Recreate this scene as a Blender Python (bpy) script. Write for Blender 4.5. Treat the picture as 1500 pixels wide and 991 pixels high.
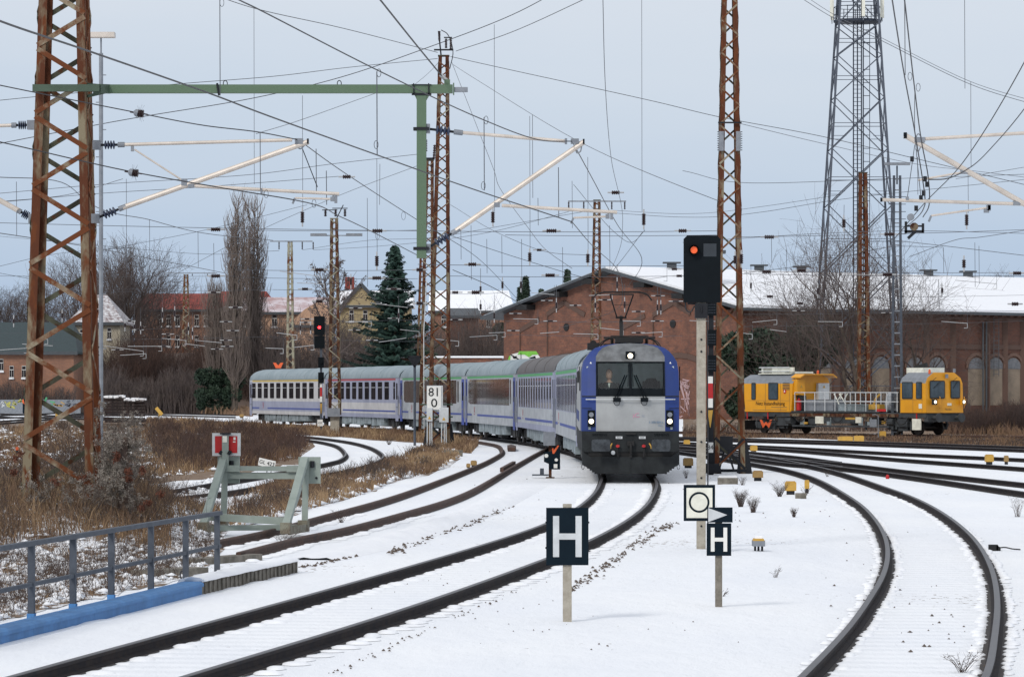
import bpy, math, random
import numpy as np
from mathutils import Vector, Matrix
for o in list(bpy.data.objects): bpy.data.objects.remove(o)
S = bpy.context.scene
COL = S.collection
R = math.radians
# ------------------------------------------------------------------ camera, sky, sun, exposure
F, HY, CZ, RH = 5500.0, 571.0, 2.66, 0.14
cam = bpy.data.cameras.new('camera'); co = bpy.data.objects.new('camera', cam); COL.objects.link(co)
cam.sensor_width = 36.0; cam.lens = F / 1500 * 36.0
cam.shift_y = (HY - 495.5) / 1500
co.location = (0, 0, CZ); co.rotation_euler = (R(90), 0, 0)
cam.clip_start = 0.5; cam.clip_end = 20000
S.camera = co
S.view_settings.view_transform = 'Standard'; S.view_settings.look = 'None'
S.view_settings.exposure = 0.10; S.view_settings.gamma = 1.0
W = bpy.data.worlds.new('World'); S.world = W; W.use_nodes = True
SUN_EL, SUN_AZ = 32.0, 205.0
def make_world():
    nt = W.node_tree; N = nt.nodes; L = nt.links; N.clear()
    out = N.new('ShaderNodeOutputWorld'); add = N.new('ShaderNodeAddShader')
    sky = N.new('ShaderNodeTexSky'); sky.sky_type = 'NISHITA'; sky.sun_disc = False
    sky.sun_elevation = R(SUN_EL); sky.sun_rotation = R(SUN_AZ); sky.dust_density = 2.0
    b1 = N.new('ShaderNodeBackground'); b1.inputs[1].default_value = 0.012
    L.new(sky.outputs[0], b1.inputs[0])
    tc = N.new('ShaderNodeTexCoord'); sp = N.new('ShaderNodeSeparateXYZ'); L.new(tc.outputs['Generated'], sp.inputs[0])
    nz = N.new('ShaderNodeTexNoise'); nz.inputs['Scale'].default_value = 3.0; nz.inputs['Detail'].default_value = 5
    mp = N.new('ShaderNodeMapping'); mp.inputs['Scale'].default_value = (1.5, 1.5, 9.0)
    L.new(tc.outputs['Generated'], mp.inputs[0]); L.new(mp.outputs[0], nz.inputs['Vector'])
    ma = N.new('ShaderNodeMath'); ma.operation = 'MULTIPLY_ADD'; ma.inputs[1].default_value = 0.05; ma.inputs[2].default_value = -0.025
    L.new(nz.outputs[0], ma.inputs[0])
    ad = N.new('ShaderNodeMath'); ad.operation = 'ADD'; L.new(sp.outputs[2], ad.inputs[0]); L.new(ma.outputs[0], ad.inputs[1])
    sq = N.new('ShaderNodeMath'); sq.operation = 'POWER'; sq.inputs[1].default_value = 0.5
    mx = N.new('ShaderNodeMath'); mx.operation = 'MAXIMUM'; mx.inputs[1].default_value = 0.0
    L.new(ad.outputs[0], mx.inputs[0]); L.new(mx.outputs[0], sq.inputs[0])
    cr = N.new('ShaderNodeValToRGB'); L.new(sq.outputs[0], cr.inputs[0])
    e = cr.color_ramp.elements
    stops = [(0.0, (0.34, 0.47, 0.66)), (0.12, (0.365, 0.49, 0.68)), (0.20, (0.45, 0.555, 0.71)), (0.29, (0.56, 0.63, 0.735)),
             (0.36, (0.66, 0.695, 0.76)), (0.6, (0.66, 0.69, 0.75)), (1.0, (0.78, 0.80, 0.84))]
    e[0].position, e[0].color = stops[0][0], (*stops[0][1], 1)
    e[1].position, e[1].color = stops[-1][0], (*stops[-1][1], 1)
    for p, c in stops[1:-1]:
        k = e.new(p); k.color = (*c, 1)
    st = N.new('ShaderNodeMapRange'); st.inputs['From Min'].default_value = 0.1; st.inputs['From Max'].default_value = 0.8
    st.inputs['To Min'].default_value = 0.93; st.inputs['To Max'].default_value = 0.93
    L.new(sp.outputs[2], st.inputs['Value'])
    b2 = N.new('ShaderNodeBackground'); L.new(cr.outputs[0], b2.inputs[0]); L.new(st.outputs[0], b2.inputs[1])
    L.new(b1.outputs[0], add.inputs[0]); L.new(b2.outputs[0], add.inputs[1]); L.new(add.outputs[0], out.inputs[0])
make_world()
sl = bpy.data.lights.new('sun', 'SUN'); so = bpy.data.objects.new('sun', sl); COL.objects.link(so)
sl.energy = 1.45; sl.angle = R(12); sl.color = (1.0, 0.95, 0.88)
# sun from behind-left of the camera
d = Vector((0.45, 0.75, -math.tan(R(SUN_EL)))).normalized()
so.rotation_euler = d.to_track_quat('-Z', 'Y').to_euler()
S.render.engine = 'CYCLES'
# ------------------------------------------------------------------ pixel -> world
def P(x, y, Y): return Vector(((x - 750) * Y / F, Y, CZ - (y - HY) * Y / F))
def PX(x, Y): return (x - 750) * Y / F
def PZ(y, Y): return CZ - (y - HY) * Y / F
def G(x, y, z=0.0):
    Y = F * (CZ - z) / (y - HY); return Vector(((x - 750) * Y / F, Y, z))
# ------------------------------------------------------------------ materials
MATS = {}
def hexl(c): return c
def mat(name, col, rough=0.6, metal=0.0, var=None, scale=4.0, vamt=0.5, bump=0.0, bscale=30.0, stretch=(1, 1, 1), spec=0.5, em=None, emstr=0, third=None, tscale=20, thr=0.0):
    if name in MATS: return MATS[name]
    m = bpy.data.materials.new(name); m.use_nodes = True; MATS[name] = m
    nt = m.node_tree; N = nt.nodes; L = nt.links; b = N['Principled BSDF']
    b.inputs['Base Color'].default_value = (*col, 1); b.inputs['Roughness'].default_value = rough
    b.inputs['Metallic'].default_value = metal; b.inputs['Specular IOR Level'].default_value = spec
    if em: b.inputs['Emission Color'].default_value = (*em, 1); b.inputs['Emission Strength'].default_value = emstr
    if var is None and not em: var = tuple(c * 0.8 for c in col)
    if var:
        tc = N.new('ShaderNodeTexCoord'); mp = N.new('ShaderNodeMapping'); mp.inputs['Scale'].default_value = stretch
        L.new(tc.outputs['Object'], mp.inputs[0])
        nz = N.new('ShaderNodeTexNoise'); nz.inputs['Scale'].default_value = scale; nz.inputs['Detail'].default_value = 6; nz.inputs['Roughness'].default_value = 0.65
        L.new(mp.outputs[0], nz.inputs['Vector'])
        cr = N.new('ShaderNodeValToRGB'); e = cr.color_ramp.elements
        e[0].position = 0.5 - 0.12 / max(vamt, .05) * .5; e[1].position = 0.5 + 0.12 / max(vamt, .05) * .5
        e[0].position = max(0.02, e[0].position + thr); e[1].position = min(.98, e[1].position + thr)
        e[0].color = (*col, 1); e[1].color = (*var, 1)
        L.new(nz.outputs[0], cr.inputs[0]); last = cr.outputs[0]
        if third:
            n2 = N.new('ShaderNodeTexNoise'); n2.inputs['Scale'].default_value = tscale; n2.inputs['Detail'].default_value = 4
            L.new(mp.outputs[0], n2.inputs['Vector'])
            c2 = N.new('ShaderNodeValToRGB'); c2.color_ramp.elements[0].position = .55; c2.color_ramp.elements[1].position = .62
            L.new(n2.outputs[0], c2.inputs[0]); mx = N.new('ShaderNodeMix'); mx.data_type = 'RGBA'
            L.new(c2.outputs[0], mx.inputs['Factor']); L.new(last, mx.inputs['A']); mx.inputs['B'].default_value = (*third, 1); last = mx.outputs['Result']
        L.new(last, b.inputs['Base Color'])
    if bump:
        tc = N.new('ShaderNodeTexCoord'); nz = N.new('ShaderNodeTexNoise'); nz.inputs['Scale'].default_value = bscale; nz.inputs['Detail'].default_value = 8
        L.new(tc.outputs['Object'], nz.inputs['Vector']); bp = N.new('ShaderNodeBump'); bp.inputs['Strength'].default_value = bump; bp.inputs['Distance'].default_value = 0.05
        L.new(nz.outputs[0], bp.inputs['Height']); L.new(bp.outputs[0], b.inputs['Normal'])
    return m
M = {}
M['rust'] = mat('rust_steel', (0.095, 0.034, 0.018), .9, 0, (0.22, 0.185, 0.125), 1.7, .9, third=(0.125, .042, .018), tscale=4, stretch=(1.5, 1.5, .45), spec=.15, thr=.045)
M['rust2'] = mat('rust_dark', (0.085, 0.032, 0.018), .9, 0, (0.20, 0.17, 0.115), 1.5, .8, third=(0.045, .02, .014), tscale=5, stretch=(1, 1, .5), spec=.15, thr=.05)
M['oldgreen'] = mat('weathered_green_steel', (0.10, 0.105, 0.075), .85, 0, (0.055, 0.052, 0.038), 2.0, .6, third=(.08, .035, .018), tscale=5, spec=.15)
M['brace_rust'] = mat('brace_rust', (0.13, 0.045, 0.02), .9, 0, (0.28, 0.25, 0.18), 1.6, .9, spec=.15, thr=.05)
M['brace_cream'] = mat('brace_cream', (0.30, 0.29, 0.22), .9, 0, (0.13, .055, .03), 1.1, .9, spec=.15, thr=.03)
M['darksteel'] = mat('dark_steel', (0.02, 0.022, 0.027), .7, 0, spec=.2)
M['greysteel'] = mat('grey_steel', (0.075, 0.088, 0.11), .65, 0, (0.05, .06, .078), 3, spec=.3)
M['galv'] = mat('galvanised', (0.24, 0.26, 0.29), .6, .2, (0.18, .20, .23), 5)
M['alu'] = mat('aluminium_tube', (0.62, 0.56, 0.50), .45, .2, (0.5, .45, .40), 3)
M['green'] = mat('green_paint', (0.085, 0.145, 0.085), .6, 0, (0.09, .145, .09), 2)
M['dgreen'] = mat('dark_green_paint', (0.05, 0.085, 0.055), .6)
M['rail_side'] = mat('rail_side', (0.018, 0.017, 0.021), .85, 0, (0.035, .027, .025), 6, spec=.2)
M['rail_rusty'] = mat('rail_rusty', (0.09, 0.045, 0.03), .8, 0, (0.05, .03, .025), 6)
M['rail_head'] = mat('rail_head', (0.075, 0.07, 0.075), .42, .4)
M['black'] = mat('black_paint', (0.005, 0.008, 0.011), .7, spec=.12)
M['navy'] = mat('sign_navy', (0.003, 0.009, 0.016), .7, 0, (0.004, .012, .02), 3, spec=.12)
M['white'] = mat('white_paint', (0.78, 0.78, 0.75), .5, 0, (0.7, .7, .67), 6)
M['signgrey'] = mat('reflective_grey', (0.60, 0.63, 0.65), .5)
M['cream'] = mat('cream_sign', (0.80, 0.80, 0.70), .5)
M['concrete'] = mat('concrete', (0.40, 0.37, 0.31), .85, 0, (0.30, .27, .22), 7, .6, bump=.3, bscale=40)
M['concrete2'] = mat('dark_concrete', (0.22, 0.20, 0.17), .9, 0, (0.12, .11, .09), 5, .6, bump=.3)
M['bluepaint'] = mat('blue_paint', (0.07, 0.22, 0.48), .6, 0, (0.05, .16, .36), 2.5, .5, spec=.3)
M['wire'] = mat('wire', (0.03, 0.03, 0.035), .6)
M['wire_l'] = mat('thin_wire', (0.09, 0.095, 0.11), .6)
M['insul'] = mat('brown_insulator', (0.022, 0.008, 0.009), .3)
M['insul_w'] = mat('white_insulator', (0.42, 0.43, 0.44), .6)
M['insul_b'] = mat('blue_insulator', (0.03, 0.045, 0.09), .45)
M['yellow'] = mat('yellow_box', (0.55, 0.32, 0.05), .6, 0, (0.45, .27, .05), 6)
M['ochre'] = mat('ochre_box', (0.32, 0.2, 0.07), .7)
M['red'] = mat('red_paint', (0.5, 0.012, 0.015), .5)
M['orange'] = mat('orange_paint', (0.75, 0.12, 0.03), .55)
M['stumpwood'] = mat('old_wood', (0.085, 0.055, 0.04), .9, 0, (0.05, .035, .03), 6)
M['snowcap'] = mat('snow_cap', (0.86, 0.88, 0.91), .7, 0, (0.82, .84, .88), 2, bump=.15, bscale=12)
M['glassdark'] = mat('dark_glass', (0.016, 0.015, 0.018), .4, 0, (0.04, .035, .038), 1.5, spec=.0)
M['glassref'] = mat('reflecting_glass', (0.008, 0.008, 0.010), .06, 0, (0.025, .022, .025), 1.5, spec=.2)
M['bark'] = mat('bark', (0.12, 0.095, 0.075), .95, 0, (0.07, .055, .045), 3)
M['twig'] = mat('twigs', (0.105, 0.080, 0.070), .95, 0, (0.07, .056, .055), .6)
M['twig_red'] = mat('reddish_twigs', (0.085, 0.048, 0.036), .95, 0, (0.04, .028, .026), .35)
M['ivy'] = mat('evergreen', (0.008, 0.024, 0.013), .7, 0, (0.022, .045, .022), .8)
M['conifer'] = mat('conifer', (0.010, 0.035, 0.028), .8, 0, (0.018, .05, .035), 1.2)
M['straw'] = mat('straw', (0.36, 0.25, 0.14), .9, 0, (0.22, .14, .08), .5)
M['weed'] = mat('dry_weed', (0.13, 0.075, 0.05), .95, 0, (0.2, .13, .075), .4)
M['weed_dark'] = mat('dark_weed', (0.07, 0.05, 0.042), .95)
M['fluff'] = mat('seed_fluff', (0.30, 0.27, 0.235), 1.0, 0, (0.13, .11, .095), 5)
M['leafrust'] = mat('withered_leaf', (0.13, 0.045, 0.025), .9)
M['lamp_on'] = mat('lamp_lit', (1, .9, .75), .3, em=(1.0, .86, .62), emstr=2.2)
M['lamp_red'] = mat('lamp_red_lit', (1, .05, .03), .3, em=(1.0, .02, .03), emstr=6)
M['lamp_orange'] = mat('lamp_orange', (0.9, 0.13, .03), .3, em=(1.0, .12, .02), emstr=.25)

def snow_mat(name, ripple=False):
    m = bpy.data.materials.new(name); m.use_nodes = True; nt = m.node_tree; N = nt.nodes; L = nt.links; b = N['Principled BSDF']
    b.inputs['Roughness'].default_value = .75; b.inputs['Specular IOR Level'].default_value = .25
    tc = N.new('ShaderNodeTexCoord')
    n1 = N.new('ShaderNodeTexNoise'); n1.inputs['Scale'].default_value = .35; n1.inputs['Detail'].default_value = 6
    mp0 = N.new('ShaderNodeMapping'); mp0.inputs['Scale'].default_value = (1, .35, 1); L.new(tc.outputs['Object'], mp0.inputs[0]); L.new(mp0.outputs[0], n1.inputs['Vector'])
    cr = N.new('ShaderNodeValToRGB'); e = cr.color_ramp.elements; e[0].position = .3; e[1].position = .7
    e[0].color = (0.81, 0.84, 0.89, 1); e[1].color = (0.88, 0.90, 0.925, 1); L.new(n1.outputs[0], cr.inputs[0])
    # dark specks of grit and soil showing through
    n2 = N.new('ShaderNodeTexNoise'); n2.inputs['Scale'].default_value = 9; n2.inputs['Detail'].default_value = 5; n2.inputs['Roughness'].default_value = .6
    mp = N.new('ShaderNodeMapping'); mp.inputs['Scale'].default_value = (1, .5, 1); L.new(tc.outputs['Object'], mp.inputs[0]); L.new(mp.outputs[0], n2.inputs['Vector'])
    n3 = N.new('ShaderNodeTexNoise'); n3.inputs['Scale'].default_value = .12; L.new(tc.outputs['Object'], n3.inputs['Vector'])
    mu = N.new('ShaderNodeMath'); mu.operation = 'MULTIPLY'; L.new(n2.outputs[0], mu.inputs[0]); L.new(n3.outputs[0], mu.inputs[1])
    c2 = N.new('ShaderNodeValToRGB'); c2.color_ramp.elements[0].position = .395; c2.color_ramp.elements[1].position = .43
    L.new(mu.outputs[0], c2.inputs[0]); mx = N.new('ShaderNodeMix'); mx.data_type = 'RGBA'
    L.new(c2.outputs[0], mx.inputs['Factor']); L.new(cr.outputs[0], mx.inputs['A']); mx.inputs['B'].default_value = (.22, .18, .15, 1)
    L.new(mx.outputs['Result'], b.inputs['Base Color'])
    n4 = N.new('ShaderNodeTexNoise'); n4.inputs['Scale'].default_value = 2.2; n4.inputs['Detail'].default_value = 9; n4.inputs['Roughness'].default_value = .62
    mp4 = N.new('ShaderNodeMapping'); mp4.inputs['Scale'].default_value = (1, .4, 1); L.new(tc.outputs['Object'], mp4.inputs[0]); L.new(mp4.outputs[0], n4.inputs['Vector'])
    bp = N.new('ShaderNodeBump'); bp.inputs['Strength'].default_value = .8; bp.inputs['Distance'].default_value = .09; L.new(n4.outputs[0], bp.inputs['Height'])
    n5 = N.new('ShaderNodeTexNoise'); n5.inputs['Scale'].default_value = 28; n5.inputs['Detail'].default_value = 5; L.new(mp4.outputs[0], n5.inputs['Vector'])
    b5 = N.new('ShaderNodeBump'); b5.inputs['Strength'].default_value = .5; b5.inputs['Distance'].default_value = .012; L.new(n5.outputs[0], b5.inputs['Height']); L.new(bp.outputs[0], b5.inputs['Normal'])
    last = b5.outputs[0]
    if ripple:
        uv = N.new('ShaderNodeUVMap'); uv.uv_map = 'UVMap'; sp = N.new('ShaderNodeSeparateXYZ'); L.new(uv.outputs[0], sp.inputs[0])
        nd = N.new('ShaderNodeMath'); nd.operation = 'MULTIPLY_ADD'; nd.inputs[1].default_value = .5; L.new(n4.outputs[0], nd.inputs[0]); 
        sc = N.new('ShaderNodeMath'); sc.operation = 'MULTIPLY'; sc.inputs[1].default_value = 2 * math.pi / .6; L.new(sp.outputs[1], sc.inputs[0]); L.new(sc.outputs[0], nd.inputs[2])
        si = N.new('ShaderNodeMath'); si.operation = 'SINE'; L.new(nd.outputs[0], si.inputs[0])
        b2 = N.new('ShaderNodeBump'); b2.inputs['Strength'].default_value = .9; b2.inputs['Distance'].default_value = .012; L.new(si.outputs[0], b2.inputs['Height']); L.new(last, b2.inputs['Normal']); last = b2.outputs[0]
    L.new(last, b.inputs['Normal'])
    return m
M['snow'] = snow_mat('snow'); M['snowbed'] = snow_mat('snow_trackbed', True)

def patch_mat(name, c1, c2, thr, scale=1.2):
    m = bpy.data.materials.new(name); m.use_nodes = True; nt = m.node_tree; N = nt.nodes; L = nt.links; b = N['Principled BSDF']
    b.inputs['Roughness'].default_value = .9
    tc = N.new('ShaderNodeTexCoord'); mp = N.new('ShaderNodeMapping'); mp.inputs['Scale'].default_value = (1, .3, 1); L.new(tc.outputs['Object'], mp.inputs[0])
    n1 = N.new('ShaderNodeTexNoise'); n1.inputs['Scale'].default_value = scale; n1.inputs['Detail'].default_value = 9; n1.inputs['Roughness'].default_value = .72; L.new(mp.outputs[0], n1.inputs['Vector'])
    cr = N.new('ShaderNodeValToRGB'); e = cr.color_ramp.elements; e[0].position = thr - .02; e[1].position = thr + .03
    e[0].color = (0, 0, 0, 1); e[1].color = (1, 1, 1, 1); L.new(n1.outputs[0], cr.inputs[0])
    n2 = N.new('ShaderNodeTexNoise'); n2.inputs['Scale'].default_value = scale * 3; n2.inputs['Detail'].default_value = 6; L.new(mp.outputs[0], n2.inputs['Vector'])
    mb = N.new('ShaderNodeMix'); mb.data_type = 'RGBA'; L.new(n2.outputs[0], mb.inputs['Factor']); mb.inputs['A'].default_value = (*c1, 1); mb.inputs['B'].default_value = (*c2, 1)
    mx = N.new('ShaderNodeMix'); mx.data_type = 'RGBA'; L.new(cr.outputs[0], mx.inputs['Factor']); L.new(mb.outputs['Result'], mx.inputs['A']); mx.inputs['B'].default_value = (.82, .84, .87, 1)
    L.new(mx.outputs['Result'], b.inputs['Base Color'])
    bp = N.new('ShaderNodeBump'); bp.inputs['Strength'].default_value = .6; bp.inputs['Distance'].default_value = .08; L.new(n1.outputs[0], bp.inputs['Height']); L.new(bp.outputs[0], b.inputs['Normal'])
    return m
M['weedground'] = patch_mat('weedy_ground', (.13, .08, .05), (.22, .15, .09), .60)
M['weedmid'] = patch_mat('weedy_ground_mid', (.13, .08, .05), (.20, .14, .09), .49, .9)
M['weedsnow'] = patch_mat('weedy_snow', (.15, .10, .07), (.24, .17, .11), .50, 2.2)

def brick_mat(name, c1, c2, mortar, stain, scale=1.0):
    m = bpy.data.materials.new(name); m.use_nodes = True; nt = m.node_tree; N = nt.nodes; L = nt.links; b = N['Principled BSDF']
    b.inputs['Roughness'].default_value = .9
    uv = N.new('ShaderNodeUVMap'); uv.uv_map = 'UVMap'
    br = N.new('ShaderNodeTexBrick'); br.inputs['Scale'].default_value = 1.0; br.inputs['Brick Width'].default_value = .48 * scale; br.inputs['Row Height'].default_value = .17 * scale
    br.inputs['Mortar Size'].default_value = .018 * scale; br.inputs['Bias'].default_value = -.1
    br.inputs['Color1'].default_value = (*c1, 1); br.inputs['Color2'].default_value = (*c2, 1); br.inputs['Mortar'].default_value = (*mortar, 1)
    L.new(uv.outputs[0], br.inputs['Vector'])
    n1 = N.new('ShaderNodeTexNoise'); n1.inputs['Scale'].default_value = .8; n1.inputs['Detail'].default_value = 10; n1.inputs['Roughness'].default_value = .78; L.new(uv.outputs[0], n1.inputs['Vector'])
    cr = N.new('ShaderNodeValToRGB'); e = cr.color_ramp.elements; e[0].position = .38; e[1].position = .62; e[0].color = (0, 0, 0, 1); e[1].color = (1, 1, 1, 1)
    L.new(n1.outputs[0], cr.inputs[0]); mf = N.new('ShaderNodeMath'); mf.operation = 'MULTIPLY'; mf.inputs[1].default_value = .8; L.new(cr.outputs[0], mf.inputs[0])
    mx = N.new('ShaderNodeMix'); mx.data_type = 'RGBA'; L.new(mf.outputs[0], mx.inputs['Factor']); L.new(br.outputs[0], mx.inputs['A']); mx.inputs['B'].default_value = (*stain, 1)
    L.new(mx.outputs['Result'], b.inputs['Base Color'])
    bp = N.new('ShaderNodeBump'); bp.inputs['Strength'].default_value = .4; bp.inputs['Distance'].default_value = .02; L.new(br.outputs['Fac'], bp.inputs['Height']); bp.invert = True; L.new(bp.outputs[0], b.inputs['Normal'])
    return m
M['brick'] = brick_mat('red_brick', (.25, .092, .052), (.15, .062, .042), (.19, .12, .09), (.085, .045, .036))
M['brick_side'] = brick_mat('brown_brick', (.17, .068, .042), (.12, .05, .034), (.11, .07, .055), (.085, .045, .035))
M['brick_far'] = brick_mat('orange_brick', (.36, .17, .10), (.28, .13, .08), (.25, .17, .13), (.20, .11, .08))

# ------------------------------------------------------------------ mesh builder
class MB:
    def __init__(s): s.v = []; s.f = []; s.mi = []; s.cur = 0; s.uv = {}
    def mesh(s, vs, fs, m=None):
        b = len(s.v); s.v.extend([tuple(p) for p in vs])
        for q in fs: s.f.append(tuple(b + i for i in q)); s.mi.append(s.cur if m is None else m)
    def box(s, c, d, m=None, rz=0.0):
        x, y, z = c; a, b, h = d[0] / 2, d[1] / 2, d[2] / 2; vs = []
        cz, sz = math.cos(rz), math.sin(rz)
        for k in (-h, h):
            for i, j in ((-a, -b), (a, -b), (a, b), (-a, b)):
                vs.append((x + i * cz - j * sz, y + i * sz + j * cz, z + k))
        s.mesh(vs, [(3, 2, 1, 0), (4, 5, 6, 7), (0, 1, 5, 4), (1, 2, 6, 5), (2, 3, 7, 6), (3, 0, 4, 7)], m)
    def bb(s, x0, x1, y0, y1, z0, z1, m=None): s.box(((x0 + x1) / 2, (y0 + y1) / 2, (z0 + z1) / 2), (abs(x1 - x0), abs(y1 - y0), abs(z1 - z0)), m)
    def beam(s, p, q, w, h=None, up=(0, 0, 1), m=None):
        h = h or w; p = Vector(p); q = Vector(q); t = (q - p).normalized(); u = Vector(up)
        if abs(t.dot(u)) > .95: u = Vector((0, 1, 0)) if abs(t.y) < .9 else Vector((1, 0, 0))
        r = t.cross(u).normalized(); u = r.cross(t).normalized(); vs = []
        for c in (p, q):
            for i, j in ((-1, -1), (1, -1), (1, 1), (-1, 1)): vs.append(c + r * (i * w / 2) + u * (j * h / 2))
        s.mesh(vs, [(3, 2, 1, 0), (4, 5, 6, 7), (0, 1, 5, 4), (1, 2, 6, 5), (2, 3, 7, 6), (3, 0, 4, 7)], m)
    def tube(s, pts, r, n=6, m=None, caps=True):
        pts = [Vector(p) for p in pts]; k = len(pts); vs = []; rr = r if isinstance(r, (list, tuple)) else [r] * k
        pu = None
        for i, p in enumerate(pts):
            t = (pts[min(i + 1, k - 1)] - pts[max(i - 1, 0)])
            if t.length < 1e-9: t = Vector((0, 0, 1))
            t.normalize()
            if pu is None:
                pu = Vector((0, 0, 1)) if abs(t.z) < .9 else Vector((1, 0, 0))
            a = t.cross(pu)
            if a.length < 1e-6: a = t.cross(Vector((0, 1, 0.01)))
            a.normalize(); b = a.cross(t).normalized(); pu = b
            for j in range(n):
                an = 2 * math.pi * j / n; vs.append(p + (a * math.cos(an) + b * math.sin(an)) * rr[i])
        fs = []
        for i in range(k - 1):
            for j in range(n):
                j2 = (j + 1) % n; fs.append((i * n + j, i * n + j2, (i + 1) * n + j2, (i + 1) * n + j))
        if caps and n > 2: fs.append(tuple(range(n))[::-1]); fs.append(tuple((k - 1) * n + j for j in range(n)))
        s.mesh(vs, fs, m)
    def disc(s, c, ax, r, th, n=16, m=None):
        c = Vector(c); a = Vector(ax).normalized(); s.tube([c - a * th / 2, c + a * th / 2], r, n, m)
    def poly(s, pts, off, m=None):          # extruded polygon: pts 3D, off vector
        n = len(pts); o = Vector(off); vs = [Vector(p) for p in pts] + [Vector(p) + o for p in pts]
        fs = [tuple(range(n)), tuple(range(2 * n - 1, n - 1, -1))] + [(i, i + n, (i + 1) % n + n, (i + 1) % n) for i in range(n)]
        s.mesh(vs, fs, m)
    def ribs(s, p, q, r, rin, n, m=None, seg=10):   # ribbed insulator between p and q
        p = Vector(p); q = Vector(q); pts = []; rr = []
        for i in range(n):
            for t, a in ((0, rin), (.3, r), (.6, r), (.9, rin)):
                pts.append(p.lerp(q, (i + t) / n)); rr.append(a)
        s.tube(pts, rr, seg, m)
    def build(s, name, mats, parent=None, smooth=False):
        me = bpy.data.meshes.new(name); me.from_pydata(s.v, [], s.f); 
        if not isinstance(mats, (list, tuple)): mats = [mats]
        for q in mats: me.materials.append(M[q] if isinstance(q, str) else q)
        if len(mats) > 1: me.polygons.foreach_set('material_index', s.mi)
        if smooth: me.polygons.foreach_set('use_smooth', [True] * len(me.polygons))
        me.update(); o = bpy.data.objects.new(name, me); COL.objects.link(o)
        if parent is not None: o.parent = parent
        return o
def tag(o, label=None, cat=None, group=None, kind=None):
    if label: o['label'] = label
    if cat: o['category'] = cat
    if group: o['group'] = group
    if kind: o['kind'] = kind
    return o
def empty(name, loc, label, cat, group=None, rz=0.0):
    o = bpy.data.objects.new(name, None); COL.objects.link(o); o.location = loc; o.rotation_euler = (0, 0, rz); o.empty_display_size = .3
    return tag(o, label, cat, group)
def copy_tree(o, parent=None):
    c = o.copy(); COL.objects.link(c); c.parent = parent
    for ch in list(o.children): copy_tree(ch, c)
    return c
def text(name, st, size, loc, rot, parent, m, ex=.004, sx=1.0):
    cu = bpy.data.curves.new(name, 'FONT'); cu.body = st; cu.size = size; cu.align_x = 'CENTER'; cu.align_y = 'CENTER'; cu.extrude = ex
    cu.materials.append(M[m]); cu.resolution_u = 3; tmp = bpy.data.objects.new('tmp', cu); COL.objects.link(tmp); bpy.context.view_layer.update()
    me = bpy.data.meshes.new_from_object(tmp.evaluated_get(bpy.context.evaluated_depsgraph_get())); bpy.data.objects.remove(tmp)
    o = bpy.data.objects.new(name, me); COL.objects.link(o); o.parent = parent; o.location = loc; o.rotation_euler = rot; o.scale = (sx, 1, 1)
    return o
def set_uv(o, fn):
    me = o.data; uvl = me.uv_layers.new(name='UVMap'); 
    for p in me.polygons:
        for li in p.loop_indices:
            uvl.data[li].uv = fn(me.vertices[me.loops[li].vertex_index].co, p.normal)
def spline(pts, n=10):
    pts = [Vector(p) for p in pts]; out = []
    for i in range(len(pts) - 1):
        p0 = pts[i - 1] if i else pts[0] * 2 - pts[1]; p1, p2 = pts[i], pts[i + 1]; p3 = pts[i + 2] if i + 2 < len(pts) else pts[-1] * 2 - pts[-2]
        d01 = max((p1 - p0).length, 1e-6) ** .5; d12 = max((p2 - p1).length, 1e-6) ** .5; d23 = max((p3 - p2).length, 1e-6) ** .5
        m1 = ((p1 - p0) / d01 - (p2 - p0) / (d01 + d12) + (p2 - p1) / d12) * d12
        m2 = ((p2 - p1) / d12 - (p3 - p1) / (d12 + d23) + (p3 - p2) / d23) * d12
        for k in range(n):
            t = k / n; out.append(p1 * (2 * t**3 - 3 * t**2 + 1) + m1 * (t**3 - 2 * t**2 + t) + p2 * (-2 * t**3 + 3 * t**2) + m2 * (t**3 - t**2))
    out.append(pts[-1]); return out
def mesh_np(name, V, Fq, m, parent=None):
    me = bpy.data.meshes.new(name); me.from_pydata(V.tolist(), [], Fq.tolist()); me.materials.append(M[m] if isinstance(m, str) else m); me.update()
    o = bpy.data.objects.new(name, me); COL.objects.link(o)
    if parent is not None: o.parent = parent
    return o
# ================================================================== GROUND AND TRACKS
def ground():
    b = MB(); b.mesh([(-4000, -300, 0), (4000, -300, 0), (4000, 9000, 0), (-4000, 9000, 0)], [(0, 1, 2, 3)])
    o = b.build('ground', 'snow'); tag(o, kind='structure')
ground()
def patch(name, poly, z, m, jitter=0.0, seed=1):
    rnd = random.Random(seed); pts = []
    for i in range(len(poly)):
        a = poly[i]; c = poly[(i + 1) % len(poly)]
        k = max(1, int(math.hypot(c[0] - a[0], c[1] - a[1]) / 14))
        for j in range(k):
            t = j / k; pts.append((a[0] + (c[0] - a[0]) * t + rnd.uniform(-1, 1) * jitter, a[1] + (c[1] - a[1]) * t + rnd.uniform(-1, 1) * jitter * .35))
    vs = [G(x, max(y, 582), z) for x, y in pts]
    b = MB(); b.mesh(vs, [tuple(range(len(vs)))]); o = b.build(name, m); tag(o, kind='structure'); return o
P_LEFT = [(-60, 622), (60, 616), (215, 614), (365, 624), (420, 631), (452, 642), (462, 656), (430, 680), (330, 696), (240, 706), (180, 716), (250, 745), (330, 745), (345, 765), (300, 800), (170, 800), (-60, 830)]
P_LEFT2 = [(-60, 760), (120, 745), (300, 752), (330, 770), (325, 800), (290, 842), (200, 862), (60, 894), (-60, 925)]
P_MID = [(325, 745), (420, 706), (520, 697), (585, 672), (628, 652), (668, 655), (676, 668), (640, 690), (575, 706), (520, 728), (470, 741), (430, 752), (385, 765), (345, 775), (322, 765)]
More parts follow.
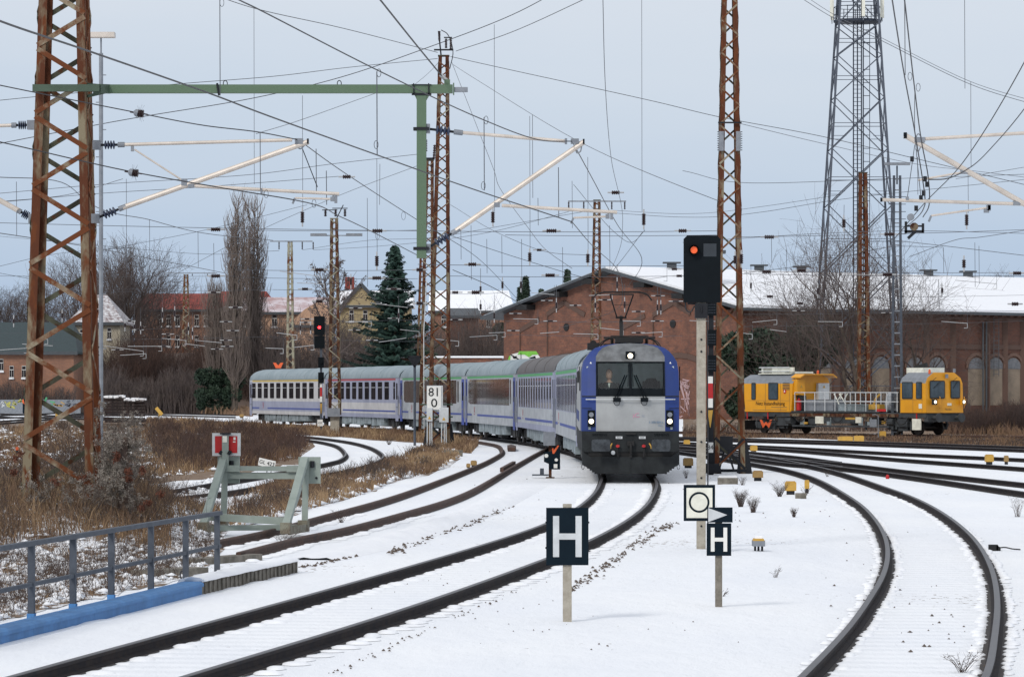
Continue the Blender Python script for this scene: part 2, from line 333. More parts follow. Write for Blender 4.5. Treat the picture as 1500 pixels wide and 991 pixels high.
P_STRIP = [(215, 613), (365, 622), (480, 629), (560, 634), (640, 640), (700, 652), (690, 664), (650, 660), (620, 648), (560, 645), (500, 640), (440, 637), (360, 628), (215, 620)]
P_RIGHT = [(1000, 631), (1200, 637), (1560, 640), (1560, 656), (1400, 651), (1150, 641), (1000, 641)]
P_RIGHTB = [(1000, 612), (1560, 606), (1560, 640), (1000, 632)]
patch('ground_weeds', P_LEFT, .004, 'weedground', 8, 1)
patch('ground_weeds_near', P_LEFT2, .008, 'weedsnow', 10, 2)
patch('ground_weeds_mid', P_MID, .004, 'weedmid', 6, 3)
patch('ground_weeds_strip', P_STRIP, .008, 'weedground', 2, 4)
patch('ground_weeds_right', P_RIGHT, .004, 'weedground', 1, 5)
patch('ground_weeds_shed', P_RIGHTB, .004, 'weedground', 1, 6)

def mz(X, Y_):   # low overgrown mound carrying the big left mast
    return .78 * np.exp(-((np.asarray(X) + 8.6) / 2.3) ** 4) * np.exp(-((np.asarray(Y_) - 69) / 7.0) ** 4)
def mound():
    xs = np.arange(-13.5, -4.8, .25); ys = np.arange(58, 81, .4); XX, YY = np.meshgrid(xs, ys); Z = mz(XX, YY); rnd = np.random.default_rng(3); Z = Z + rnd.uniform(-.03, .03, Z.shape) * (Z > .05) - .02 * (Z < .02); V = np.stack([XX.ravel(), YY.ravel(), Z.ravel()], 1); n_ = len(xs)
    i = (np.arange(len(ys) - 1)[:, None] * n_ + np.arange(n_ - 1)[None]).ravel(); o = mesh_np('ground_mound', V, np.stack([i, i + 1, i + n_ + 1, i + n_], 1), 'weedsnow'); tag(o, kind='structure')
mound()
RAILPROF = [(-.07, .0), (.07, .0), (.07, .018), (.012, .04), (.012, .098), (.036, .106), (.036, .138), (.028, .145), (-.028, .145), (-.036, .138), (-.036, .106), (-.012, .098), (-.012, .04), (-.07, .018)]
def px_rail(pts, n=10):
    q = spline([(x, y, 0) for x, y in pts], n); out = []
    for p in q:
        Y = F * (CZ - RH) / (p.y - HY); out.append(Vector(((p.x - 750) * Y / F, Y, 0)))
    return out
def smooth(path, it=2):
    for _ in range(it):
        path = [path[0]] + [(path[i - 1] + path[i] * 2 + path[i + 1]) / 4 for i in range(1, len(path) - 1)] + [path[-1]]
    return path
def nrm(path, i):
    t = path[min(i + 1, len(path) - 1)] - path[max(i - 1, 0)]; t.z = 0; t.normalize(); return Vector((t.y, -t.x, 0)), t
def rail(path, parent, side='rail_side', z0=0.0):
    vs = []; k = len(RAILPROF)
    for i, p in enumerate(path):
        r, t = nrm(path, i)
        for a, z in RAILPROF: vs.append(p + r * a + Vector((0, 0, z + z0)))
    b = MB()
    for i in range(len(path) - 1):
        pass
    fs = []; mi = []
    for i in range(len(path) - 1):
        for j in range(k):
            j2 = (j + 1) % k; fs.append((i * k + j, i * k + j2, (i + 1) * k + j2, (i + 1) * k + j)); mi.append(1 if 6 <= j <= 8 else 0)
    b.v = [tuple(v) for v in vs]; b.f = fs + [tuple(range(k)), tuple(range(len(vs) - k, len(vs)))]; b.mi = mi + [0, 0]
    o = b.build('rail', [side, 'rail_head' if side == 'rail_side' else 'rail_rusty'], parent)
    # dark strip of fastenings and bare ballast beside the rail
    return o
BALLAST = mat('bare_ballast', (0.035, 0.032, 0.032), .9, 0, (.07, .06, .055), 12)
TRACK_RAILS = []
def resample(path, step):
    out = [path[0]]; acc = 0
    for i in range(len(path) - 1):
        a, b_ = path[i], path[i + 1]; L = (b_ - a).length; t = step - acc
        while t <= L: out.append(a.lerp(b_, t / L)); t += step
        acc = L - (t - step)
    return out
def track(label, rails, side='rail_side', bed=True, teeth=0, strip=.12, ts=1.0):
    p0 = rails[0][0]
    t = empty('railway_track', (0, 0, 0), label, 'railway track')
    for r_ in rails: rail(r_, t, side)
    if strip:
        b = MB()
        for r_ in rails:
            vs = []
            for i, p in enumerate(r_):
                n_, _ = nrm(r_, i); vs += [p - n_ * strip + Vector((0, 0, .012)), p + n_ * strip + Vector((0, 0, .012))]
            b.mesh(vs, [(2 * i, 2 * i + 1, 2 * i + 3, 2 * i + 2) for i in range(len(r_) - 1)])
        b.build('fastening_strip', [BALLAST], t)
    TRACK_RAILS.append(rails)
    if bed:
        L_, R_ = rails; n = 200
        a = resample(L_, .8); vs = []; uvs = []; s_ = 0; m_ = []
        for i, p in enumerate(a):
            n_, _ = nrm(a, i)
            # right rail point nearest
            w = 1.5; vs += [p + n_ * .10, p + n_ * (w - .10)]; uvs += [(0, s_), (1, s_)]; s_ += .8
        b = MB(); b.mesh([v + Vector((0, 0, .006)) for v in vs], [(2 * i, 2 * i + 1, 2 * i + 3, 2 * i + 2) for i in range(len(a) - 1)])
        o = b.build('trackbed', 'snowbed', t)
        uvl = o.data.uv_layers.new(name='UVMap')
        for lp in o.data.loops: uvl.data[lp.index].uv = uvs[lp.vertex_index]
    if teeth:
        rnd = random.Random(int(teeth)); V = []; Fq = []
        for r_ in rails:
            q = resample(r_, .6)
            for i, p in enumerate(q):
                if p.y > teeth: continue
                n_, tt = nrm(q, i)
                for sd in (-1, 1):
                    for sub in range(1):
                        wa = ts * rnd.uniform(.10, .17); off = .085 + wa + rnd.uniform(-.02, .03); la = rnd.uniform(.10, .22); hh = rnd.uniform(.018, .045)
                        c = p + n_ * off * sd + tt * rnd.uniform(-.06, .06); base = len(V)
                        V.append(tuple(c + Vector((0, 0, hh))))
                        for ring, (rr, zz) in enumerate(((.55, .8), (.85, .45), (1.0, 0.0))):
                            for j in range(8):
                                an = 2 * math.pi * j / 8; V.append(tuple(c + tt * la * rr * math.cos(an) + n_ * wa * rr * math.sin(an) + Vector((0, 0, hh * zz + .004))))
                        for j in range(8): Fq.append((base, base + 1 + j, base + 1 + (j + 1) % 8))
                        for ring in range(2):
                            for j in range(8):
                                a0 = base + 1 + ring * 8; Fq.append((a0 + j, a0 + 8 + j, a0 + 8 + (j + 1) % 8, a0 + (j + 1) % 8))
        b = MB(); b.v = V; b.f = Fq; b.mi = [0] * len(Fq)
        o = b.build('snow_lumps', 'snowcap', t, smooth=True); o['kind'] = 'stuff'
    return t
# --- main line under the train: near part from the photo, far part follows the train's curve
TR = [(3.38, 107), (3.62, 126), (3.15, 152.5), (1.60, 178.7), (-1.15, 204.7), (-5.5, 230.3), (-11.4, 256), (-18.3, 281), (-26.2, 306), (-35, 330), (-46, 356)]
TRS = [Vector(p) for p in spline([(x, y, 0) for x, y in TR], 10)]
def offp(path, d): return [p + nrm(path, i)[0] * d for i, p in enumerate(path)]
ML = px_rail([(-420, 1110), (-180, 1045), (12, 991), (200, 939.5), (375, 892), (560, 840.5), (750, 784), (810, 762), (850, 740), (870, 722), (880, 708)])
MR = px_rail([(-120, 1110), (60, 1055), (266, 991), (375, 958), (560, 902), (750, 836), (862, 792), (925, 757), (950, 735), (961, 715), (963, 706)])
farL = [p for p in offp(TRS, -.753) if p.y > 110]; farR = [p for p in offp(TRS, .753) if p.y > 110]
ML = smooth(resample([p for p in ML if p.y < 99] + farL, 1.0), 12); MR = smooth(resample([p for p in MR if p.y < 102] + farR, 1.0), 12)
track('main snowy railway track curving from lower left under the blue passenger locomotive', [ML, MR], teeth=100)
# --- curve on the right
AL = px_rail([(1085, 1075), (1173, 991), (1238.6, 923), (1270, 881), (1295, 838), (1300.5, 806.5), (1293.5, 778), (1270, 746), (1238.6, 723), (1196, 700), (1150, 686), (1094, 676), (1040, 667), (985, 659)])
AR = px_rail([(1385, 1075), (1444, 991), (1458, 923), (1461, 881), (1454.6, 838), (1433.4, 796), (1398, 762), (1348, 732), (1292, 711), (1238.6, 693), (1185, 680), (1120, 668), (1050, 658), (985, 651)])
track('sharply curving snowy railway track in the right foreground', [smooth(AL, 6), smooth(AR, 6)], teeth=95, ts=.55)
# --- stub track that ends at the buffer stop
BL = px_rail([(318, 791), (388, 777), (468.6, 755.7), (580, 725), (686, 686), (720, 671), (736, 660), (733, 653), (715, 648), (684, 644), (640, 640.5)])
BR = px_rail([(349, 808.6), (432.6, 787.4), (500, 773.7), (580, 753), (680, 722), (752, 682), (792, 660), (812, 651)])
track('rusty stub track ending at the grey buffer stop', [smooth(BL, 3), smooth(BR, 3)], side='rail_rusty', bed=False, teeth=80)
# --- tight curve on the left
CO_ = px_rail([(120, 738), (222, 730.6), (345.6, 717), (416, 703), (483.5, 691.8), (526, 683), (554, 674), (562, 666.5), (551.6, 657.7), (526.4, 649), (488.5, 642.6), (436.8, 637.5), (380, 634)])
CI_ = px_rail([(120, 730), (186.7, 724), (252, 717), (309, 707), (425.5, 687.5), (483.5, 676), (498.6, 671.6), (506.7, 664), (498.6, 654), (476, 647), (443, 642.6), (400, 639)])
track('old track curving tightly through the brown weeds on the left', [smooth(CO_, 2), smooth(CI_, 2)], bed=False)
# --- the fan of tracks on the right
track('track passing just behind the near right-hand curve, with a snowy gap between rails', [px_rail([(1060, 659), (1150, 671), (1231.5, 677), (1327, 688), (1500, 706.6), (1600, 717)]), px_rail([(1060, 664), (1150, 677), (1231.5, 683.5), (1327, 695), (1500, 719.7), (1600, 733)])], bed=False, strip=.16)
track('dark double-railed track in the middle of the right-hand fan', [px_rail([(960, 645), (1050, 649), (1150, 653.5), (1327, 663), (1500, 671), (1600, 676)]), px_rail([(960, 648.5), (1050, 652), (1150, 657), (1327, 671.5), (1500, 684), (1600, 692)])], bed=False, strip=.22)
track('farthest dark track of the right-hand fan, before the weeds', [px_rail([(960, 641), (1049, 643), (1150, 645.5), (1327, 651.3), (1500, 657.7), (1600, 662)]), px_rail([(960, 638.5), (1049, 640.5), (1150, 643), (1327, 647.8), (1500, 653.5), (1600, 657)])], bed=False, strip=.2)
track('crossing track between the fan and the near right-hand curve', [px_rail([(960, 656), (1040, 661), (1100, 666.5), (1170, 673.5), (1235, 683)]), px_rail([(960, 652), (1040, 656), (1100, 661), (1180, 669), (1232, 676)])], bed=False, strip=.16)
WDIR = Vector((.602, -.799, 0)); WFR = Vector((PX(1384, 210), 210, 0))
track('rusty siding carrying the yellow maintenance vehicle', [[WFR + Vector((.799, .602, 0)) * s_ * .753 - WDIR * k for k in (-14, -4, 6, 16, 26, 40)] for s_ in (-1, 1)], side='rail_rusty', bed=False)
# --- the yard on the far left
yard = [[(-40, 596), (60, 599), (200, 603), (345, 607)], [(-40, 599), (60, 602), (200, 606), (345, 610)], [(-40, 603), (40, 606), (100, 603), (200, 600)], [(-40, 607), (60, 611), (150, 604), (210, 602)],
        [(-40, 609), (30, 606.5), (90, 608), (200, 612)], [(-40, 613), (40, 610), (110, 612), (200, 615)], [(-40, 618), (25, 614), (70, 609), (130, 604)], [(-40, 622), (40, 616), (90, 611), (150, 607)]]
for k in range(0, 8, 2):
    track(['northern yard track with snow between its rails on the far left', 'yard track crossing the others left of the sleeper stack', 'yard track running under the far red brick building', 'slanting yard track nearest the brown weeds at the left edge'][k // 2],
          [px_rail(yard[k], 5), px_rail(yard[k + 1], 5)], bed=False, strip=.25)
# gentle drifts in the near snow, flattened out towards every rail
def drifts():
    from mathutils import noise
    xs = np.arange(-7.5, 18, .22); ys = np.arange(31, 118, .45); XX, YY = np.meshgrid(xs, ys); pts = np.array([(p.x, p.y) for tr_ in TRACK_RAILS for r_ in tr_ for p in resample(r_, 1.0) if 25 < p.y < 130])
    cx_, cy_ = XX.ravel(), YY.ravel(); dmin = np.full(len(cx_), 9.)
    for i in range(0, len(pts), 50):
        q = pts[i:i + 50]; dmin = np.minimum(dmin, np.sqrt((cx_[:, None] - q[None, :, 0]) ** 2 + (cy_[:, None] - q[None, :, 1]) ** 2).min(1))
    a, c_ = w1, w2; side = (cx_ - a.x) * (c_.y - a.y) - (cy_ - a.y) * (c_.x - a.x); k = np.clip((dmin - .75) / 1.1, 0, 1) * (side > .3)
    z = np.array([noise.noise(Vector((x * .55, y * .16, 0))) * .9 + noise.noise(Vector((x * 1.9, y * .6, 3))) * .45 + noise.noise(Vector((x * 5, y * 1.8, 7))) * .2 for x, y in zip(cx_, cy_)])
    z = (z + .28) * .055 * k - .012 * (k < .15); V = np.stack([cx_, cy_, z], 1); n_ = len(xs); m_ = len(ys); i = (np.arange(m_ - 1)[:, None] * n_ + np.arange(n_ - 1)[None]).ravel()
    Fq = np.stack([i, i + 1, i + n_ + 1, i + n_], 1); keep = (k[Fq].max(1) > 0); o = mesh_np('snow_drifts', V, Fq[keep], 'snow'); o.data.polygons.foreach_set('use_smooth', [True] * len(o.data.polygons)); tag(o, kind='structure')
# loose rail pieces between the rails
b = MB(); b.beam(G(735, 688, .07), G(753, 678, .07), .12, .14); o = b.build('check_rail', 'rail_rusty'); tag(o, 'short rusty check rail lying beside the stub track', 'rail')
b = MB(); b.poly([G(743, 657, .02), G(749, 655.5, .02), (G(756, 658, .02)), G(755, 660.5, .02), G(744, 660.5, .02)], (0, 0, .16)); o = b.build('switch_tongue', 'rail_rusty'); tag(o, 'dark switch tongue in the snow left of the train', 'rail switch')
# ------------------------------------------------------------------ retaining beam and railing
def wallseg(p, q, h, w, cap):
    d = (q - p).normalized(); n = Vector((-d.y, d.x, 0))
    prof = [(0, 0), (0, h * .62), (-.025, h * .62), (-.025, h * .85), (.02, h), (w, h), (w, 0)] if cap else [(0, -.02), (0, h), (w, h), (w, -.02)]
    vs = [c + n * a + Vector((0, 0, z)) for c in (p, q) for a, z in prof]; k = len(prof)
    return vs, [(i, (i + 1) % k, (i + 1) % k + k, i + k) for i in range(k)] + [tuple(range(k))[::-1], tuple(range(k, 2 * k))]
w0, w1, w2 = G(-330, 1030), G(296, 870), G(436, 838)
bt = empty('retaining_beam', (w1.x, w1.y, 0), 'low blue painted retaining beam along the snow with grey concrete end', 'retaining wall')
prev = w0; off = Vector((w1.x, w1.y, 0))
for k, t in enumerate((.25, .5, .66, .83, 1.0)):
    c = w0.lerp(w1, t); b = MB(); vs, fs = wallseg(prev - off + (c - prev) * .002, c - off, .17, .24, True); b.mesh(vs, fs)
    b.build('beam_section', 'bluepaint', bt); prev = c
b = MB(); vs, fs = wallseg(w1 - off, w2 - off, .17, .2, False); b.mesh(vs, fs)
dd = (w2 - w1); nn = Vector((-dd.y, dd.x, 0)).normalized()
for k in range(24):
    c = (w1.lerp(w2, (k + .5) / 24)) - off - nn * .005; b.box((c.x, c.y, .075), (.05, .03, .16), rz=math.atan2(dd.y, dd.x))
b.build('concrete_block', 'concrete2', bt)
b = MB(); q = resample([w1 + nn * .1, w2 + nn * .1], .15); rnd = random.Random(4)
sw = [rnd.uniform(.11, .14) for _ in q]; vs = []
for i, p in enumerate(q):
    p = p - off
    for a, z in ((-.14, .168), (-.13, .185), (-.07, .215), (.05, .23), (.2, .2), (.35, .02)): vs.append(p + nn * a * (sw[i] / .12) + Vector((0, 0, z + (sw[i] - .12) * .5)))
b.mesh(vs, [(i * 6 + j, i * 6 + j + 1, (i + 1) * 6 + j + 1, (i + 1) * 6 + j) for i in range(len(q) - 1) for j in range(5)] + [tuple(range(6))])
b.build('snow_layer', 'snowcap', bt, smooth=True)
ra, rb = P(46, 903, F * 2.51 / (903 - HY)), P(318, 838, F * 2.51 / (838 - HY))
rt = empty('railing', (ra.x, ra.y, 0), 'grey steel railing with two rails on the blue beam', 'railing')
def on_line(px):
    lo, hi = -1.5, 1.5
    for _ in range(50):
        m_ = (lo + hi) / 2; p = ra.lerp(rb, m_)
        if 750 + F * p.x / p.y < px: lo = m_
        else: hi = m_
    return ra.lerp(rb, lo)
o0 = Vector((ra.x, ra.y, 0)); angr = math.atan2(rb.y - ra.y, rb.x - ra.x)
for k, px in enumerate((-40, 46, 107, 163, 221, 272, 318)):
    p = on_line(px) - o0; b = MB(); b.box((p.x, p.y, .52), (.07, .07, .84), rz=angr); b.build('post', 'greysteel', rt)
    if k < 4: b = MB(); b.box((p.x, p.y, .14), (.085, .085, .10), rz=angr); b.build('post_socket', 'bluepaint', rt)
e0, e1 = on_line(-120) - o0, on_line(322) - o0
for z, w in ((.965, .08), (.51, .05)):
    b = MB(); b.beam(Vector((e0.x, e0.y, z)), Vector((e1.x, e1.y, z)), w, .055 if z > .9 else .045); b.build('handrail' if z > .9 else 'middle_rail', 'greysteel', rt)
# concrete kerb behind the railing, rail stub support
b = MB(); b.beam(G(205, 843, .05), G(292, 838, .05), .35, .16); b.beam(G(272, 824, .04), G(372, 816, .04), .3, .12); o = b.build('concrete_kerb', 'concrete2'); tag(o, 'snow-covered concrete kerb below the railing', 'kerb')
b = MB(); b.tube(spline([G(268, 850, .1), G(264, 843, .16), G(266, 836, .22), G(272, 838, .2), G(275, 845, .1)], 6), .012, 5); o = b.build('cable_loop', 'wire'); tag(o, 'black cable loop at the foot of the railing', 'cable')
drifts()
# ploughed snow ridge between stub track and main track
def ridge():
    pts = [G(x, y) for x, y in ((455, 820), (560, 796), (640, 772), (700, 750), (740, 730), (775, 712))]
    q = resample(spline(pts, 10), .35); rnd = random.Random(8); V = []; k = 9
    nz = [[rnd.uniform(.5, 1.3) for _ in range(k)] for _ in q]
    for i, p in enumerate(q):
        n_, t_ = nrm(q, i)
        for j in range(k):
            u = j / (k - 1) * 2 - 1; h = .13 * max(0, math.cos(u * math.pi / 2)) ** .8 * nz[i][j] * math.sin(math.pi * min(1, (i + 1) / len(q))) ** .3
            V.append(p + n_ * (u * .5) + t_ * rnd.uniform(-.1, .1) + Vector((0, 0, h + .001)))
    b = MB(); b.mesh(V, [(i * k + j, i * k + j + 1, (i + 1) * k + j + 1, (i + 1) * k + j) for i in range(len(q) - 1) for j in range(k - 1)])
    o = b.build('snow_ridge', 'snowcap', smooth=True); tag(o, kind='structure')
ridge()
rnd = random.Random(3)
def grit(name, line, n, spread, mt, sz=(.01, .05), zb=.010):
    b = MB()
    for _ in range(n):
        t = rnd.random() * (len(line) - 1); i = int(t); a, c = line[i], line[min(i + 1, len(line) - 1)]
        x = a[0] + (c[0] - a[0]) * (t - i) + rnd.gauss(0, spread); y = a[1] + (c[1] - a[1]) * (t - i) + rnd.gauss(0, spread * .25)
        p = G(x, max(y, 640)); s_ = rnd.uniform(*sz); h = s_ * rnd.uniform(.3, .7); m0 = len(b.v); an = rnd.random() * 3
        vs = [p + Vector((math.cos(an + j * 1.257) * s_ * rnd.uniform(.5, 1), math.sin(an + j * 1.257) * s_ * rnd.uniform(.5, 1), zb)) for j in range(5)] + [p + Vector((0, 0, h + zb + .006))]
        b.mesh(vs, [(j, (j + 1) % 5, 5) for j in range(5)])
    o = b.build(name, mt); tag(o, kind='stuff')
DIRT = mat('thawed_soil', (.10, .075, .06), .95)
grit('soil_crumbs', [(835, 865), (880, 835), (930, 800), (960, 780), (985, 768)], 260, 6, DIRT, (.01, .05))
grit('soil_crumbs', [(480, 990), (560, 955), (620, 925), (690, 895), (760, 865)], 60, 5, DIRT, (.008, .03))
grit('bare_ground_streak', [(572, 812), (590, 804), (640, 787), (700, 765), (748, 743)], 120, 6, DIRT, (.02, .06), .035)
grit('bare_ground_streak', [(440, 832), (480, 824), (520, 815)], 50, 3, DIRT, (.02, .05))
grit('ballast_stones', [(800, 705), (1000, 720), (1200, 760), (1330, 900), (1400, 960)], 110, 60, DIRT, (.008, .035))
grit('ballast_stones', [(560, 870), (700, 860), (800, 900), (1000, 940)], 60, 70, DIRT, (.005, .02))

# ================================================================== SIGNS AND SIGNALS
def board(parent, name, m, x, z, w, h, y=0.0, th=.02, gx=0):
    b = MB(); b.box((x, y, z), (w, th, h)); return b.build(name, m, parent)
def h_letter(parent, x, z, w, h, st, y, m):
    b = MB(); b.box((x - w / 2 + st / 2, y, z), (st, .004, h)); b.box((x + w / 2 - st / 2, y, z), (st, .004, h)); b.box((x, y, z), (w - 2 * st - .0005, .004, st)); b.build('letter', m, parent)
# big H board
Y = F * CZ / (912 - HY); s = F / Y
t = empty('stop_board', (PX(831, Y), Y, 0), 'large dark board with grey letter H on a concrete post', 'sign')
b = MB(); b.box((0, .04, .67), (13 / s, .09, 1.38)); b.build('post', 'concrete', t)
board(t, 'panel', 'navy', 0, (912 - 785) / s, 62 / s, 84 / s, -.02)
h_letter(t, 0, (912 - 785) / s, 42 / s, 60 / s, 9 / s, -.0325, 'signgrey')
b = MB()
for sx in (-1, 1):
    for z in (.86, 1.15): b.box((sx * 31.5 / s, -.015, z), (.012, .03, .02))
b.build('clamp', 'darksteel', t)
# small H board with arrow
Y = F * CZ / (892 - HY); s = F / Y
t = empty('stop_board', (PX(1053, Y), Y, 0), 'small dark board with white letter H under an arrow plate, grey post', 'sign')
b = MB(); b.box((0, .04, .6), (10 / s, .07, 1.26)); b.build('post', 'concrete2', t)
board(t, 'panel', 'navy', .0, (892 - 789.5) / s, 36 / s, 47.5 / s, -.02); h_letter(t, 0, (892 - 789.5) / s, 24 / s, 35 / s, 5.5 / s, -.0325, 'white')
board(t, 'arrow_plate', 'navy', .012, (892 - 753.5) / s, 37 / s, 22 / s, -.022)
b = MB(); z = (892 - 753.5) / s; b.poly([(-.13, -.036, z - .085), (.10, -.036, z), (-.13, -.036, z + .085)], (0, .003, 0)); b.build('arrow', 'signgrey', t)
# signal with dark head
Y = F * CZ / (805 - HY); s = F / Y
t = empty('main_signal', (PX(1027, Y), Y, 0), 'tall signal with black head and dim orange lamp on pale concrete post', 'railway signal')
b = MB(); b.box((0, 0, 2.08), (13 / s, .14, 4.2)); b.build('post', 'concrete', t)
b = MB()
for z in (3.3, 3.5, 2.3, 1.8, 1.2, .4): b.disc((0, -.075, z), (0, 1, 0), .018, .02, 8)
b.build('bolt', 'darksteel', t)
z0, z1 = (805 - 443) / s, (805 - 345) / s; hw = 27 / s; cx = (1028 - 1027) / s
b = MB(); c = .06; b.poly([(cx - hw, -.1, z0), (cx + hw, -.1, z0), (cx + hw, -.1, z1 - c), (cx + hw - c, -.1, z1), (cx - hw + c, -.1, z1), (cx - hw, -.1, z1 - c)], (0, .05, 0))
b.box((cx, .05, (z0 + z1) / 2), (hw * 1.5, .2, (z1 - z0) * .85)); b.build('signal_head', 'black', t)
b = MB(); b.tube([(-11 / s, -.1, (805 - 366.5) / s), (-11 / s, -.2, (805 - 366.5) / s)], .085, 16, caps=False); b.disc((-11 / s, -.108, (805 - 366.5) / s), (0, 1, 0), .1, .012, 16); hd = b.build('lamp_hood', 'black', t)
b = MB(); b.disc((-11 / s, -.125, (805 - 366.5) / s), (0, 1, 0), .058, .02, 16); b.build('lens', 'lamp_orange', hd)
b = MB(); b.box(((1039.5 - 1027) / s, -.104, (805 - 366.5) / s), (19 / s, .01, 19 / s)); b.build('indicator_panel', mat('matt_panel', (.02, .028, .038), .5), t)
b = MB(); b.box((0, -.02, (805 - 455) / s), (18 / s, .2, 22 / s)); b.box((0, -.02, (805 - 444.5) / s), (40 / s, .06, .03)); b.box((0, -.13, (805 - 453) / s), (.02, .02, .12)); b.build('mounting_bracket', 'darksteel', t)
b = MB(); b.tube(spline([(-23 / s, -.03, z0), (-22 / s, -.03, z0 - .12), (-16 / s, -.03, z0 - .16), (-10 / s, -.03, z0 - .06)], 6), .012, 5); b.build('cable', 'wire', t)
b = MB(); b.tube([(10 / s, .02, 0), (10 / s, .02, 1.2), (9 / s, .02, 3.9)], .012, 5); b.build('conduit', 'wire', t)
# ring board on its post
Y = 61.0; s = F / Y
t = empty('ring_board', (PX(1024.5, Y), Y - 0.0, 0), 'white board with black ring and dark frame before the signal post', 'sign')
gz = CZ - (736 - HY) / s
board(t, 'frame', 'navy', 0, gz, 46 / s, 53 / s, 0); board(t, 'panel', 'cream', 0, gz, 38 / s, 44 / s, -.012)
b = MB(); n = 40; vs = []
for r_ in (12.2 / s, 15.2 / s):
    for k in range(n): a = 2 * math.pi * k / n; vs.append((-.5 / s + r_ * math.cos(a), -.0245, gz + .01 + r_ * math.sin(a)))
b.mesh(vs + [(x, -.020, z) for x, _, z in vs], [(k, (k + 1) % n, n + (k + 1) % n, n + k) for k in range(n)] + [(n + k, n + (k + 1) % n, 3 * n + (k + 1) % n, 3 * n + k) for k in range(n)] + [(k, 2 * n + k, 2 * n + (k + 1) % n, (k + 1) % n) for k in range(n)])
b.build('ring', 'navy', t)
b = MB(); b.box((0, .28, gz), (.06, .5, .05)); b.build('bracket', 'darksteel', t)

def mast_plate(t, x, y, z0, z1, w):   # red-white and yellow mast plates
    h = (z1 - z0)
    b = MB(); 
    for k, (a, c, m_) in enumerate(((.88, 1.0, 0), (.62, .88, 1), (.46, .62, 0), (.0, .0, 2))):
        if c > a: b.bb(x - w / 2, x + w / 2, y - .01, y + .01, z0 + h * a + .001, z0 + h * c, m_)
    b.poly([(x - w / 2, y - .01, z0 + h * .42), (x + w / 2, y - .01, z0 + h * .42), (x + .01, y - .01, z0 + h * .12), (x - .01, y - .01, z0 + h * .12)], (0, .02, 0), 2)
    b.build('mast_plate', ['white', 'red', 'yellow'], t)
# second signal behind (dark)
Y = 118.0; s = F / Y; gy = HY + F * CZ / Y
t = empty('main_signal', (PX(1037, Y), Y, 0), 'dark signal mast with red and white plate behind the pale signal post', 'railway signal')
def zz(y): return (gy - y) / s
b = MB(); b.box((.1, .06, zz(440) / 2), (.16, .14, zz(440))); b.build('post', 'darksteel', t)
for ya, yb in ((441, 462), (483, 506), (520, 544)):
    b = MB(); b.bb(-.02, .26, -.12, .02, zz(yb), zz(ya)); lb = b.build('signal_head', 'black', t)
    b = MB()
    for i in range(4):
        for j in range(4): b.box((.03 + i * .06, -.125, zz(yb - 4 - j * 4)), (.022, .01, .03))
    b.build('lens', 'greysteel', lb)
mast_plate(t, .07, -.03, zz(636), zz(551), .17)
b = MB(); b.box((.07, -.04, zz(655)), (.19, .02, .32)); pl = b.build('number_plate', 'white', t); text('lettering', '84', .2, (.07, -.052, zz(655)), (R(90), 0, 0), pl, 'black', .002)
b = MB(); b.box((.1, .02, .2), (.5, .4, .3)); b.build('foot', 'darksteel', t)
# signal with the lit red lamp in front of the train
Y = 236.0; s = F / Y; gy = HY + F * CZ / Y
t = empty('main_signal', (PX(468, Y), Y, 0), 'black signal showing a bright red light in front of the coaches', 'railway signal')
b = MB(); b.box((.1, .05, zz(463) / 2), (.14, .12, zz(463))); b.build('post', 'greysteel', t)
b = MB(); b.bb(-.34, .34, -.14, .1, zz(491), zz(463)); b.bb(-.33, .33, -.13, .1, zz(510), zz(491.5)); hd = b.build('signal_head', 'black', t)
b = MB(); b.disc((0, -.16, zz(479.5)), (0, 1, 0), .09, .04, 14); b.build('lens', 'lamp_red', hd)
for ya, yb in ((523, 538), (545, 561)):
    b = MB(); b.bb(-.08, .28, -.12, .05, zz(yb), zz(ya)); b.tube([(.1, -.12, zz((ya + yb) / 2)), (.1, -.2, zz((ya + yb) / 2))], .1, 10); b.build('auxiliary_head', 'black', t)
mast_plate(t, .1, -.03, zz(612), zz(561), .14)
b = MB(); b.box((.04, -.05, zz(619)), (.34, .02, .42)); pl = b.build('number_plate', 'white', t); text('lettering', '420', .17, (.04, -.062, zz(619)), (R(90), 0, 0), pl, 'black', .002)
# dwarf signal
Y = F * CZ / (700 - HY); s = F / Y; gy = 700
t = empty('dwarf_signal', (PX(806, Y), Y, 0), 'low black shunting signal with orange tick mark and grey box', 'railway signal')
b = MB(); b.box((0, 0, .6), (.09, .09, 1.2)); b.box((0, 0, .02), (.26, .2, .04)); b.build('post', 'rust2', t)
b = MB(); b.bb(-10 / s, 7 / s, -.2, .0, zz(652), zz(632)); b.build('junction_box', 'galv', t)
b = MB(); b.poly([(-.04, -.1, zz(687)), (.30, -.1, zz(687)), (.30, -.1, zz(651)), (.06, -.1, zz(653)), (.06, -.1, zz(660)), (-.19, -.1, zz(662)), (-.19, -.1, zz(676)), (-.04, -.1, zz(679))], (0, .09, 0)); hd = b.build('signal_head', 'navy', t)
b = MB(); b.disc((.18, -.106, zz(673)), (0, 1, 0), .05, .012, 12); b.box((.16, -.106, zz(682)), (.11, .012, .12)); b.disc((-.12, -.106, zz(667)), (0, 1, 0), .06, .012, 12); b.box((-.12, -.11, zz(667)), (.13, .012, .015), m=0); b.build('lens', 'white', hd)
b = MB(); b.poly([(.05, -.11, zz(657)), (.07, -.11, zz(664)), (.12, -.11, zz(664)), (.27, -.11, zz(652)), (.22, -.11, zz(652)), (.10, -.11, zz(659)), (.09, -.11, zz(655))], (0, .008, 0)); b.build('tick_mark', 'orange', hd)
b = MB(); b.box((-.3, 0, .1), (.5, .3, .04)); b.box((-.25, 0, .2), (.12, .14, .2)); b.build('cable_box', 'greysteel', t)

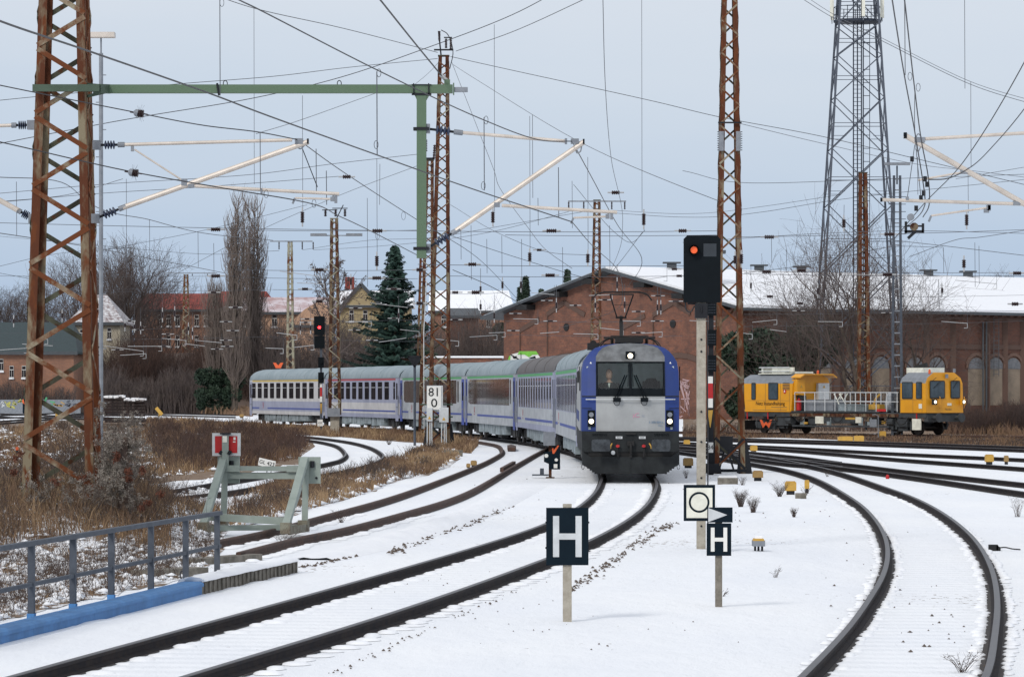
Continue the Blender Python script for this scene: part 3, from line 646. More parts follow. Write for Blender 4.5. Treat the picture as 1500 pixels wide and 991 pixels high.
# ------------------------------------------------------------------ buffer stop
def buffer_stop():
    p1 = G(436, 791); p0 = G(322, 779)     # rail contact points
    c = (p0 + p1) / 2; tr = Vector((.155, .988, 0)); rt_ = Vector((.988, -.155, 0))
    t = empty('buffer_stop', (c.x, c.y, 0), 'pale green steel buffer stop with square red and white board', 'buffer stop')
    hb = .78
    def L(a, bb_, z): return Vector((0, 0, z)) + rt_ * a + tr * bb_
    for sd in (-1, 1):
        x = sd * .76
        b = MB(); b.beam(L(x, .55, 1.4), L(x, -1.05, .24), .135, .10); b.beam(L(x + sd * .02, .05, .95), L(x + sd * .02, -.45, .62), .05, .2); b.build('strut', 'bufgreen', t)
        b = MB(); b.beam(L(x + .02, .55, 1.38), L(x + .02, .45, .22), .11, .09); b.build('upright', 'bufgreen', t)
        b = MB(); b.box(tuple(L(x, -1.05, .19)), (.18, .18, .2), rz=-.155); b.box(tuple(L(x, .45, .18)), (.18, .2, .2), rz=-.155); b.beam(L(x - .06, -1.1, .14), L(x - .06, .55, .14), .04, .14); b.beam(L(x + .06, -1.1, .14), L(x + .06, .55, .14), .04, .14); b.build('rail_clamp', 'bufdark', t)
        b = MB(); b.beam(L(x - .14, .66, 1.19), L(x + .27, .66, 1.19), .04, .49); b.build('buffer_plate', 'bufgreen', t)
        b = MB(); b.disc(tuple(L(x + .2, .63, 1.05)), tr, .022, .04, 8); b.disc(tuple(L(x + .13, .6, 1.30)), (0, 0, 1), .04, .12, 8); b.build('bolt', 'darksteel', t)
    b = MB(); b.beam(L(-.76, .52, 1.22), L(.76, .52, 1.22), .1, .09); b.beam(L(-.76, .56, 1.09), L(.76, .56, 1.09), .08, .12); b.build('cross_beam', 'bufgreen', t)
    b = MB(); b.beam(L(-.8, -.35, .36), L(.8, -.85, .30), .09, .13); b.beam(L(-.75, -.45, .16), L(.7, .2, .16), .09, .1); b.build('lower_beam', 'bufgreen', t)
    b = MB()
    for a in (-.58, .58): b.beam(L(a - .14, .46, 1.22), L(a + .14, .46, 1.22), .02, .12)
    b.build('gusset', 'bufgreen', t)
    b = MB(); b.beam(L(-.72, .5, 1.25), L(-.72, .5, 1.82), .12, .08, up=(0, 1, 0)); b.build('board_post', 'bufgreen', t)
    sx = -.72
    b = MB(); b.beam(L(sx - .265, .58, 1.66), L(sx + .265, .58, 1.66), .03, .42); sg = b.build('signal_board', 'signgrey', t)
    b = MB(); b.beam(L(sx - .21, .562, 1.66), L(sx + .21, .562, 1.66), .01, .31); b.build('red_panel', 'red', sg)
    b = MB(); b.beam(L(sx + .14, .554, 1.77), L(sx + .18, .554, 1.77), .008, .05); b.beam(L(sx + .13, .554, 1.71), L(sx + .18, .554, 1.71), .008, .02); b.build('sticker', 'white', sg)
    b = MB(); b.beam(L(sx - .09, .5, 1.86), L(sx + .09, .5, 1.86), .12, .025); b.beam(L(sx - .1, .5, 1.48), L(sx - .06, .5, 1.54), .1, .05); b.beam(L(sx + .06, .5, 1.48), L(sx + .1, .5, 1.54), .1, .05); b.build('clamp', 'darksteel', sg)
    b = MB(); b.beam(L(sx, .45, 1.7), L(sx, .45, 1.82), .08, .01, up=(0, 1, 0)); b.build('cream_mark', 'cream', t)
M['bufgreen'] = mat('buffer_green', (0.29, 0.34, 0.31), .6, 0, (0.23, .275, .25), 3, .4)
M['bufdark'] = mat('buffer_foot', (0.22, 0.22, 0.17), .7, 0, (0.12, .09, .06), 7)
buffer_stop()
Y = 100.0
t = empty('track_number_plate', (PX(391, Y), Y, 0), 'small tilted white plate reading GL 423 behind the buffer stop', 'sign')
b = MB(); b.tube([(0, 0, 0), (0, 0, 1.0 - .3)], .015, 6); b.build('post', 'darksteel', t)
b = MB(); z = CZ - (678.5 - HY) * Y / F; b.mesh([], []); b.poly([(-.24, -.02, z - .04), (.20, -.02, z - .14), (.24, -.02, z + .06), (-.2, -.02, z + .16)], (0, .012, 0)); pl = b.build('panel', 'white', t)
text('lettering', 'GL 423', .14, (0, -.026, z + .01), (R(90), R(13), 0), pl, 'black', .002)
# ================================================================== LATTICE MASTS
def lattice(label, x0p, x1p, y0p, wt, wb, Y, ybase=None, k=.63, leg='rust', br='brace_rust', br2='oldgreen', legw=.13, xx=False, lean=0, zb=0.0, group='lattice masts of the railway yard', foot=False, brw=.06, zt=None):
    # x0p: pixel x of the centre at the base, x1p: at the top, y0p: top pixel; widths in metres
    s = F / Y; X0 = PX(x0p, Y); X1 = PX(x1p, Y); ztop = zt or PZ(y0p, Y)
    t = empty('lattice_mast', (X0, Y, zb), label, 'mast', group)
    H = ztop - zb
    def corner(sx, sy, z):
        f = z / H; w = wb + (wt - wb) * f; return Vector((sx * w / 2 + (X1 - X0) * f, sy * w / 2, z))
    for sx in (-1, 1):
        for sy in (-1, 1):
            b = MB(); a, c = corner(sx, sy, 0), corner(sx, sy, H); i = legw / 2
            b.beam(a + Vector((-sx * i, 0, 0)), c + Vector((-sx * i, 0, 0)), .018, legw, up=(1, 0, 0)) if False else None
            # L section: two flanges
            for (dx, dy, ww, hh) in ((-sx * legw / 2, 0, legw, .016), (0, -sy * legw / 2 - sy * .009, .016, legw)):
                p, q = a + Vector((dx, dy, 0)), c + Vector((dx, dy, 0)); vs = []
                for e in (p, q):
                    for ii, jj in ((-1, -1), (1, -1), (1, 1), (-1, 1)): vs.append(e + Vector((ii * ww / 2, jj * hh / 2, 0)))
                b.mesh(vs, [(3, 2, 1, 0), (4, 5, 6, 7), (0, 1, 5, 4), (1, 2, 6, 5), (2, 3, 7, 6), (3, 0, 4, 7)])
            b.build('leg', leg, t)
    # zigzag faces
    for face in range(4):
        b = MB(); z = .15; sd = 1 if face in (0, 1) else -1
        while True:
            f = z / H; w = wb + (wt - wb) * f; z2 = z + k * w
            if z2 > H - .03: break
            if face == 0: p, q = corner(-sd, -1, z), corner(sd, -1, z2); o = Vector((0, -.02, 0))
            elif face == 2: p, q = corner(-sd, 1, z), corner(sd, 1, z2); o = Vector((0, .02, 0))
            elif face == 1: p, q = corner(1, -sd, z), corner(1, sd, z2); o = Vector((.02, 0, 0))
            else: p, q = corner(-1, -sd, z), corner(-1, sd, z2); o = Vector((-.02, 0, 0))
            if xx and face in (0, 2):
                p2, q2 = corner(sd, -1 if face == 0 else 1, z), corner(-sd, -1 if face == 0 else 1, z2); b.beam(p2 + o * .2, q2 + o * .2, .012, brw, up=(0, 0, 1))
            b.beam(p + o, q + o, brw if face in (1, 3) else .014, brw if face in (0, 2) else .014, up=(0, 0, 1)) if face in (0, 2) else b.beam(p + o, q + o, .014, brw)
            z = z2 + w * .07; sd = -sd
        b.build('bracing', br if face in (0, 1) else br2, t)
    b = MB(); b.box((X1 - X0, 0, H), (wt * 1.15, wt * 1.15, .05)); b.build('cap_plate', br2, t)
    if foot:
        b = MB()
        for sx in (-1, 1):
            for sy in (-1, 1):
                a = corner(sx, sy, 0); c = corner(sx, sy, 1.1)
                b.poly([a + Vector((-.22, 0, 0)), a + Vector((.22, 0, 0)), c + Vector((.07, 0, 0)), c + Vector((-.07, 0, 0))], (0, .12 * -sy, 0))
        b.beam(corner(-1, -1, .1), corner(1, -1, .1), .1, .1); b.build('foot', 'darksteel', t)
        b = MB()
        for z_ in (1.15,):
            b.beam(corner(-1, -1, .15), corner(1, -1, z_), .05, .08); b.beam(corner(1, -1, .15), corner(-1, -1, z_), .05, .08)
        b.build('foot_brace', 'darksteel', t)
    return t, corner, H
GY = 65.0; gs = F / GY
def gp(x, y, dy=0.0): return P(x, y, GY + dy)
# big mast on the left
mL, cL, HL = lattice('big rusty lattice mast at the left carrying a green beam', 91, 94.5, -60, .74, 1.28, GY, k=.60, legw=.145, brw=.085)
mR, cR, HR = lattice('tall rusty lattice mast just right of the black-headed signal', 1068, 1068.5, -30, .46, .98, 120, k=.92, legw=.15, brw=.06, foot=True)
b = MB()
for dx in (-.27, .27): b.box((dx, -.42, CZ + (571 - 208) / (F / 120)), (.15, .12, .62))
b.build('switch_box', 'galv', mR)
b = MB()
for dx in (-.37, .37):
    for k in range(9): b.box((dx, -.4, CZ + (571 - 221 + k * 3.3) / (F / 120)), (.055, .05, .022))
b.box((0, -.42, CZ + (571 - 181) / (F / 120)), (.75, .06, .05)); b.build('bracket', 'darksteel', mR)
m2, c2, H2 = lattice('tall rusty lattice mast behind the 81 0 sign', 643, 650, 82, .46, 1.05, 174, k=.8, legw=.15, brw=.06, foot=True, leg='rust2')
m3, c3, H3 = lattice('rusty lattice mast immediately left of the 81 0 sign', 624, 629.5, 235, .42, .85, 215, k=.8, legw=.15, brw=.06, leg='rust2')
m3b, _, _ = lattice('pale rusty lattice mast behind the train under the green drop post', 614, 619, 378, .5, .7, 330, k=.8, legw=.18, brw=.07)
m4, c4, H4 = lattice('lattice mast on a grey concrete plinth beside the red signal lamp', 490.5, 489.5, 320, .42, .72, 221, k=.85, leg='rust2', br='brace_cream', br2='brace_cream', legw=.15, zb=1.2, brw=.06)
m5, _, _ = lattice('yellowish lattice mast rising behind the first coach', 425.5, 425, 353, .42, .85, 340, k=.8, leg='brace_cream', br='brace_cream', br2='brace_cream', legw=.18, brw=.08)
m6, _, _ = lattice('slim rusty lattice mast in front of the dark thicket on the left', 273, 272.5, 402, .55, 1.4, 480, k=.8, leg='brace_rust', br='brace_cream', br2='brace_cream', legw=.2, brw=.09)
m8, _, _ = lattice('rusty lattice mast with twin crossarms in front of the brick gable', 872, 874.5, 293, .5, 1.0, 290, k=.8, leg='rust2', br='brace_rust', legw=.17, brw=.07)
m9, _, _ = lattice('rusty lattice mast in front of the grey radio tower', 1265, 1264, 253, .55, .95, 262, k=.6, legw=.22, brw=.08, leg='rust', br='rust2')
m10 = empty('ladder_mast', (PX(1314, 212), 212, 0), 'slim grey two-legged mast in front of the yellow maintenance vehicle', 'mast')
H = PZ(257, 212)
for sx in (-1, 1): b = MB(); b.beam((sx * .27, 0, 0), (sx * .17, 0, H), .13, .18, up=(0, 1, 0)); b.build('leg', 'greysteel', m10)
b = MB(); z = .3
while z < H: b.box((0, -.02, z), (.46, .08, .07)); z += .62
b.build('rung', 'galv', m10)
b = MB(); b.tube([(0, 0, H - .5), (0, 0, H + .55)], .05, 6); 
for k in range(7): b.box((0, 0, H - 1.2 - k * .42), (1.0, .04, .035))
b.build('climbing_step', 'greysteel', m10)
b = MB(); b.box((0, -.1, H + .65), (1.45, .35, .14)); b.build('floodlight', 'galv', m10)
# equipment on mast 2 (boxes, cables) - boxes can be lifted away but are bolted: parts of the mast
s2 = F / 174; b0 = m2.location.x
def m2p(x, y, dy=-.62): return (PX(x, 174) - b0, dy, PZ(y, 174))
t = empty('kilometre_sign', (PX(636, 172.8), 172.8, 0), 'white enamel board reading 81 0 on the rusty mast', 'sign')
z = PZ(582.5, 172.8)
b = MB(); b.box((0, 0, z), (.68, .05, 1.1)); b.box((.03, .03, z), (.74, .04, 1.14)); b.build('frame', 'signgrey', t)
b = MB(); b.box((0, -.032, z), (.64, .012, 1.06)); b.build('panel', 'white', t)
text('lettering', '81', .56, (0, -.045, z + .25), (R(90), 0, 0), t, 'black', .006, 1.0); text('lettering', '0', .56, (0, -.045, z - .25), (R(90), 0, 0), t, 'black', .006, 1.15)
b = MB(); b.box((.2, .2, z - .45), (.06, .3, .05)); b.build('bracket', 'darksteel', t)
for (xa, xb, ya, yb, lab) in ((643.5, 657, 596.5, 618, 'pale control box with warning triangle at the right of the 81 0 mast'), (625, 633.5, 597, 616.5, 'smaller pale control box hanging below the 81 0 board')):
    Yb = 172.7; t = empty('control_box', (PX((xa + xb) / 2, Yb), Yb, 0), lab, 'control box', 'control boxes on the mast')
    b = MB(); w = (xb - xa) / F * Yb; b.bb(-w / 2, w / 2, -.12, .12, PZ(yb, Yb), PZ(ya, Yb)); b.build('case', 'signgrey', t)
    b = MB(); zc = PZ(yb - 5, Yb); b.poly([(-.08, -.128, zc - .07), (.08, -.128, zc - .07), (0, -.128, zc + .08)], (0, .006, 0)); b.build('warning_triangle', 'yellow', t)
    b = MB()
    for dx in (-.1, .02, .1): b.tube([(dx, 0, PZ(yb, Yb)), (dx * 1.1, 0, .1)], .028, 6)
    b.build('cable_pipe', 'signgrey', t)
b = MB()
for sy in (-1, 1):
    b.box((PX(640, 174) - b0, -.58 * 1, PZ(601 + 9 * sy, 174)), (1.5, .08, .07))
b.build('bracket', 'dgreen', m2)
# top gear of mast 2
b = MB(); zt = H2
b.tube([(.1, 0, zt), (-.02, 0, zt + 1.15)], .04, 6); b.box((.22, 0, zt + .28), (.9, .1, .07)); b.box((.42, 0, zt + .85), (.38, .08, .05)); b.build('switch_arm', 'darksteel', m2)
b = MB()
for dx, za, zb_ in ((.33, .35, .8), (.55, .3, .82), (.02, .7, 1.15)): b.ribs((dx, -.05, zt + za), (dx, -.05, zt + zb_), .065, .03, 7)
b.build('insulator', 'insul', m2)
b = MB(); b.tube(spline([(.1, 0, zt + 1.2), (.4, 0, zt + 1.0), (.65, 0, zt + .2), (.5, 0, zt - .6)], 6), .02, 4); b.build('jumper_wire', 'wire', m2)
b = MB(); b.tube([(-.1, -.4, .2), (-.12, -.38, 6), (.05, -.36, 9)], .03, 5); b.build('conduit', 'signgrey', m3)
b = MB(); b.tube([(0, 0, H3), (0, 0, H3 + 1.6)], .03, 5); b.box((0, 0, H3 + .1), (1.0, .2, .12)); b.build('switch_arm', 'darksteel', m3)
b = MB(); b.ribs((-.0, -.1, H3 + .5), (0, -.1, H3 + 1.2), .09, .04, 7); b.ribs((.45, -.1, H3 + .1), (.5, -.1, H3 + .9), .08, .04, 6); b.build('insulator', 'insul', m3)
# plinth of mast 4
b = MB(); b.box((0, 0, -.6), (.52, .6, 1.3)); b.build('plinth', 'concrete', m4); b = MB(); b.box((-.05, -.45, .15), (.75, .3, .5)); b.build('junction_box', 'galv', m4)
b = MB()
for dx in (-.35, .35): b.box((dx, -.3, PZ(344, 221) - 1.2), (.0, .0, .0))
b = MB(); b.box((-.95, -.2, PZ(344, 221) - 1.2), (.95, .3, .16)); b.box((1.15, -.2, PZ(344, 221) - 1.2), (.95, .3, .16)); b.beam((-.6, -.1, PZ(345, 221) - 1.2), (.8, -.1, PZ(345, 221) - 1.2), .06); b.build('floodlight', 'galv', m4)
b = MB(); zt = H4; b.box((.3, 0, zt + .6), (.9, .06, .05)); b.box((-.3, 0, zt + .5), (.9, .06, .05)); b.tube([(.1, 0, zt), (.5, 0, zt + .8)], .03, 5); b.build('switch_arm', 'darksteel', m4)
b = MB()
for dx in (-.55, .05, .6): b.ribs((dx, -.05, zt + .12), (dx, -.05, zt + .55), .09, .04, 5)
b.build('insulator', 'insul', m4)
def twin_arm(m_, Y, y, xa, xb, xs, base=0, dn=7):
    t = m_; bx = t.location.x
    b = MB(); b.beam((PX(xa, Y) - bx, -.25, PZ(y, Y) - base), (PX(xb, Y) - bx, -.25, PZ(y, Y) - base), .08, .1); b.build('crossarm', 'galv', t)
    b = MB()
    for x in xs: b.ribs((PX(x, Y) - bx, -.25, PZ(y + 1, Y) - base), (PX(x, Y) - bx, -.25, PZ(y + dn, Y) - base), .07, .035, 5)
    b.build('insulator', 'insul', t)
twin_arm(m8, 290, 295, 832, 917, (833, 855, 896, 915), dn=12)
twin_arm(m5, 340, 353.5, 396, 458, (409, 443, 459), dn=12)
twin_arm(m6, 480, 400, 240, 318, (282, 304), dn=4)
# green gantry: clamp, beam, drop post (one thing)
t = empty('green_gantry_beam', (PX(150, GY), GY, 0), 'long green beam running from the left mast to the drop post', 'gantry beam')
ox = Vector((PX(150, GY), GY, 0))
b = MB(); b.beam(gp(150, 130.5) - ox, gp(663, 130.5) - ox, .16, .145); b.build('beam', 'green', t)
b = MB(); b.beam(gp(48, 129, -.62) - ox, gp(146, 129, -.62) - ox, .1, .12); b.beam(gp(60, 129, .62) - ox, gp(150, 129, .62) - ox, .1, .12)
b.beam(gp(142, 130, -.62) - ox, gp(156, 130.5, 0) - ox, .14, .16); b.beam(gp(142, 130, .62) - ox, gp(156, 130.5, 0) - ox, .14, .16)
b.beam(gp(128, 124, -.4) - ox, gp(160, 127, 0) - ox, .05, .05); b.beam(gp(128, 141, -.4) - ox, gp(158, 134, 0) - ox, .05, .05); b.build('mast_clamp', 'dgreen', t)
b = MB(); b.box(tuple(gp(655, 121) - ox), (.1, .1, .1)); b.box(tuple(gp(664.5, 130.5) - ox), (.02, .2, .2)); b.build('end_plate', 'green', t)
b = MB(); b.box(tuple(gp(675, 131.5) - ox), (.24, .14, .08)); b.build('end_box', 'galv', t)
b = MB()
for x in (330, 497): b.tube(spline([gp(x - 3, 125) - ox, gp(x - 2.5, 120) - ox, gp(x, 118) - ox, gp(x + 2.5, 120) - ox, gp(x + 3, 125) - ox], 4), .008, 5)
b.tube([gp(318, 122, -.1) - ox, gp(321, 140, -.1) - ox], .02, 5); b.build('eye_bolt', 'darksteel', t)
pb = MB(); pb.box(tuple(gp(617.5, 257) - ox), (14 / gs, .2, 242 / gs)); pt = pb.build('drop_post', 'green', t)
b = MB(); b.poly([gp(606, 136.5, -.09) - ox, gp(630, 136.5, -.09) - ox, gp(624.5, 146, -.09) - ox, gp(610.5, 146, -.09) - ox], (0, .18, 0)); b.build('head_plate', 'green', t)
b = MB()
for x in (606, 628): b.beam(gp(x, 122, -.1) - ox, gp(x, 138, -.1) - ox, .02, .02)
b.beam(gp(603, 138, -.1) - ox, gp(632, 138, -.1) - ox, .02, .04); b.beam(gp(603, 124, -.1) - ox, gp(632, 124, -.1) - ox, .015, .015); 
for y in (189, 364): b.box(tuple(gp(617, y) - ox), (.27, .24, .05))
b.build('clamp_band', 'darksteel', t)

# ------------------------------------------------------------------ cantilevers
def tube_thing(pts): pass
def cantilever(label, Y, ins_top, top, ins_low, strut, brace, reg, steady, extra=None):
    o = P(ins_low[0][0], ins_low[0][1], Y); t = empty('cantilever_arm', tuple(o), label, 'cantilever', 'tubular cantilevers of the overhead line')
    q = lambda p, dy=0: P(p[0], p[1], Y + dy) - o
    def tb(name, pts, r, m='alu'):
        b = MB(); b.tube([q(p) for p in pts], r, 10); return b.build(name, m, t)
    if top: tb('top_tube', top, .031)
    st = tb('strut_tube', strut, .048)
    if brace: tb('brace_tube', brace, .016)
    if reg: tb('registration_tube', reg, .031)
    if steady:
        tb('steady_arm', steady, .018)
        b = MB(); e = q(steady[-1]); b.box(tuple(e), (.07, .05, .08)); b.beam(q(steady[-1]), q((steady[-1][0] + 2, reg_y(reg, steady[-1][0]))), .03); c = q(steady[0]); b.beam(c, c + Vector((-.04, 0, -.10)), .035); b.build('clamp', 'galv', t)
    for nm, iv in (('insulator', ins_top), ('insulator', ins_low)):
        if not iv: continue
        a, c = q(iv[0]), q(iv[1]); b = MB(); b.tube([a, c], .022, 8); d_ = c - a
        b.build('insulator_rod', 'darksteel', t)
        b = MB(); b.ribs(a + d_ * .3, a + d_ * .75, .075, .025, 4, seg=12); b.build(nm, 'insul_b', t)
        b = MB(); b.box(tuple(a), (.14, .14, .16)); b.build('end_fitting', 'galv', t); b = MB(); b.tube([a + d_ * .85, a + d_ * 1.12], .048, 10); b.build('end_fitting', 'galv', t)
    if extra: extra(t, q)
    return t
def reg_y(reg, x):
    (xa, ya), (xb, yb) = reg[0], reg[-1]; return ya + (yb - ya) * (x - xa) / (xb - xa)
def fitA(t, q):
    b = MB(); b.box(tuple(q((438, 207))), (.14, .1, .1)); b.tube(spline([q((436, 207)), q((435, 214)), (q((440, 218))), q((446, 213))], 5), .012, 5); b.box(tuple(q((270, 267))), (.1, .1, .12)); b.box(tuple(q((280, 272))), (.1, .1, .06)); b.box(tuple(q((383, 280))), (.03, .09, .09)); b.box(tuple(q((492, 292))), (.05, .05, .13)); b.box(tuple(q((194, 218))), (.05, .06, .09)); b.build('fitting', 'galv', t)
    b = MB(); b.box(tuple(q((451, 207))), (.03, .1, .09)); b.tube([q((443, 218)), q((465, 274))], .008, 4); b.build('hanger', 'darksteel', t)
cantilever('pale tubular cantilever reaching right from the big left mast', GY, [(142, 212.5), (178, 212)], [(178, 212), (428, 205)], [(140, 320), (180, 304)], [(180, 304), (452, 207.5)], [(197, 219), (270, 266)], [(285, 272.5), (497, 284)], [(432, 290), (487, 291.5)], fitA)
def fitB(t, q):
    b = MB(); b.box(tuple(q((842, 207))), (.14, .1, .09)); b.tube(spline([q((844, 214)), q((845, 224)), q((850, 222)), q((852, 214))], 5), .012, 5); b.box(tuple(q((728, 300))), (.1, .1, .08)); b.box(tuple(q((896, 316))), (.05, .05, .13)); b.box(tuple(q((829, 207))), (.04, .09, .1)); b.build('fitting', 'galv', t)
    b = MB(); b.box(tuple(q((855, 207.5))), (.03, .1, .09)); b.build('tube_cap', 'black', t)
cantilever('pale tubular cantilever reaching right from the green drop post', GY, [(624, 188.5), (672, 194)], [(672, 194), (830, 207)], [(625, 364), (668, 338)], [(668, 338), (855, 208)], None, [(735, 301), (904, 311)], [(840, 319), (890, 317)], fitB)
cantilever('short end of a pale cantilever left of the big mast', GY, [(46, 183), (20, 183.5)], [(20, 183.5), (-90, 187)], [(48, 320), (28, 309)], [(28, 309), (-130, 222)], None, None, None)
# right-hand cantilever with its own mast outside the frame
YR = 64.0
def fitC(t, q):
    b = MB(); b.box(tuple(q((1347, 205))), (.18, .1, .09)); b.tube(spline([q((1340, 206)), q((1345, 196)), q((1350, 203)), q((1345, 222)), q((1341, 218))], 5), .010, 5); b.box(tuple(q((1412, 252))), (.12, .08, .07)); b.box(tuple(q((1449, 303))), (.05, .05, .13)); b.box(tuple(q((1445, 309))), (.09, .05, .06)); b.box(tuple(q((1489, 298))), (.12, .08, .07)); b.box(tuple(q((1329, 291))), (.05, .06, .07)); b.build('fitting', 'galv', t)
    b = MB(); b.box(tuple(q((1326, 198.5))), (.05, .1, .1)); b.box(tuple(q((1291, 292.5))), (.03, .07, .07)); b.build('tube_cap', 'black', t)
    b = MB(); b.tube([q((1345, 264)), q((1412, 252))], .018, 8); b.build('steady_arm', 'alu', t)
cantilever('pale tubular cantilever entering from the right edge', YR, [(1655, 186), (1620, 188)], [(1620, 188), (1347, 204)], [(1655, 392), (1616, 365)], [(1616, 365), (1325, 198)], None, [(1290, 292.5), (1500, 299)], [(1364, 316), (1448, 304)], fitC)
lattice('rusty lattice mast beyond the right edge holding the cantilever', 1700, 1700, -60, .7, 1.2, YR, k=.6)
# pulley and tensioning gear
t = empty('tensioning_gear', tuple(P(1340, 320, YR)), 'dark pulley and clamp frame hanging in the wires at right', 'tensioning gear')
q = lambda x, y: P(x, y, YR) - P(1340, 320, YR)
b = MB(); b.tube([q(1334, 318) + Vector((0, -.05, 0)), q(1334, 318) + Vector((0, .05, 0))], .06, 14); b.build('pulley', 'galv', t)
b = MB(); b.beam(q(1325, 339), q(1352, 339), .05, .045); b.beam(q(1328, 331), q(1352, 331), .03, .03); b.box(tuple(q(1327, 333)), (.04, .05, .2)); b.box(tuple(q(1352, 334)), (.04, .05, .16)); b.beam(q(1330, 349), q(1342, 338), .04, .05); b.build('frame', 'darksteel', t)
b = MB(); b.disc(tuple(q(1339, 332)), (0, 1, 0), .07, .08, 10); b.build('clamp_nut', 'rust2', t)
b = MB()
for (x, y) in ((1353, 283), (1349, 290), (1342, 305), (1355, 262), (1358, 270), (1336, 233)): b.box(tuple(q(x, y)), (.06, .05, .09))
b.build('wire_clamp', 'darksteel', t)
# floodlight pole left
t = empty('floodlight_pole', (PX(148, 80), 80, 0), 'thin galvanised floodlight pole right behind the big left mast', 'light pole')
s8 = F / 80
b = MB(); b.tube([(0, 0, 0), (0, 0, PZ(78, 80))], .045, 8); b.tube([(0, 0, PZ(78, 80)), (0, 0, PZ(56, 80))], .02, 6)
for k in range(14): b.box(((-1) ** k * .06, 0, PZ(110 + 40 * k, 80)), (.1, .02, .02))
b.build('pole', 'galv', t)
b = MB(); b.box((0.02, 0, PZ(51.5, 80)), (38 / s8, .3, 7.5 / s8)); b.build('floodlight', 'alu', t)

# ------------------------------------------------------------------ RADIO TOWER
def radio_tower():
    Y = 300.0; s = F / Y; cx = 1256.0; X0 = PX(cx, Y)
    t = empty('radio_tower', (X0, Y, 0), 'tall grey lattice radio tower with antenna platform and ladder', 'radio tower')
    def hw(z): # half width
        y = HY - (z - CZ) * s; return (31.5 + (58.5 - 31.5) * (y - 36) / (450 - 36)) / s * .93
    zt = PZ(-25, Y)
    C = lambda sx, sy, z: Vector((sx * hw(z), sy * hw(z), z))
    for sx in (-1, 1):
        for sy in (-1, 1): b = MB(); b.beam(C(sx, sy, 0), C(sx, sy, zt), .16, .16, up=(0, 1, 0)); b.build('leg', 'towergrey', t)
    lv = [0.0, PZ(510, Y), PZ(400, Y), PZ(303, Y), PZ(220, Y), PZ(145, Y), PZ(83, Y), PZ(36, Y), zt]
    lv = sorted(set(lv))
    for face in range(4):
        b = MB()
        for i in range(len(lv) - 1):
            za, zb = lv[i], lv[i + 1]; 
            def fc(u, z):
                a = hw(z)
                return {0: Vector((u * a, -a, z)), 1: Vector((a, u * a, z)), 2: Vector((u * a, a, z)), 3: Vector((-a, u * a, z))}[face]
            zm = (za + zb) / 2
            b.beam(fc(-1, za), fc(0, zm) if False else fc(1, zb), .09, .09); b.beam(fc(1, za), fc(-1, zb), .07, .07); b.beam(fc(-1, zm), fc(1, zm), .05, .05)
            if i < 5: zq = za + (zb - za) * .25; b.beam(fc(-1, zq), fc(-.5, zq), .04, .04); b.beam(fc(1, zq), fc(.5, zq), .04, .04)
        b.build('bracing', 'towergrey', t)
    b = MB()
    for dx in (-.32, .0, .32): b.beam((dx, 0, .5), (dx, 0, zt), .09, .09, up=(0, 1, 0))
    z = .6
    while z < zt: b.box((0, 0, z), (.6, .05, .04)); z += .33
    b.build('ladder', 'towerdark', t)
    b = MB(); z = 2
    while z < PZ(40, Y): b.box((.75, 0, z), (.5, .04, .05)); z += 1.05
    b.tube([(.45, -.2, 0), (.45, -.2, zt)], .05, 5); b.tube([(.95, -.3, 0), (.95, -.3, zt - 3)], .03, 5); b.build('cable_ladder', 'towerdark', t)
    zp = PZ(31, Y); w = hw(zp) + .3
    b = MB(); n = 12; b.tube([(0, 0, zp - .12), (0, 0, zp + .06)], w * 1.02, 12); 
    for k in range(12): a = 2 * math.pi * k / 12; b.tube([(w * math.cos(a), w * math.sin(a), zp), (w * math.cos(a), w * math.sin(a), zp + 1.1)], .03, 4)
    for zz_ in (.5, 1.1):
        for k in range(12):
            a, c = 2 * math.pi * k / 12, 2 * math.pi * (k + 1) / 12; b.beam((w * math.cos(a), w * math.sin(a), zp + zz_), (w * math.cos(c), w * math.sin(c), zp + zz_), .04)
    b.build('platform', 'towerdark', t)
    for (x, ya, yb, yy) in ((1217, -14, 26, -.8), (1220.5, -10, 28, 1.0), (1290.5, -14, 27, -.8), (1294, -10, 25, .8), (1261, -8, 28, -2.2)):
        b = MB(); px = PX(x, Y) - X0; b.box((px, yy, (PZ(ya, Y) + PZ(yb, Y)) / 2), (.26, .2, (yb - ya) / s)); a_ = b.build('antenna_panel', 'cream', t)
        b = MB(); b.tube([(px, yy + .15, PZ(yb + 5, Y)), (px, yy + .15, PZ(ya - 6, Y))], .04, 6); b.beam((px, yy + .15, PZ(yb - 3, Y)), (px * .8, 0, PZ(yb - 3, Y)), .05); b.build('antenna_pole', 'galv', a_)
M['towergrey'] = mat('tower_grey', (0.09, 0.105, 0.135), .7, 0, spec=.3); M['towerdark'] = mat('tower_dark', (0.03, 0.04, 0.06), .7, 0, spec=.3)
radio_tower()

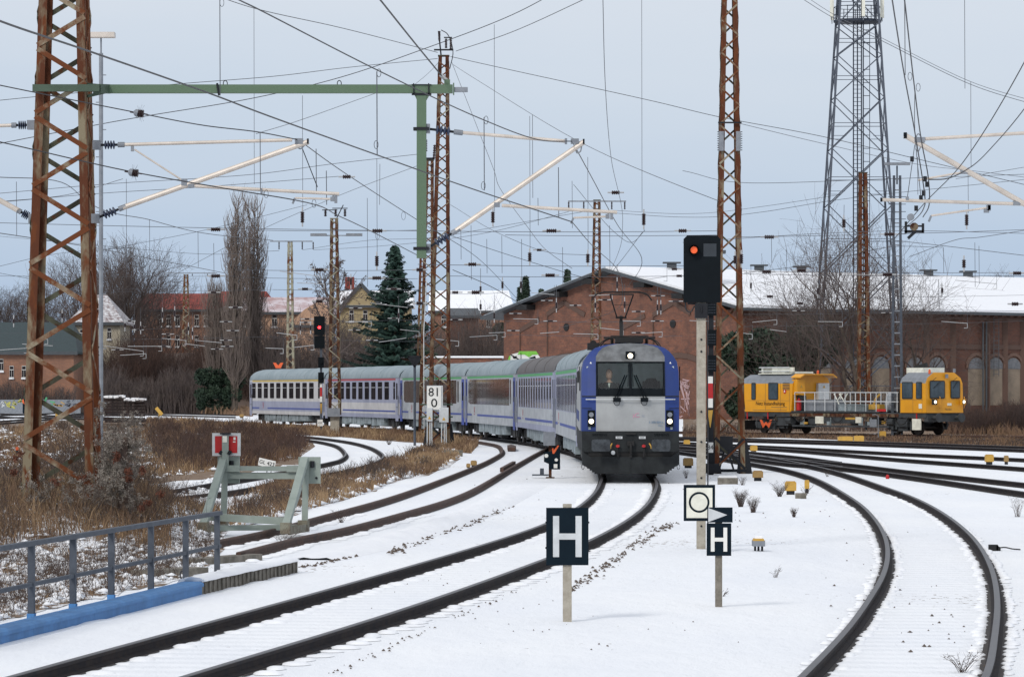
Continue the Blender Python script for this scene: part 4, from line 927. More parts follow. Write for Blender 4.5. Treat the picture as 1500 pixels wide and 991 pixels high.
# ------------------------------------------------------------------ WIRES
WN = [0]
def wire(name, label, pts, r=.008, group=None, mt='wire', cat='wire', n=8, seg=4, sag=0):
    q = [P(*p) for p in pts]; r = r * 1.15; q = spline(q, n) if len(q) > 2 else [q[0].lerp(q[1], k / 10) - Vector((0, 0, sag * 4 * (k / 10) * (1 - k / 10))) for k in range(11)]
    o0 = q[0]; b = MB(); b.tube([p - o0 for p in q], r, seg); o = b.build(name, mt); o.location = o0
    tag(o, label, cat, group); WN[0] += 1; return o
def ins(x, y, Y, L=14, vert=False, r=None, name='insulator', caps=True, lab=None, ang=0):
    s_ = F / Y; t = empty('insulator', tuple(P(x, y, Y)), lab or 'auto', 'insulator', 'ribbed insulators in the overhead wires')
    d_ = Vector((0, 0, 1)) if vert else Vector((math.cos(ang), 0, math.sin(ang))); h = L / 2 / s_; r = r or (3.2 / s_)
    b = MB(); b.ribs(-d_ * h, d_ * h, r, r * .62, max(4, int(L / 2.6)), seg=8); b.build('ribbed_body', 'insul', t)
    if caps:
        for sg in (-1, 1): b = MB(); b.tube([d_ * sg * h, d_ * sg * (h + 6 / s_)], r * .42, 6); b.build('end_cap', 'insul_w', t)
    t['_px'] = x; t['_py'] = y
    return t
# main-line catenary (over the locomotive's track)
wire('contact_wire', 'contact wire of the main track from upper left to the drop-post cantilever', [(-120, -20, 26), (0, 31, 30), (130, 75, 34.5), (318, 141, 42), (375, 163, 44), (555, 228, 53), (690, 276, 60), (838, 325, 65)], .0085)
wire('contact_wire', 'contact wire beyond the drop-post cantilever down to the pantograph', [(838, 325, 65), (868, 360, 84), (905, 396, 105), (912, 428, 122), (900, 455, 150), (820, 480, 200)], .009)
wire('messenger_wire', 'messenger wire from the top edge to the drop-post cantilever', [(250, -60, 36), (350, 0, 42), (375, 12, 43), (553, 103, 50), (702, 173, 57), (790, 205, 62), (838, 207, 65)], .008)
wire('messenger_wire', 'messenger wire falling from the drop-post cantilever towards the gable', [(838, 207, 65), (868, 262, 84), (905, 330, 100), (940, 378, 120), (920, 420, 160)], .009)
wire('feeder_cable', 'thick black cable from the top edge to the end of the green beam', [(525, -40, 50), (557, 0, 52), (605, 60, 58), (646, 110, 65)], .014)
t = empty('insulator', tuple(P(651, 115, 65)), 'white cylindrical insulator at the end of the green beam', 'insulator'); b = MB(); b.tube([Vector((-.07, 0, .07)), Vector((.06, 0, -.06))], .035, 10); b.build('body', 'insul_w', t)
# left catenary (cantilever of the big mast)
wire('messenger_wire', 'messenger wire over the buffer stop ending at the left cantilever', [(-60, 112, 58), (0, 125, 59), (190, 163, 62), (300, 184, 63.5), (375, 193, 64), (438, 205, 65)], .008)
wire('contact_wire', 'contact wire over the buffer stop passing the left cantilever', [(-60, 196, 58), (0, 208, 59), (185, 250, 62), (330, 276, 64), (432, 293, 65), (500, 318, 72), (620, 378, 92)], .0085)
wire('messenger_wire', 'messenger wire descending behind the drop post from the left cantilever', [(440, 207, 65), (500, 250, 78), (611, 322, 100), (700, 378, 124), (760, 440, 150)], .009)
for x, y, lb in ((202, 166, 'upper grey and maroon ball insulator beside the big left mast'), (194, 253, 'lower grey and maroon ball insulator beside the big left mast')):
    t = empty('ball_insulator', tuple(P(x, y, 62)), lb, 'insulator', 'ball insulators with bird spikes'); b = MB(); b.tube([(-.07, 0, .01), (-.04, 0, .01), (0.0, 0, .0)], [.03, .06, .065], 12); b.build('cap', 'galv', t)
    b = MB(); b.ribs((0, 0, 0), (.1, 0, -.01), .068, .052, 4); b.tube([(.1, 0, -.01), (.16, 0, -.02)], .012, 6); b.tube([(-.07, 0, .01), (-.13, 0, .02)], .012, 6); b.build('body', 'insul', t)
    b = MB(); rnd = random.Random(x)
    for k in range(16): a = k * .39; b.tube([(.02, .0, .0), (.02 + rnd.uniform(-.06, .1), .12 * math.cos(a), .14 * math.sin(a))], .0018, 3)
    b.build('bird_spikes', 'wire_l', t)
# right catenary over the near curve
for (nm, lb, pts) in (('contact_wire', 'contact wire of the right curve crossing the right cantilever', [(1300, -50, 45), (1307, 0, 49), (1325, 112, 57), (1342, 205, 62), (1355, 290, 64), (1353, 305, 65), (1325, 335, 72)]),
                      ('messenger_wire', 'messenger wire of the right curve beside the contact wire', [(1318, -50, 47), (1325, 0, 51), (1338, 115, 58), (1350, 208, 62.5), (1360, 262, 64), (1361, 300, 65), (1352, 318, 66)]),
                      ('dropper_wire', 'thin inner wire between the two right-curve wires', [(1324, -40, 48), (1325, 0, 50), (1326, 110, 58)]),
                      ('dropper_wire', 'thin wire hanging inside the right catenary below the cantilever top', [(1340, 128, 60), (1341, 206, 63), (1349, 290, 64)]),
                      ('jumper_wire', 'taut dark wire rising to the right edge above the right cantilever', [(1310, 350, 68), (1352, 300, 66), (1405, 245, 62), (1440, 195, 60), (1500, 92, 55), (1530, 30, 52)]),
                      ('jumper_wire', 'sagging dark jumper wire curving up to the right edge', [(1361, 263, 64), (1385, 262, 63.5), (1420, 246, 62), (1460, 208, 59), (1500, 160, 56), (1530, 115, 53)]),
                      ('dropper_wire', 'thin hanger from cantilever tip to the registration tube at right', [(1340, 212, 64), (1329, 290, 64)])):
    wire(nm, lb, pts, .0085 if 'thin' not in lb else .005)
# long thin lines across the sky
LINES = [
 ([(-10, 259, 90), (90, 267, 93), (130, 297, 95), (220, 322, 110), (290, 340, 120), (400, 352, 140)], 'messenger_wire', 'wire sloping down behind the big left mast towards the poplars', .011),
 ([(-10, 340, 90), (110, 358, 95), (215, 378, 110), (290, 392, 125), (330, 400, 135)], 'contact_wire', 'lower wire sloping behind the big left mast', .011),
 ([(-10, 212, 150), (185, 175, 150), (375, 143, 150), (500, 113, 150), (615, 74, 150), (750, 22, 150), (830, -20, 150)], 'span_wire', 'long thin line rising from the left edge over the green beam', .016),
 ([(668, 75, 174), (750, 47, 160), (880, -12, 140)], 'span_wire', 'thin line rising to the right from the tallest centre mast top', .016),
 ([(300, -12, 130), (375, 13, 140), (500, 41, 155), (641, 77, 174)], 'span_wire', 'thin line from the top edge to the left of the centre mast top', .015),
 ([(660, 83, 174), (750, 103, 170), (960, 149, 165), (1052, 171, 165), (1200, 199, 165), (1340, 232, 165), (1520, 275, 165)], 'span_wire', 'very long thin line from the centre mast down to the right edge', .014),
 ([(1084, 181, 120), (1200, 209, 130), (1340, 240, 140), (1440, 252, 150), (1520, 262, 150)], 'span_wire', 'thin line from the rusty mast right of the signal to the right edge', .010),
 ([(1170, -5, 90), (1222, 27, 95), (1290, 59, 100), (1420, 123, 105), (1520, 155, 110)], 'span_wire', 'paired thin line crossing the radio tower top', .010),
 ([(1174, -9, 90), (1226, 24, 95), (1290, 55, 100), (1420, 119, 105), (1520, 150, 110)], 'span_wire', 'upper twin of the thin line crossing the radio tower top', .008),
 ([(-10, 148, 150), (60, 141, 150), (250, 124, 150), (400, 112, 155), (500, 100, 160), (641, 86, 174)], 'span_wire', 'almost level thin line from the left edge to the centre mast top', .013),
 ([(662, 92, 174), (722, 245, 150), (735, 280, 140), (771, 330, 135), (800, 366, 132), (838, 393, 130)], 'span_wire', 'steep line dropping from the centre mast top towards the gable', .012),
 ([(664, 95, 174), (700, 118, 160), (840, 203, 140), (990, 270, 120), (1052, 294, 118)], 'span_wire', 'line falling from the centre mast top to the rusty mast right of the signal', .012),
 ([(600, 130, 160), (630, 105, 170), (642, 92, 174)], 'span_wire', 'short stay wire left of the centre mast top', .012),
 ([(375, 196, 100), (440, 176, 110), (552, 136, 120)], 'span_wire', 'thin line below the green beam left of the drop post', .009),
 ([(-10, 284, 160), (150, 270, 160), (375, 255, 160), (480, 241, 160), (611, 226, 165)], 'span_wire', 'faint level line behind the left cantilever', .012),
 ([(-10, 297, 160), (150, 283, 160), (280, 275, 160), (375, 268, 160), (500, 258, 165)], 'span_wire', 'second faint level line behind the left cantilever', .012),
 ([(180, 262, 120), (100, 285, 120), (-10, 296, 120)], 'span_wire', 'faint line sloping to the left edge below the ball insulators', .009),
 ([(250, 405, 200), (375, 340, 190), (500, 285, 185), (611, 243, 180)], 'span_wire', 'faint line rising from the poplars to the drop post', .012),
 ([(120, 372, 300), (300, 337, 300), (450, 300, 300)], 'span_wire', 'faint far line rising towards the big bare tree', .016),
 ([(-10, 392, 300), (80, 372, 300), (200, 362, 300)], 'span_wire', 'faint far line at the left edge over the tree tops', .016),
 ([(-10, 398, 250), (60, 412, 250), (130, 432, 250)], 'span_wire', 'faint far line sloping down over the left trees', .014),
 ([(660, 300, 190), (740, 346, 180), (790, 366, 180), (866, 374, 175)], 'span_wire', 'sagging line right of the centre mast at insulator height', .012),
 ([(660, 345, 180), (760, 378, 180), (870, 410, 180), (990, 432, 180)], 'span_wire', 'dark line sloping from the centre mast to the gable ridge', .013),
 ([(663, 395, 150), (720, 420, 150), (770, 450, 150)], 'contact_wire', 'wire sloping down in front of the snowy roof right of the centre mast', .014),
 ([(840, 270, 150), (900, 340, 150), (925, 355, 150), (945, 337, 150)], 'jumper_wire', 'curved jumper between the gable mast and a hanging insulator', .010),
 ([(941, 340, 150), (915, 375, 150), (895, 400, 150)], 'jumper_wire', 'short diagonal wire below the hanging insulator over the gable', .010),
 ([(883, -10, 70), (886, 110, 80), (895, 230, 100), (912, 330, 125), (905, 372, 130), (893, 400, 130)], 'dropper_wire', 'long wavy wire hanging from the top edge towards the gable ridge', .008),
 ([(1400, 262, 150), (1500, 245, 150)], 'span_wire', 'thin line meeting the right edge beside the cantilever strut', .010),
 ([(1000, 250, 200), (1100, 268, 210), (1300, 262, 210), (1510, 255, 210)], 'span_wire', 'feeder line from mast with twin crossarms to right edge, upper', .014),
 ([(900, 312, 290), (1000, 318, 280), (1120, 310, 260), (1232, 292, 262), (1510, 262, 262)], 'feeder_wire', 'feeder line from twin-crossarm mast to the rusty tower mast', .016),
 ([(896, 308, 290), (1000, 313, 280), (1120, 302, 262), (1232, 285, 262)], 'feeder_wire', 'second feeder line from the twin-crossarm mast rightwards', .014),
 ([(833, 310, 290), (740, 335, 290), (640, 352, 300), (560, 360, 310), (459, 366, 340)], 'feeder_wire', 'feeder line from the twin-crossarm mast leftwards to the yellowish mast', .016),
 ([(855, 310, 290), (740, 330, 290), (640, 347, 300), (540, 352, 320), (443, 366, 340)], 'feeder_wire', 'second feeder line from twin-crossarm mast to yellowish mast', .016),
 ([(409, 367, 340), (300, 372, 380), (150, 360, 420), (-10, 345, 470)], 'feeder_wire', 'feeder line from the yellowish mast to the left edge', .02),
 ([(1000, 355, 100), (1200, 342, 100), (1330, 338, 100), (1510, 342, 100)], 'span_wire', 'level line at the height of the signal head towards right', .007),
 ([(1310, 352, 120), (1400, 362, 120), (1500, 374, 120)], 'span_wire', 'dark line from the ladder mast to the right edge', .010),
 ([(1332, 376, 120), (1405, 350, 120), (1430, 348, 120), (1510, 336, 120)], 'span_wire', 'bent line through the hanging insulator near the right edge', .010),
 ([(1090, 400, 230), (1200, 385, 230), (1300, 362, 230), (1380, 362, 230)], 'span_wire', 'far line crossing in front of the shed roof', .014),
]
for pts, nm, lb, r in LINES: wire(nm, lb, pts, r * .8, mt='wire_l' if r < .0125 else 'wire')
# cross-span wires, level
SP = [(-10, 326, 612, 338, 172, 'upper'), (612, 338, 1052, 338, 172, 'upper'), (1084, 347, 1510, 336, 190, 'upper'), (375, 337, 612, 337, 200, 'rear upper'),
      (345, 395, 612, 395, 200, 'middle'), (612, 387, 1002, 389, 172, 'middle'), (-10, 404, 345, 404, 260, 'middle'), (345, 406, 612, 408, 230, 'lower'), (655, 404, 1000, 404, 190, 'lower'),
      (1086, 401, 1510, 404, 200, 'lower'), (1086, 397, 1510, 399, 220, 'rear lower'), (-10, 428, 400, 424, 300, 'lowest'), (-10, 425, 260, 422, 330, 'rear lowest'), (655, 430, 742, 428, 200, 'short'), (740, 344, 1052, 344, 185, 'rear'),
      (400, 424, 620, 424, 240, 'lowest'), (1090, 437, 1500, 432, 240, 'roof-level'), (1090, 460, 1500, 455, 250, 'eaves-level'), (740, 470, 1000, 470, 200, 'gable-level'), (740, 490, 1000, 492, 210, 'gable-level'),
      (150, 497, 420, 492, 300, 'thicket-level'), (0, 488, 260, 480, 320, 'thicket-level'), (400, 470, 620, 468, 260, 'thicket-level'), (400, 495, 640, 500, 250, 'thicket-level'), (655, 462, 742, 460, 210, 'thicket-level'), (1090, 478, 1500, 470, 240, 'thicket-level')]
for x0, y0, x1, y1, Y_, lv in SP:
    o = wire('span_wire', lv + ' level span wire ' + ('left of the centre masts' if x1 <= 620 else 'right of the signal' if x0 > 1000 else 'between the centre masts and the signal'), [(x0, y0, Y_), (x1, y1, Y_)], .011 if y0 < 425 else .008, 'level cross-span wires over the yard', 'wire_l', sag=.05); o['_px'] = x0; o['_py'] = y0
# vertical droppers: x, top y, bottom y, depth
DR = [(322, -5, 140, 60), (443, 140, 308, 172), (552, 105, 228, 50), (552, 232, 372, 172), (724, 36, 310, 172), (883, 250, 250, 100), (940, -5, 310, 172), (943, 330, 338, 172), (1413, -5, 130, 90), (1422, 120, 245, 105), (1418, 245, 312, 172), (776, 170, 366, 172), (861, 230, 371, 172), (24, 266, 345, 93), (219, 322, 378, 110), (290, 340, 391, 122), (185, 262, 405, 120), (381, 193, 278, 64), (463, 218, 284, 66), (372, 10, 270, 120), (313, 356, 404, 172), (538, 290, 420, 172), (709, 172, 279, 57), (780, 168, 290, 100), (818, 245, 318, 66), (788, 290, 330, 95), (838, 265, 334, 110), (1344, 230, 285, 100), (690, 330, 410, 172), (713, 350, 400, 172), (735, 345, 400, 172), (764, 350, 430, 172), (824, 362, 420, 172), (893, 330, 395, 172), (1152, 365, 400, 230), (1428, 355, 420, 172), (1434, 360, 415, 172), (1236, 330, 300, 200), (556, 300, 240, 110), (1382, 362, 400, 120), (478, 250, 300, 66), (1375, 410, 450, 230), (1130, 345, 385, 190), (675, 330, 380, 172)]
for x, ya, yb, Y_ in DR:
    if abs(ya - yb) < 3: continue
    o = wire('dropper_wire', 'auto', [(x, ya, Y_), (x + .5, yb, Y_)], .006 * max(1, Y_ / 110), 'vertical dropper wires of the overhead lines', 'wire_l'); o['_px'] = x; o['_py'] = (ya + yb) / 2
# wire loops at dropper ends
for x, y, Y_ in ((322, 4, 60), (552, 107, 50), (548, 212, 52), (709, 176, 57), (705, 272, 60), (457, 298, 66), (387, 284, 64), (1330, 112, 57), (1342, 128, 58), (588, 316, 90), (550, 345, 90)):
    s_ = F / Y_; b = MB(); c = P(x, y, Y_); b.tube([(3 / s_ * math.cos(a) + 3 / s_, 0, 6 / s_ * math.sin(a)) for a in [k * .52 for k in range(13)]], .004, 4); o = b.build('wire_loop', 'wire'); o.location = c; tag(o, 'auto', 'wire loop', 'small wire loops at the droppers'); o['_px'] = x; o['_py'] = y
INS_H = [(316, 336, 172, 14), (316, 404, 200, 13), (313, 428, 300, 8), (345, 450, 300, 8), (468, 395, 200, 13), (447, 423, 240, 9), (468, 441, 240, 10), (553, 338, 172, 15), (552, 407, 200, 13), (577, 423, 220, 9), (521, 451, 240, 7), (615, 395, 172, 10), (615, 444, 172, 10), (692, 387, 172, 12), (667, 428, 200, 9), (697, 428, 200, 12), (667, 468, 200, 9), (808, 338, 172, 15), (806, 403, 172, 14), (790, 366, 180, 7), (1000, 338, 172, 12), (995, 404, 172, 8), (988, 394, 190, 8), (1127, 347, 120, 14), (1123, 398, 200, 13), (1174, 396, 200, 13), (1303, 343, 190, 15), (1300, 402, 200, 14), (1128, 434, 240, 9), (1172, 444, 240, 9), (1490, 400, 200, 12), (1487, 445, 230, 10), (508, 259, 66, 12), (902, 282, 172, 12)]
for x, y, Y_, L_ in INS_H: ins(x, y, Y_, L_, r=(3.0 if L_ > 9 else 2.2) * Y_ / F)
INS_V = [(443, 318, 172, 16), (552, 382, 172, 15), (722, 318, 172, 16), (943, 321, 172, 17), (1416, 322, 172, 16), (776, 376, 172, 13), (861, 378, 172, 13), (514, 412, 172, 10), (736, 417, 172, 10), (763, 417, 172, 10), (704, 449, 172, 8), (1412, 386, 172, 12), (1236, 327, 200, 12), (1236, 297, 200, 0), (1086, 379, 118, 14), (1077, 380, 118, 12), (924, 312, 60, 0), (1250, 382, 300, 10), (1198, 426, 260, 9), (1380, 425, 230, 8)]
for x, y, Y_, L_ in INS_V:
    if L_: ins(x, y, Y_, L_, True, r=(3.0 if L_ > 10 else 2.0) * Y_ / F)
# distant registration gear: small pale arms and insulators against the dark background
def reggear(x, y, Y_, w, lab='auto', up=True, a=.06, two=True):
    s_ = F / Y_; t = empty('registration_arm', tuple(P(x, y, Y_)), lab, 'registration arm', 'distant registration arms over the yard tracks'); t['_px'] = x; t['_py'] = y
    b = MB(); h = w / 2 / s_; b.tube([(-h, 0, -h * a), (h, 0, h * a)], .022 * Y_ / 250, 5); 
    if up: b.tube([(h, 0, h * a), (h, 0, h * a - 7 / s_)], .02 * Y_ / 250, 5); b.tube([(h - 5 / s_, 0, h * a - 7 / s_), (h, 0, h * a - 7 / s_)], .02 * Y_ / 250, 5)
    b.build('tube', 'insul_w', t)
    if two: b = MB(); b.tube([(h, 0, h * a), (h, 0, h * a + 14 / s_)], .010 * Y_ / 250, 4); b.build('hanger_wire', 'wire_l', t)
RG = [(212, 507, 300, 50), (195, 519, 310, 38), (180, 510, 300, 60), (55, 505, 320, 45), (20, 511, 320, 40), (60, 497, 310, 20), (100, 478, 310, 0), (255, 497, 300, 35), (305, 500, 300, 40), (285, 505, 290, 30), (420, 489, 300, 30), (402, 510, 290, 26), (445, 507, 290, 30), (570, 447, 220, 55), (525, 471, 250, 38), (575, 498, 250, 40), (600, 484, 230, 28), (655, 498, 240, 34), (728, 487, 220, 24), (708, 492, 220, 40), (795, 430, 200, 34), (770, 467, 210, 36), (880, 432, 200, 34), (858, 489, 210, 36), (805, 487, 220, 28), (962, 407, 200, 30), (925, 470, 210, 26), (955, 487, 215, 30), (896, 482, 210, 34), (1030, 470, 230, 40), (1120, 470, 240, 36), (1140, 484, 240, 24), (1216, 471, 240, 36), (1398, 472, 230, 38), (1260, 402, 260, 40), (1250, 414, 262, 28), (1430, 413, 200, 60), (440, 401, 215, 60), (455, 415, 230, 40), (1090, 488, 230, 24)]
rnd = random.Random(12)
for x, y, Y_, w in RG:
    if w: reggear(x, y, Y_, w, a=rnd.uniform(-.14, .16), up=rnd.random() < .7)
RI = [(190, 470, 300, 5), (202, 483, 300, 5), (246, 489, 300, 6), (240, 507, 300, 6), (331, 471, 300, 6), (341, 484, 300, 6), (331, 498, 300, 6), (333, 507, 300, 6), (318, 511, 290, 6), (172, 512, 290, 6), (450, 467, 280, 7), (448, 472, 280, 5), (519, 483, 250, 5), (577, 466, 240, 6), (545, 498, 250, 5), (755, 459, 200, 6), (752, 484, 200, 6), (806, 470, 200, 8), (801, 440, 205, 5), (843, 447, 205, 5), (964, 433, 200, 8), (990, 441, 190, 9), (935, 456, 200, 7), (963, 470, 200, 7), (935, 487, 200, 7), (886, 439, 205, 7), (1300, 458, 260, 6), (1170, 455, 240, 6)]
for x, y, Y_, L_ in RI: ins(x, y, Y_, L_, r=1.7 * Y_ / F)
RV = [(238, 461, 300, 9), (256, 459, 300, 9), (183, 476, 300, 6), (197, 478, 300, 6), (206, 480, 300, 6), (276, 481, 290, 6), (282, 488, 290, 6), (91, 462, 300, 7), (20, 470, 300, 6), (815, 447, 200, 9), (904, 417, 200, 10), (915, 446, 200, 10), (963, 450, 200, 9), (968, 450, 200, 9), (872, 447, 205, 8), (704, 423, 200, 8), (584, 462, 230, 8), (1100, 418, 220, 8), (724, 462, 210, 9), (440, 480, 270, 7), (455, 480, 270, 7)]
for x, y, Y_, L_ in RV:
    t = ins(x, y, Y_, L_, True, r=1.8 * Y_ / F); s_ = F / Y_
    b = MB(); b.tube([(0, 0, 0), (0, 0, 30 / s_)], .012, 4); b.build('hanger_wire', 'wire_l', t)
# ================================================================== ROLLING STOCK
M['loco_blue'] = mat('loco_blue', (0.006, 0.032, 0.19), .6, 0, (0.008, .03, .15), 1.2, .5)
M['loco_silver'] = mat('loco_silver', (0.37, 0.385, 0.39), .5, .2, (0.29, .30, .305), 1.3, .4)
M['loco_grime'] = mat('loco_grime', (0.17, 0.18, 0.19), .6, 0, (0.085, .09, .095), 2.2, .55)
M['loco_dark'] = mat('loco_dark', (0.022, 0.026, 0.028), .7, 0, (0.013, .015, .017), 3, spec=.25)
M['coach_roof'] = mat('coach_roof', (0.27, 0.33, 0.36), .6, 0, (0.20, .26, .29), .8, .5)
M['coach_roof_dark'] = mat('coach_roof_dark', (0.115, 0.105, 0.105), .65, 0, (0.085, .08, .08), 1)
M['coach_white'] = mat('coach_white', (0.56, 0.56, 0.57), .5, 0, (0.46, .46, .47), 1)
M['coach_lav'] = mat('coach_lavender', (0.32, 0.345, 0.46), .5, 0, (0.26, .28, .39), 1)
M['coach_grey'] = mat('coach_grey', (0.44, 0.47, 0.50), .45, 0, (0.32, .35, .38), .9, stretch=(1, 1, 2))
M['coach_blue'] = mat('coach_line_blue', (0.035, 0.07, 0.33), .5)
M['coach_blue2'] = mat('coach_door_blue', (0.025, 0.06, 0.36), .45)
M['coach_green'] = mat('coach_line_green', (0.06, 0.36, 0.11), .5)
M['coach_yel'] = mat('coach_line_yellow', (0.6, 0.42, 0.05), .5)
M['coach_redl'] = mat('coach_line_red', (0.42, 0.02, 0.03), .5)
M['under'] = mat('underframe_black', (0.018, 0.02, 0.022), .8, 0, (0.035, .035, .035), 3)
M['skirt'] = mat('underframe_box', (0.30, 0.36, 0.39), .6, 0, (0.14, .17, .18), 1.6, .5)
M['rubber'] = mat('rubber_black', (0.012, 0.012, 0.013), .8)
M['wheel'] = mat('wheel_steel', (0.05, 0.045, 0.042), .6, .4)
M['glassband'] = mat('tinted_glass', (0.014, 0.016, 0.018), .06, 0, (.05, .05, .052), 1.6, .6, third=(.09, .035, .03), tscale=4, stretch=(2, 1, .7), spec=.3)
def glassmat():
    m = bpy.data.materials.new('window_glass'); m.use_nodes = True; nt = m.node_tree; N = nt.nodes; L = nt.links; N.clear()
    o = N.new('ShaderNodeOutputMaterial'); mx = N.new('ShaderNodeMixShader'); tr = N.new('ShaderNodeBsdfTransparent'); gl = N.new('ShaderNodeBsdfGlossy'); tr.inputs[0].default_value = (.84, .92, .92, 1)
    gl.inputs['Roughness'].default_value = .06; gl.inputs[0].default_value = (.9, .9, .9, 1); mx.inputs[0].default_value = .05
    L.new(tr.outputs[0], mx.inputs[1]); L.new(gl.outputs[0], mx.inputs[2]); L.new(mx.outputs[0], o.inputs[0]); return m
M['glass'] = glassmat()
def frame_at(p_front, p_rear):
    d_ = p_front - p_rear; return math.atan2(d_.y, d_.x)
def bogie(parent, x, wb=2.5, mat_='under', r=.46, side_only=False):
    b = MB(); 
    for sy in (-1, 1):
        b.box((x, sy * 1.0, .56), (wb + 1.0, .14, .22)); b.box((x, sy * 1.02, .42), (.8, .2, .4))
        for dx in (-wb / 2, wb / 2): b.box((x + dx, sy * 1.03, .46), (.35, .22, .34)); b.tube([(x + dx + .35, sy * 1.05, .3), (x + dx + .35, sy * 1.05, .75)], .07, 6); b.tube([(x + dx - .35, sy * 1.05, .3), (x + dx - .35, sy * 1.05, .75)], .07, 6)
    b.box((x, 0, .6), (.6, 2.0, .25)); bo = b.build('bogie', mat_, parent)
    for dx in (-wb / 2, wb / 2):
        b = MB()
        for sy in (-1, 1): b.disc((x + dx, sy * .76, r), (0, 1, 0), r, .13, 18); b.disc((x + dx, sy * .70, r), (0, 1, 0), r + .03, .03, 18)
        b.tube([(x + dx, -.8, r), (x + dx, .8, r)], .08, 8); b.build('wheelset', 'wheel', bo)
    return bo
PROF = [(.62, 1.38), (1.0, 1.41), (2.0, 1.41), (3.0, 1.405), (3.28, 1.375)]
def roofprof(n=9):
    out = []
    for k in range(n + 1):
        a = math.pi / 2 * k / n; out.append((3.28 + .77 * math.sin(a) ** .9, 1.375 * math.cos(a) ** .72 if k < n else 0))
    return out
def coach(label, pf, pr, style):
    L_ = (pf - pr).length - .5; c = pf + (pr - pf).normalized() * .25; rz = frame_at(pf, pr)
    t = empty('passenger_coach', (c.x, c.y, RH), label, 'passenger coach', 'passenger coaches of the train', rz)
    hw = 1.41
    lay = dict(A=dict(up='coach_white', lo='coach_lav', line='coach_yel', door='coach_lav', roof='coach_roof', win='sep', bot='coach_white'),
               B=dict(up='coach_lav', lo='coach_white', line='coach_redl', door='coach_lav', roof='coach_roof', win='sep', bot='coach_lav'),
               C=dict(up='coach_grey', lo='coach_grey', line='coach_green', door='coach_blue2', roof='coach_roof', win='band', bot='coach_grey'),
               E=dict(up='coach_lav', lo='coach_grey', line='coach_green', door='coach_lav', roof='coach_roof_dark', win='many', bot='coach_lav'),
               F=dict(up='coach_lav', lo='coach_grey', line='coach_green', door='coach_lav', roof='coach_roof', win='many', bot='coach_grey'))[style]
    # body walls as bands of colour
    b = MB(); bands = [(.78, 1.03, 2), (1.03, 1.72, 1), (1.72, 3.28, 0)]
    for z0, z1, mi in bands:
        for sy in (-1, 1): b.mesh([(0, sy * hw, z0), (-L_, sy * hw, z0), (-L_, sy * hw, z1), (0, sy * hw, z1)], [(0, 1, 2, 3)], mi)
        for x in (0, -L_): b.mesh([(x, -hw, z0), (x, hw, z0), (x, hw, z1), (x, -hw, z1)], [(0, 1, 2, 3)], mi)
    b.mesh([(0, -hw, .78), (0, hw, .78), (-L_, hw, .78), (-L_, -hw, .78)], [(0, 1, 2, 3)], 2)
    b.build('body', [lay['up'], lay['lo'], lay['bot']], t)
    # roof
    rp = roofprof(); pts = [(y, z) for z, y in rp] + [(-y, z) for z, y in rp[::-1][1:]]; k = len(pts); b = MB(); vs = []
    xs = [.02, -.35, -1.2] + [-L_ * q / 12 for q in range(2, 11)] + [-L_ + 1.2, -L_ + .35, -L_ - .02]
    for i, x in enumerate(xs):
        e = min(i, len(xs) - 1 - i); dr = {0: .10, 1: .03}.get(e, 0)
        for y, z in pts: vs.append((x, y * 1.012, z - dr * max(0, (z - 3.28) / .77) * 1.6))
    b.mesh(vs, [(i * k + j, i * k + j + 1, (i + 1) * k + j + 1, (i + 1) * k + j) for i in range(len(xs) - 1) for j in range(k - 1)] + [tuple(range(k)), tuple(range(len(vs) - k, len(vs)))])
    b.build('roof', lay['roof'], t, smooth=True)
    b = MB()
    for j in range(1, 4): 
        x = -L_ * j / 4
        for i in range(k - 1): b.beam((x, pts[i][0] * 1.016, pts[i][1] + .004), (x, pts[i + 1][0] * 1.016, pts[i + 1][1] + .004), .025, .004, up=(1, 0, 0))
    for sy in (-1, 1): b.beam((0, sy * (hw + .015), 3.29), (-L_, sy * (hw + .015), 3.29), .03, .04)
    b.build('roof_rib', lay['roof'], t)
    b = MB()
    for sy in (-1, 1): b.bb(-1.1, -L_ + 1.1, sy * (hw + .003), sy * (hw + .010), 3.13, 3.24)
    b.build('class_stripe', lay['line'], t)
    b = MB()
    for sy in (-1, 1):
        b.bb(-1.2, -L_ * .74, sy * (hw + .003), sy * (hw + .010), 1.16, 1.26); b.bb(-L_ * .86, -L_ + .6, sy * (hw + .003), sy * (hw + .010), 1.16, 1.26)
    b.build('blue_line', 'coach_blue', t)
    for sy in (-1, 1):
        text('lettering', 'IC', .5, (-L_ * .8, sy * (hw + .012), 1.42), (R(90), R(-90) if sy < 0 else R(90), 0 if sy < 0 else R(180)), t, 'coach_redl', .003)
    def win(x0, x1, z0, z1, nm='window'):
        for sy in (-1, 1):
            b = MB(); y0, y1 = sy * (hw + .002), sy * (hw + .012); r_ = .09; yy = y0
            pts_ = []
            for (cx, cz, a0) in ((x1 - r_, z1 - r_, 0), (x0 + r_, z1 - r_, 90), (x0 + r_, z0 + r_, 180), (x1 - r_, z0 + r_, 270)):
                for a in (0, 45, 90): pts_.append((cx + r_ * math.cos(R(a0 + a)), yy, cz + r_ * math.sin(R(a0 + a))))
            b.poly(pts_, (0, y1 - y0, 0)); w_ = b.build(nm, 'glassband' if style == 'C' else 'glassref' if style in 'EF' else 'glassdark', t)
            if style in 'AB' or style in 'EF':
                b = MB(); b.bb(x0 + .06, x1 - .06, sy * (hw + .0125), sy * (hw + .016), z1 - .36, z1 - .33); b.build('vent_bar', 'signgrey', w_)
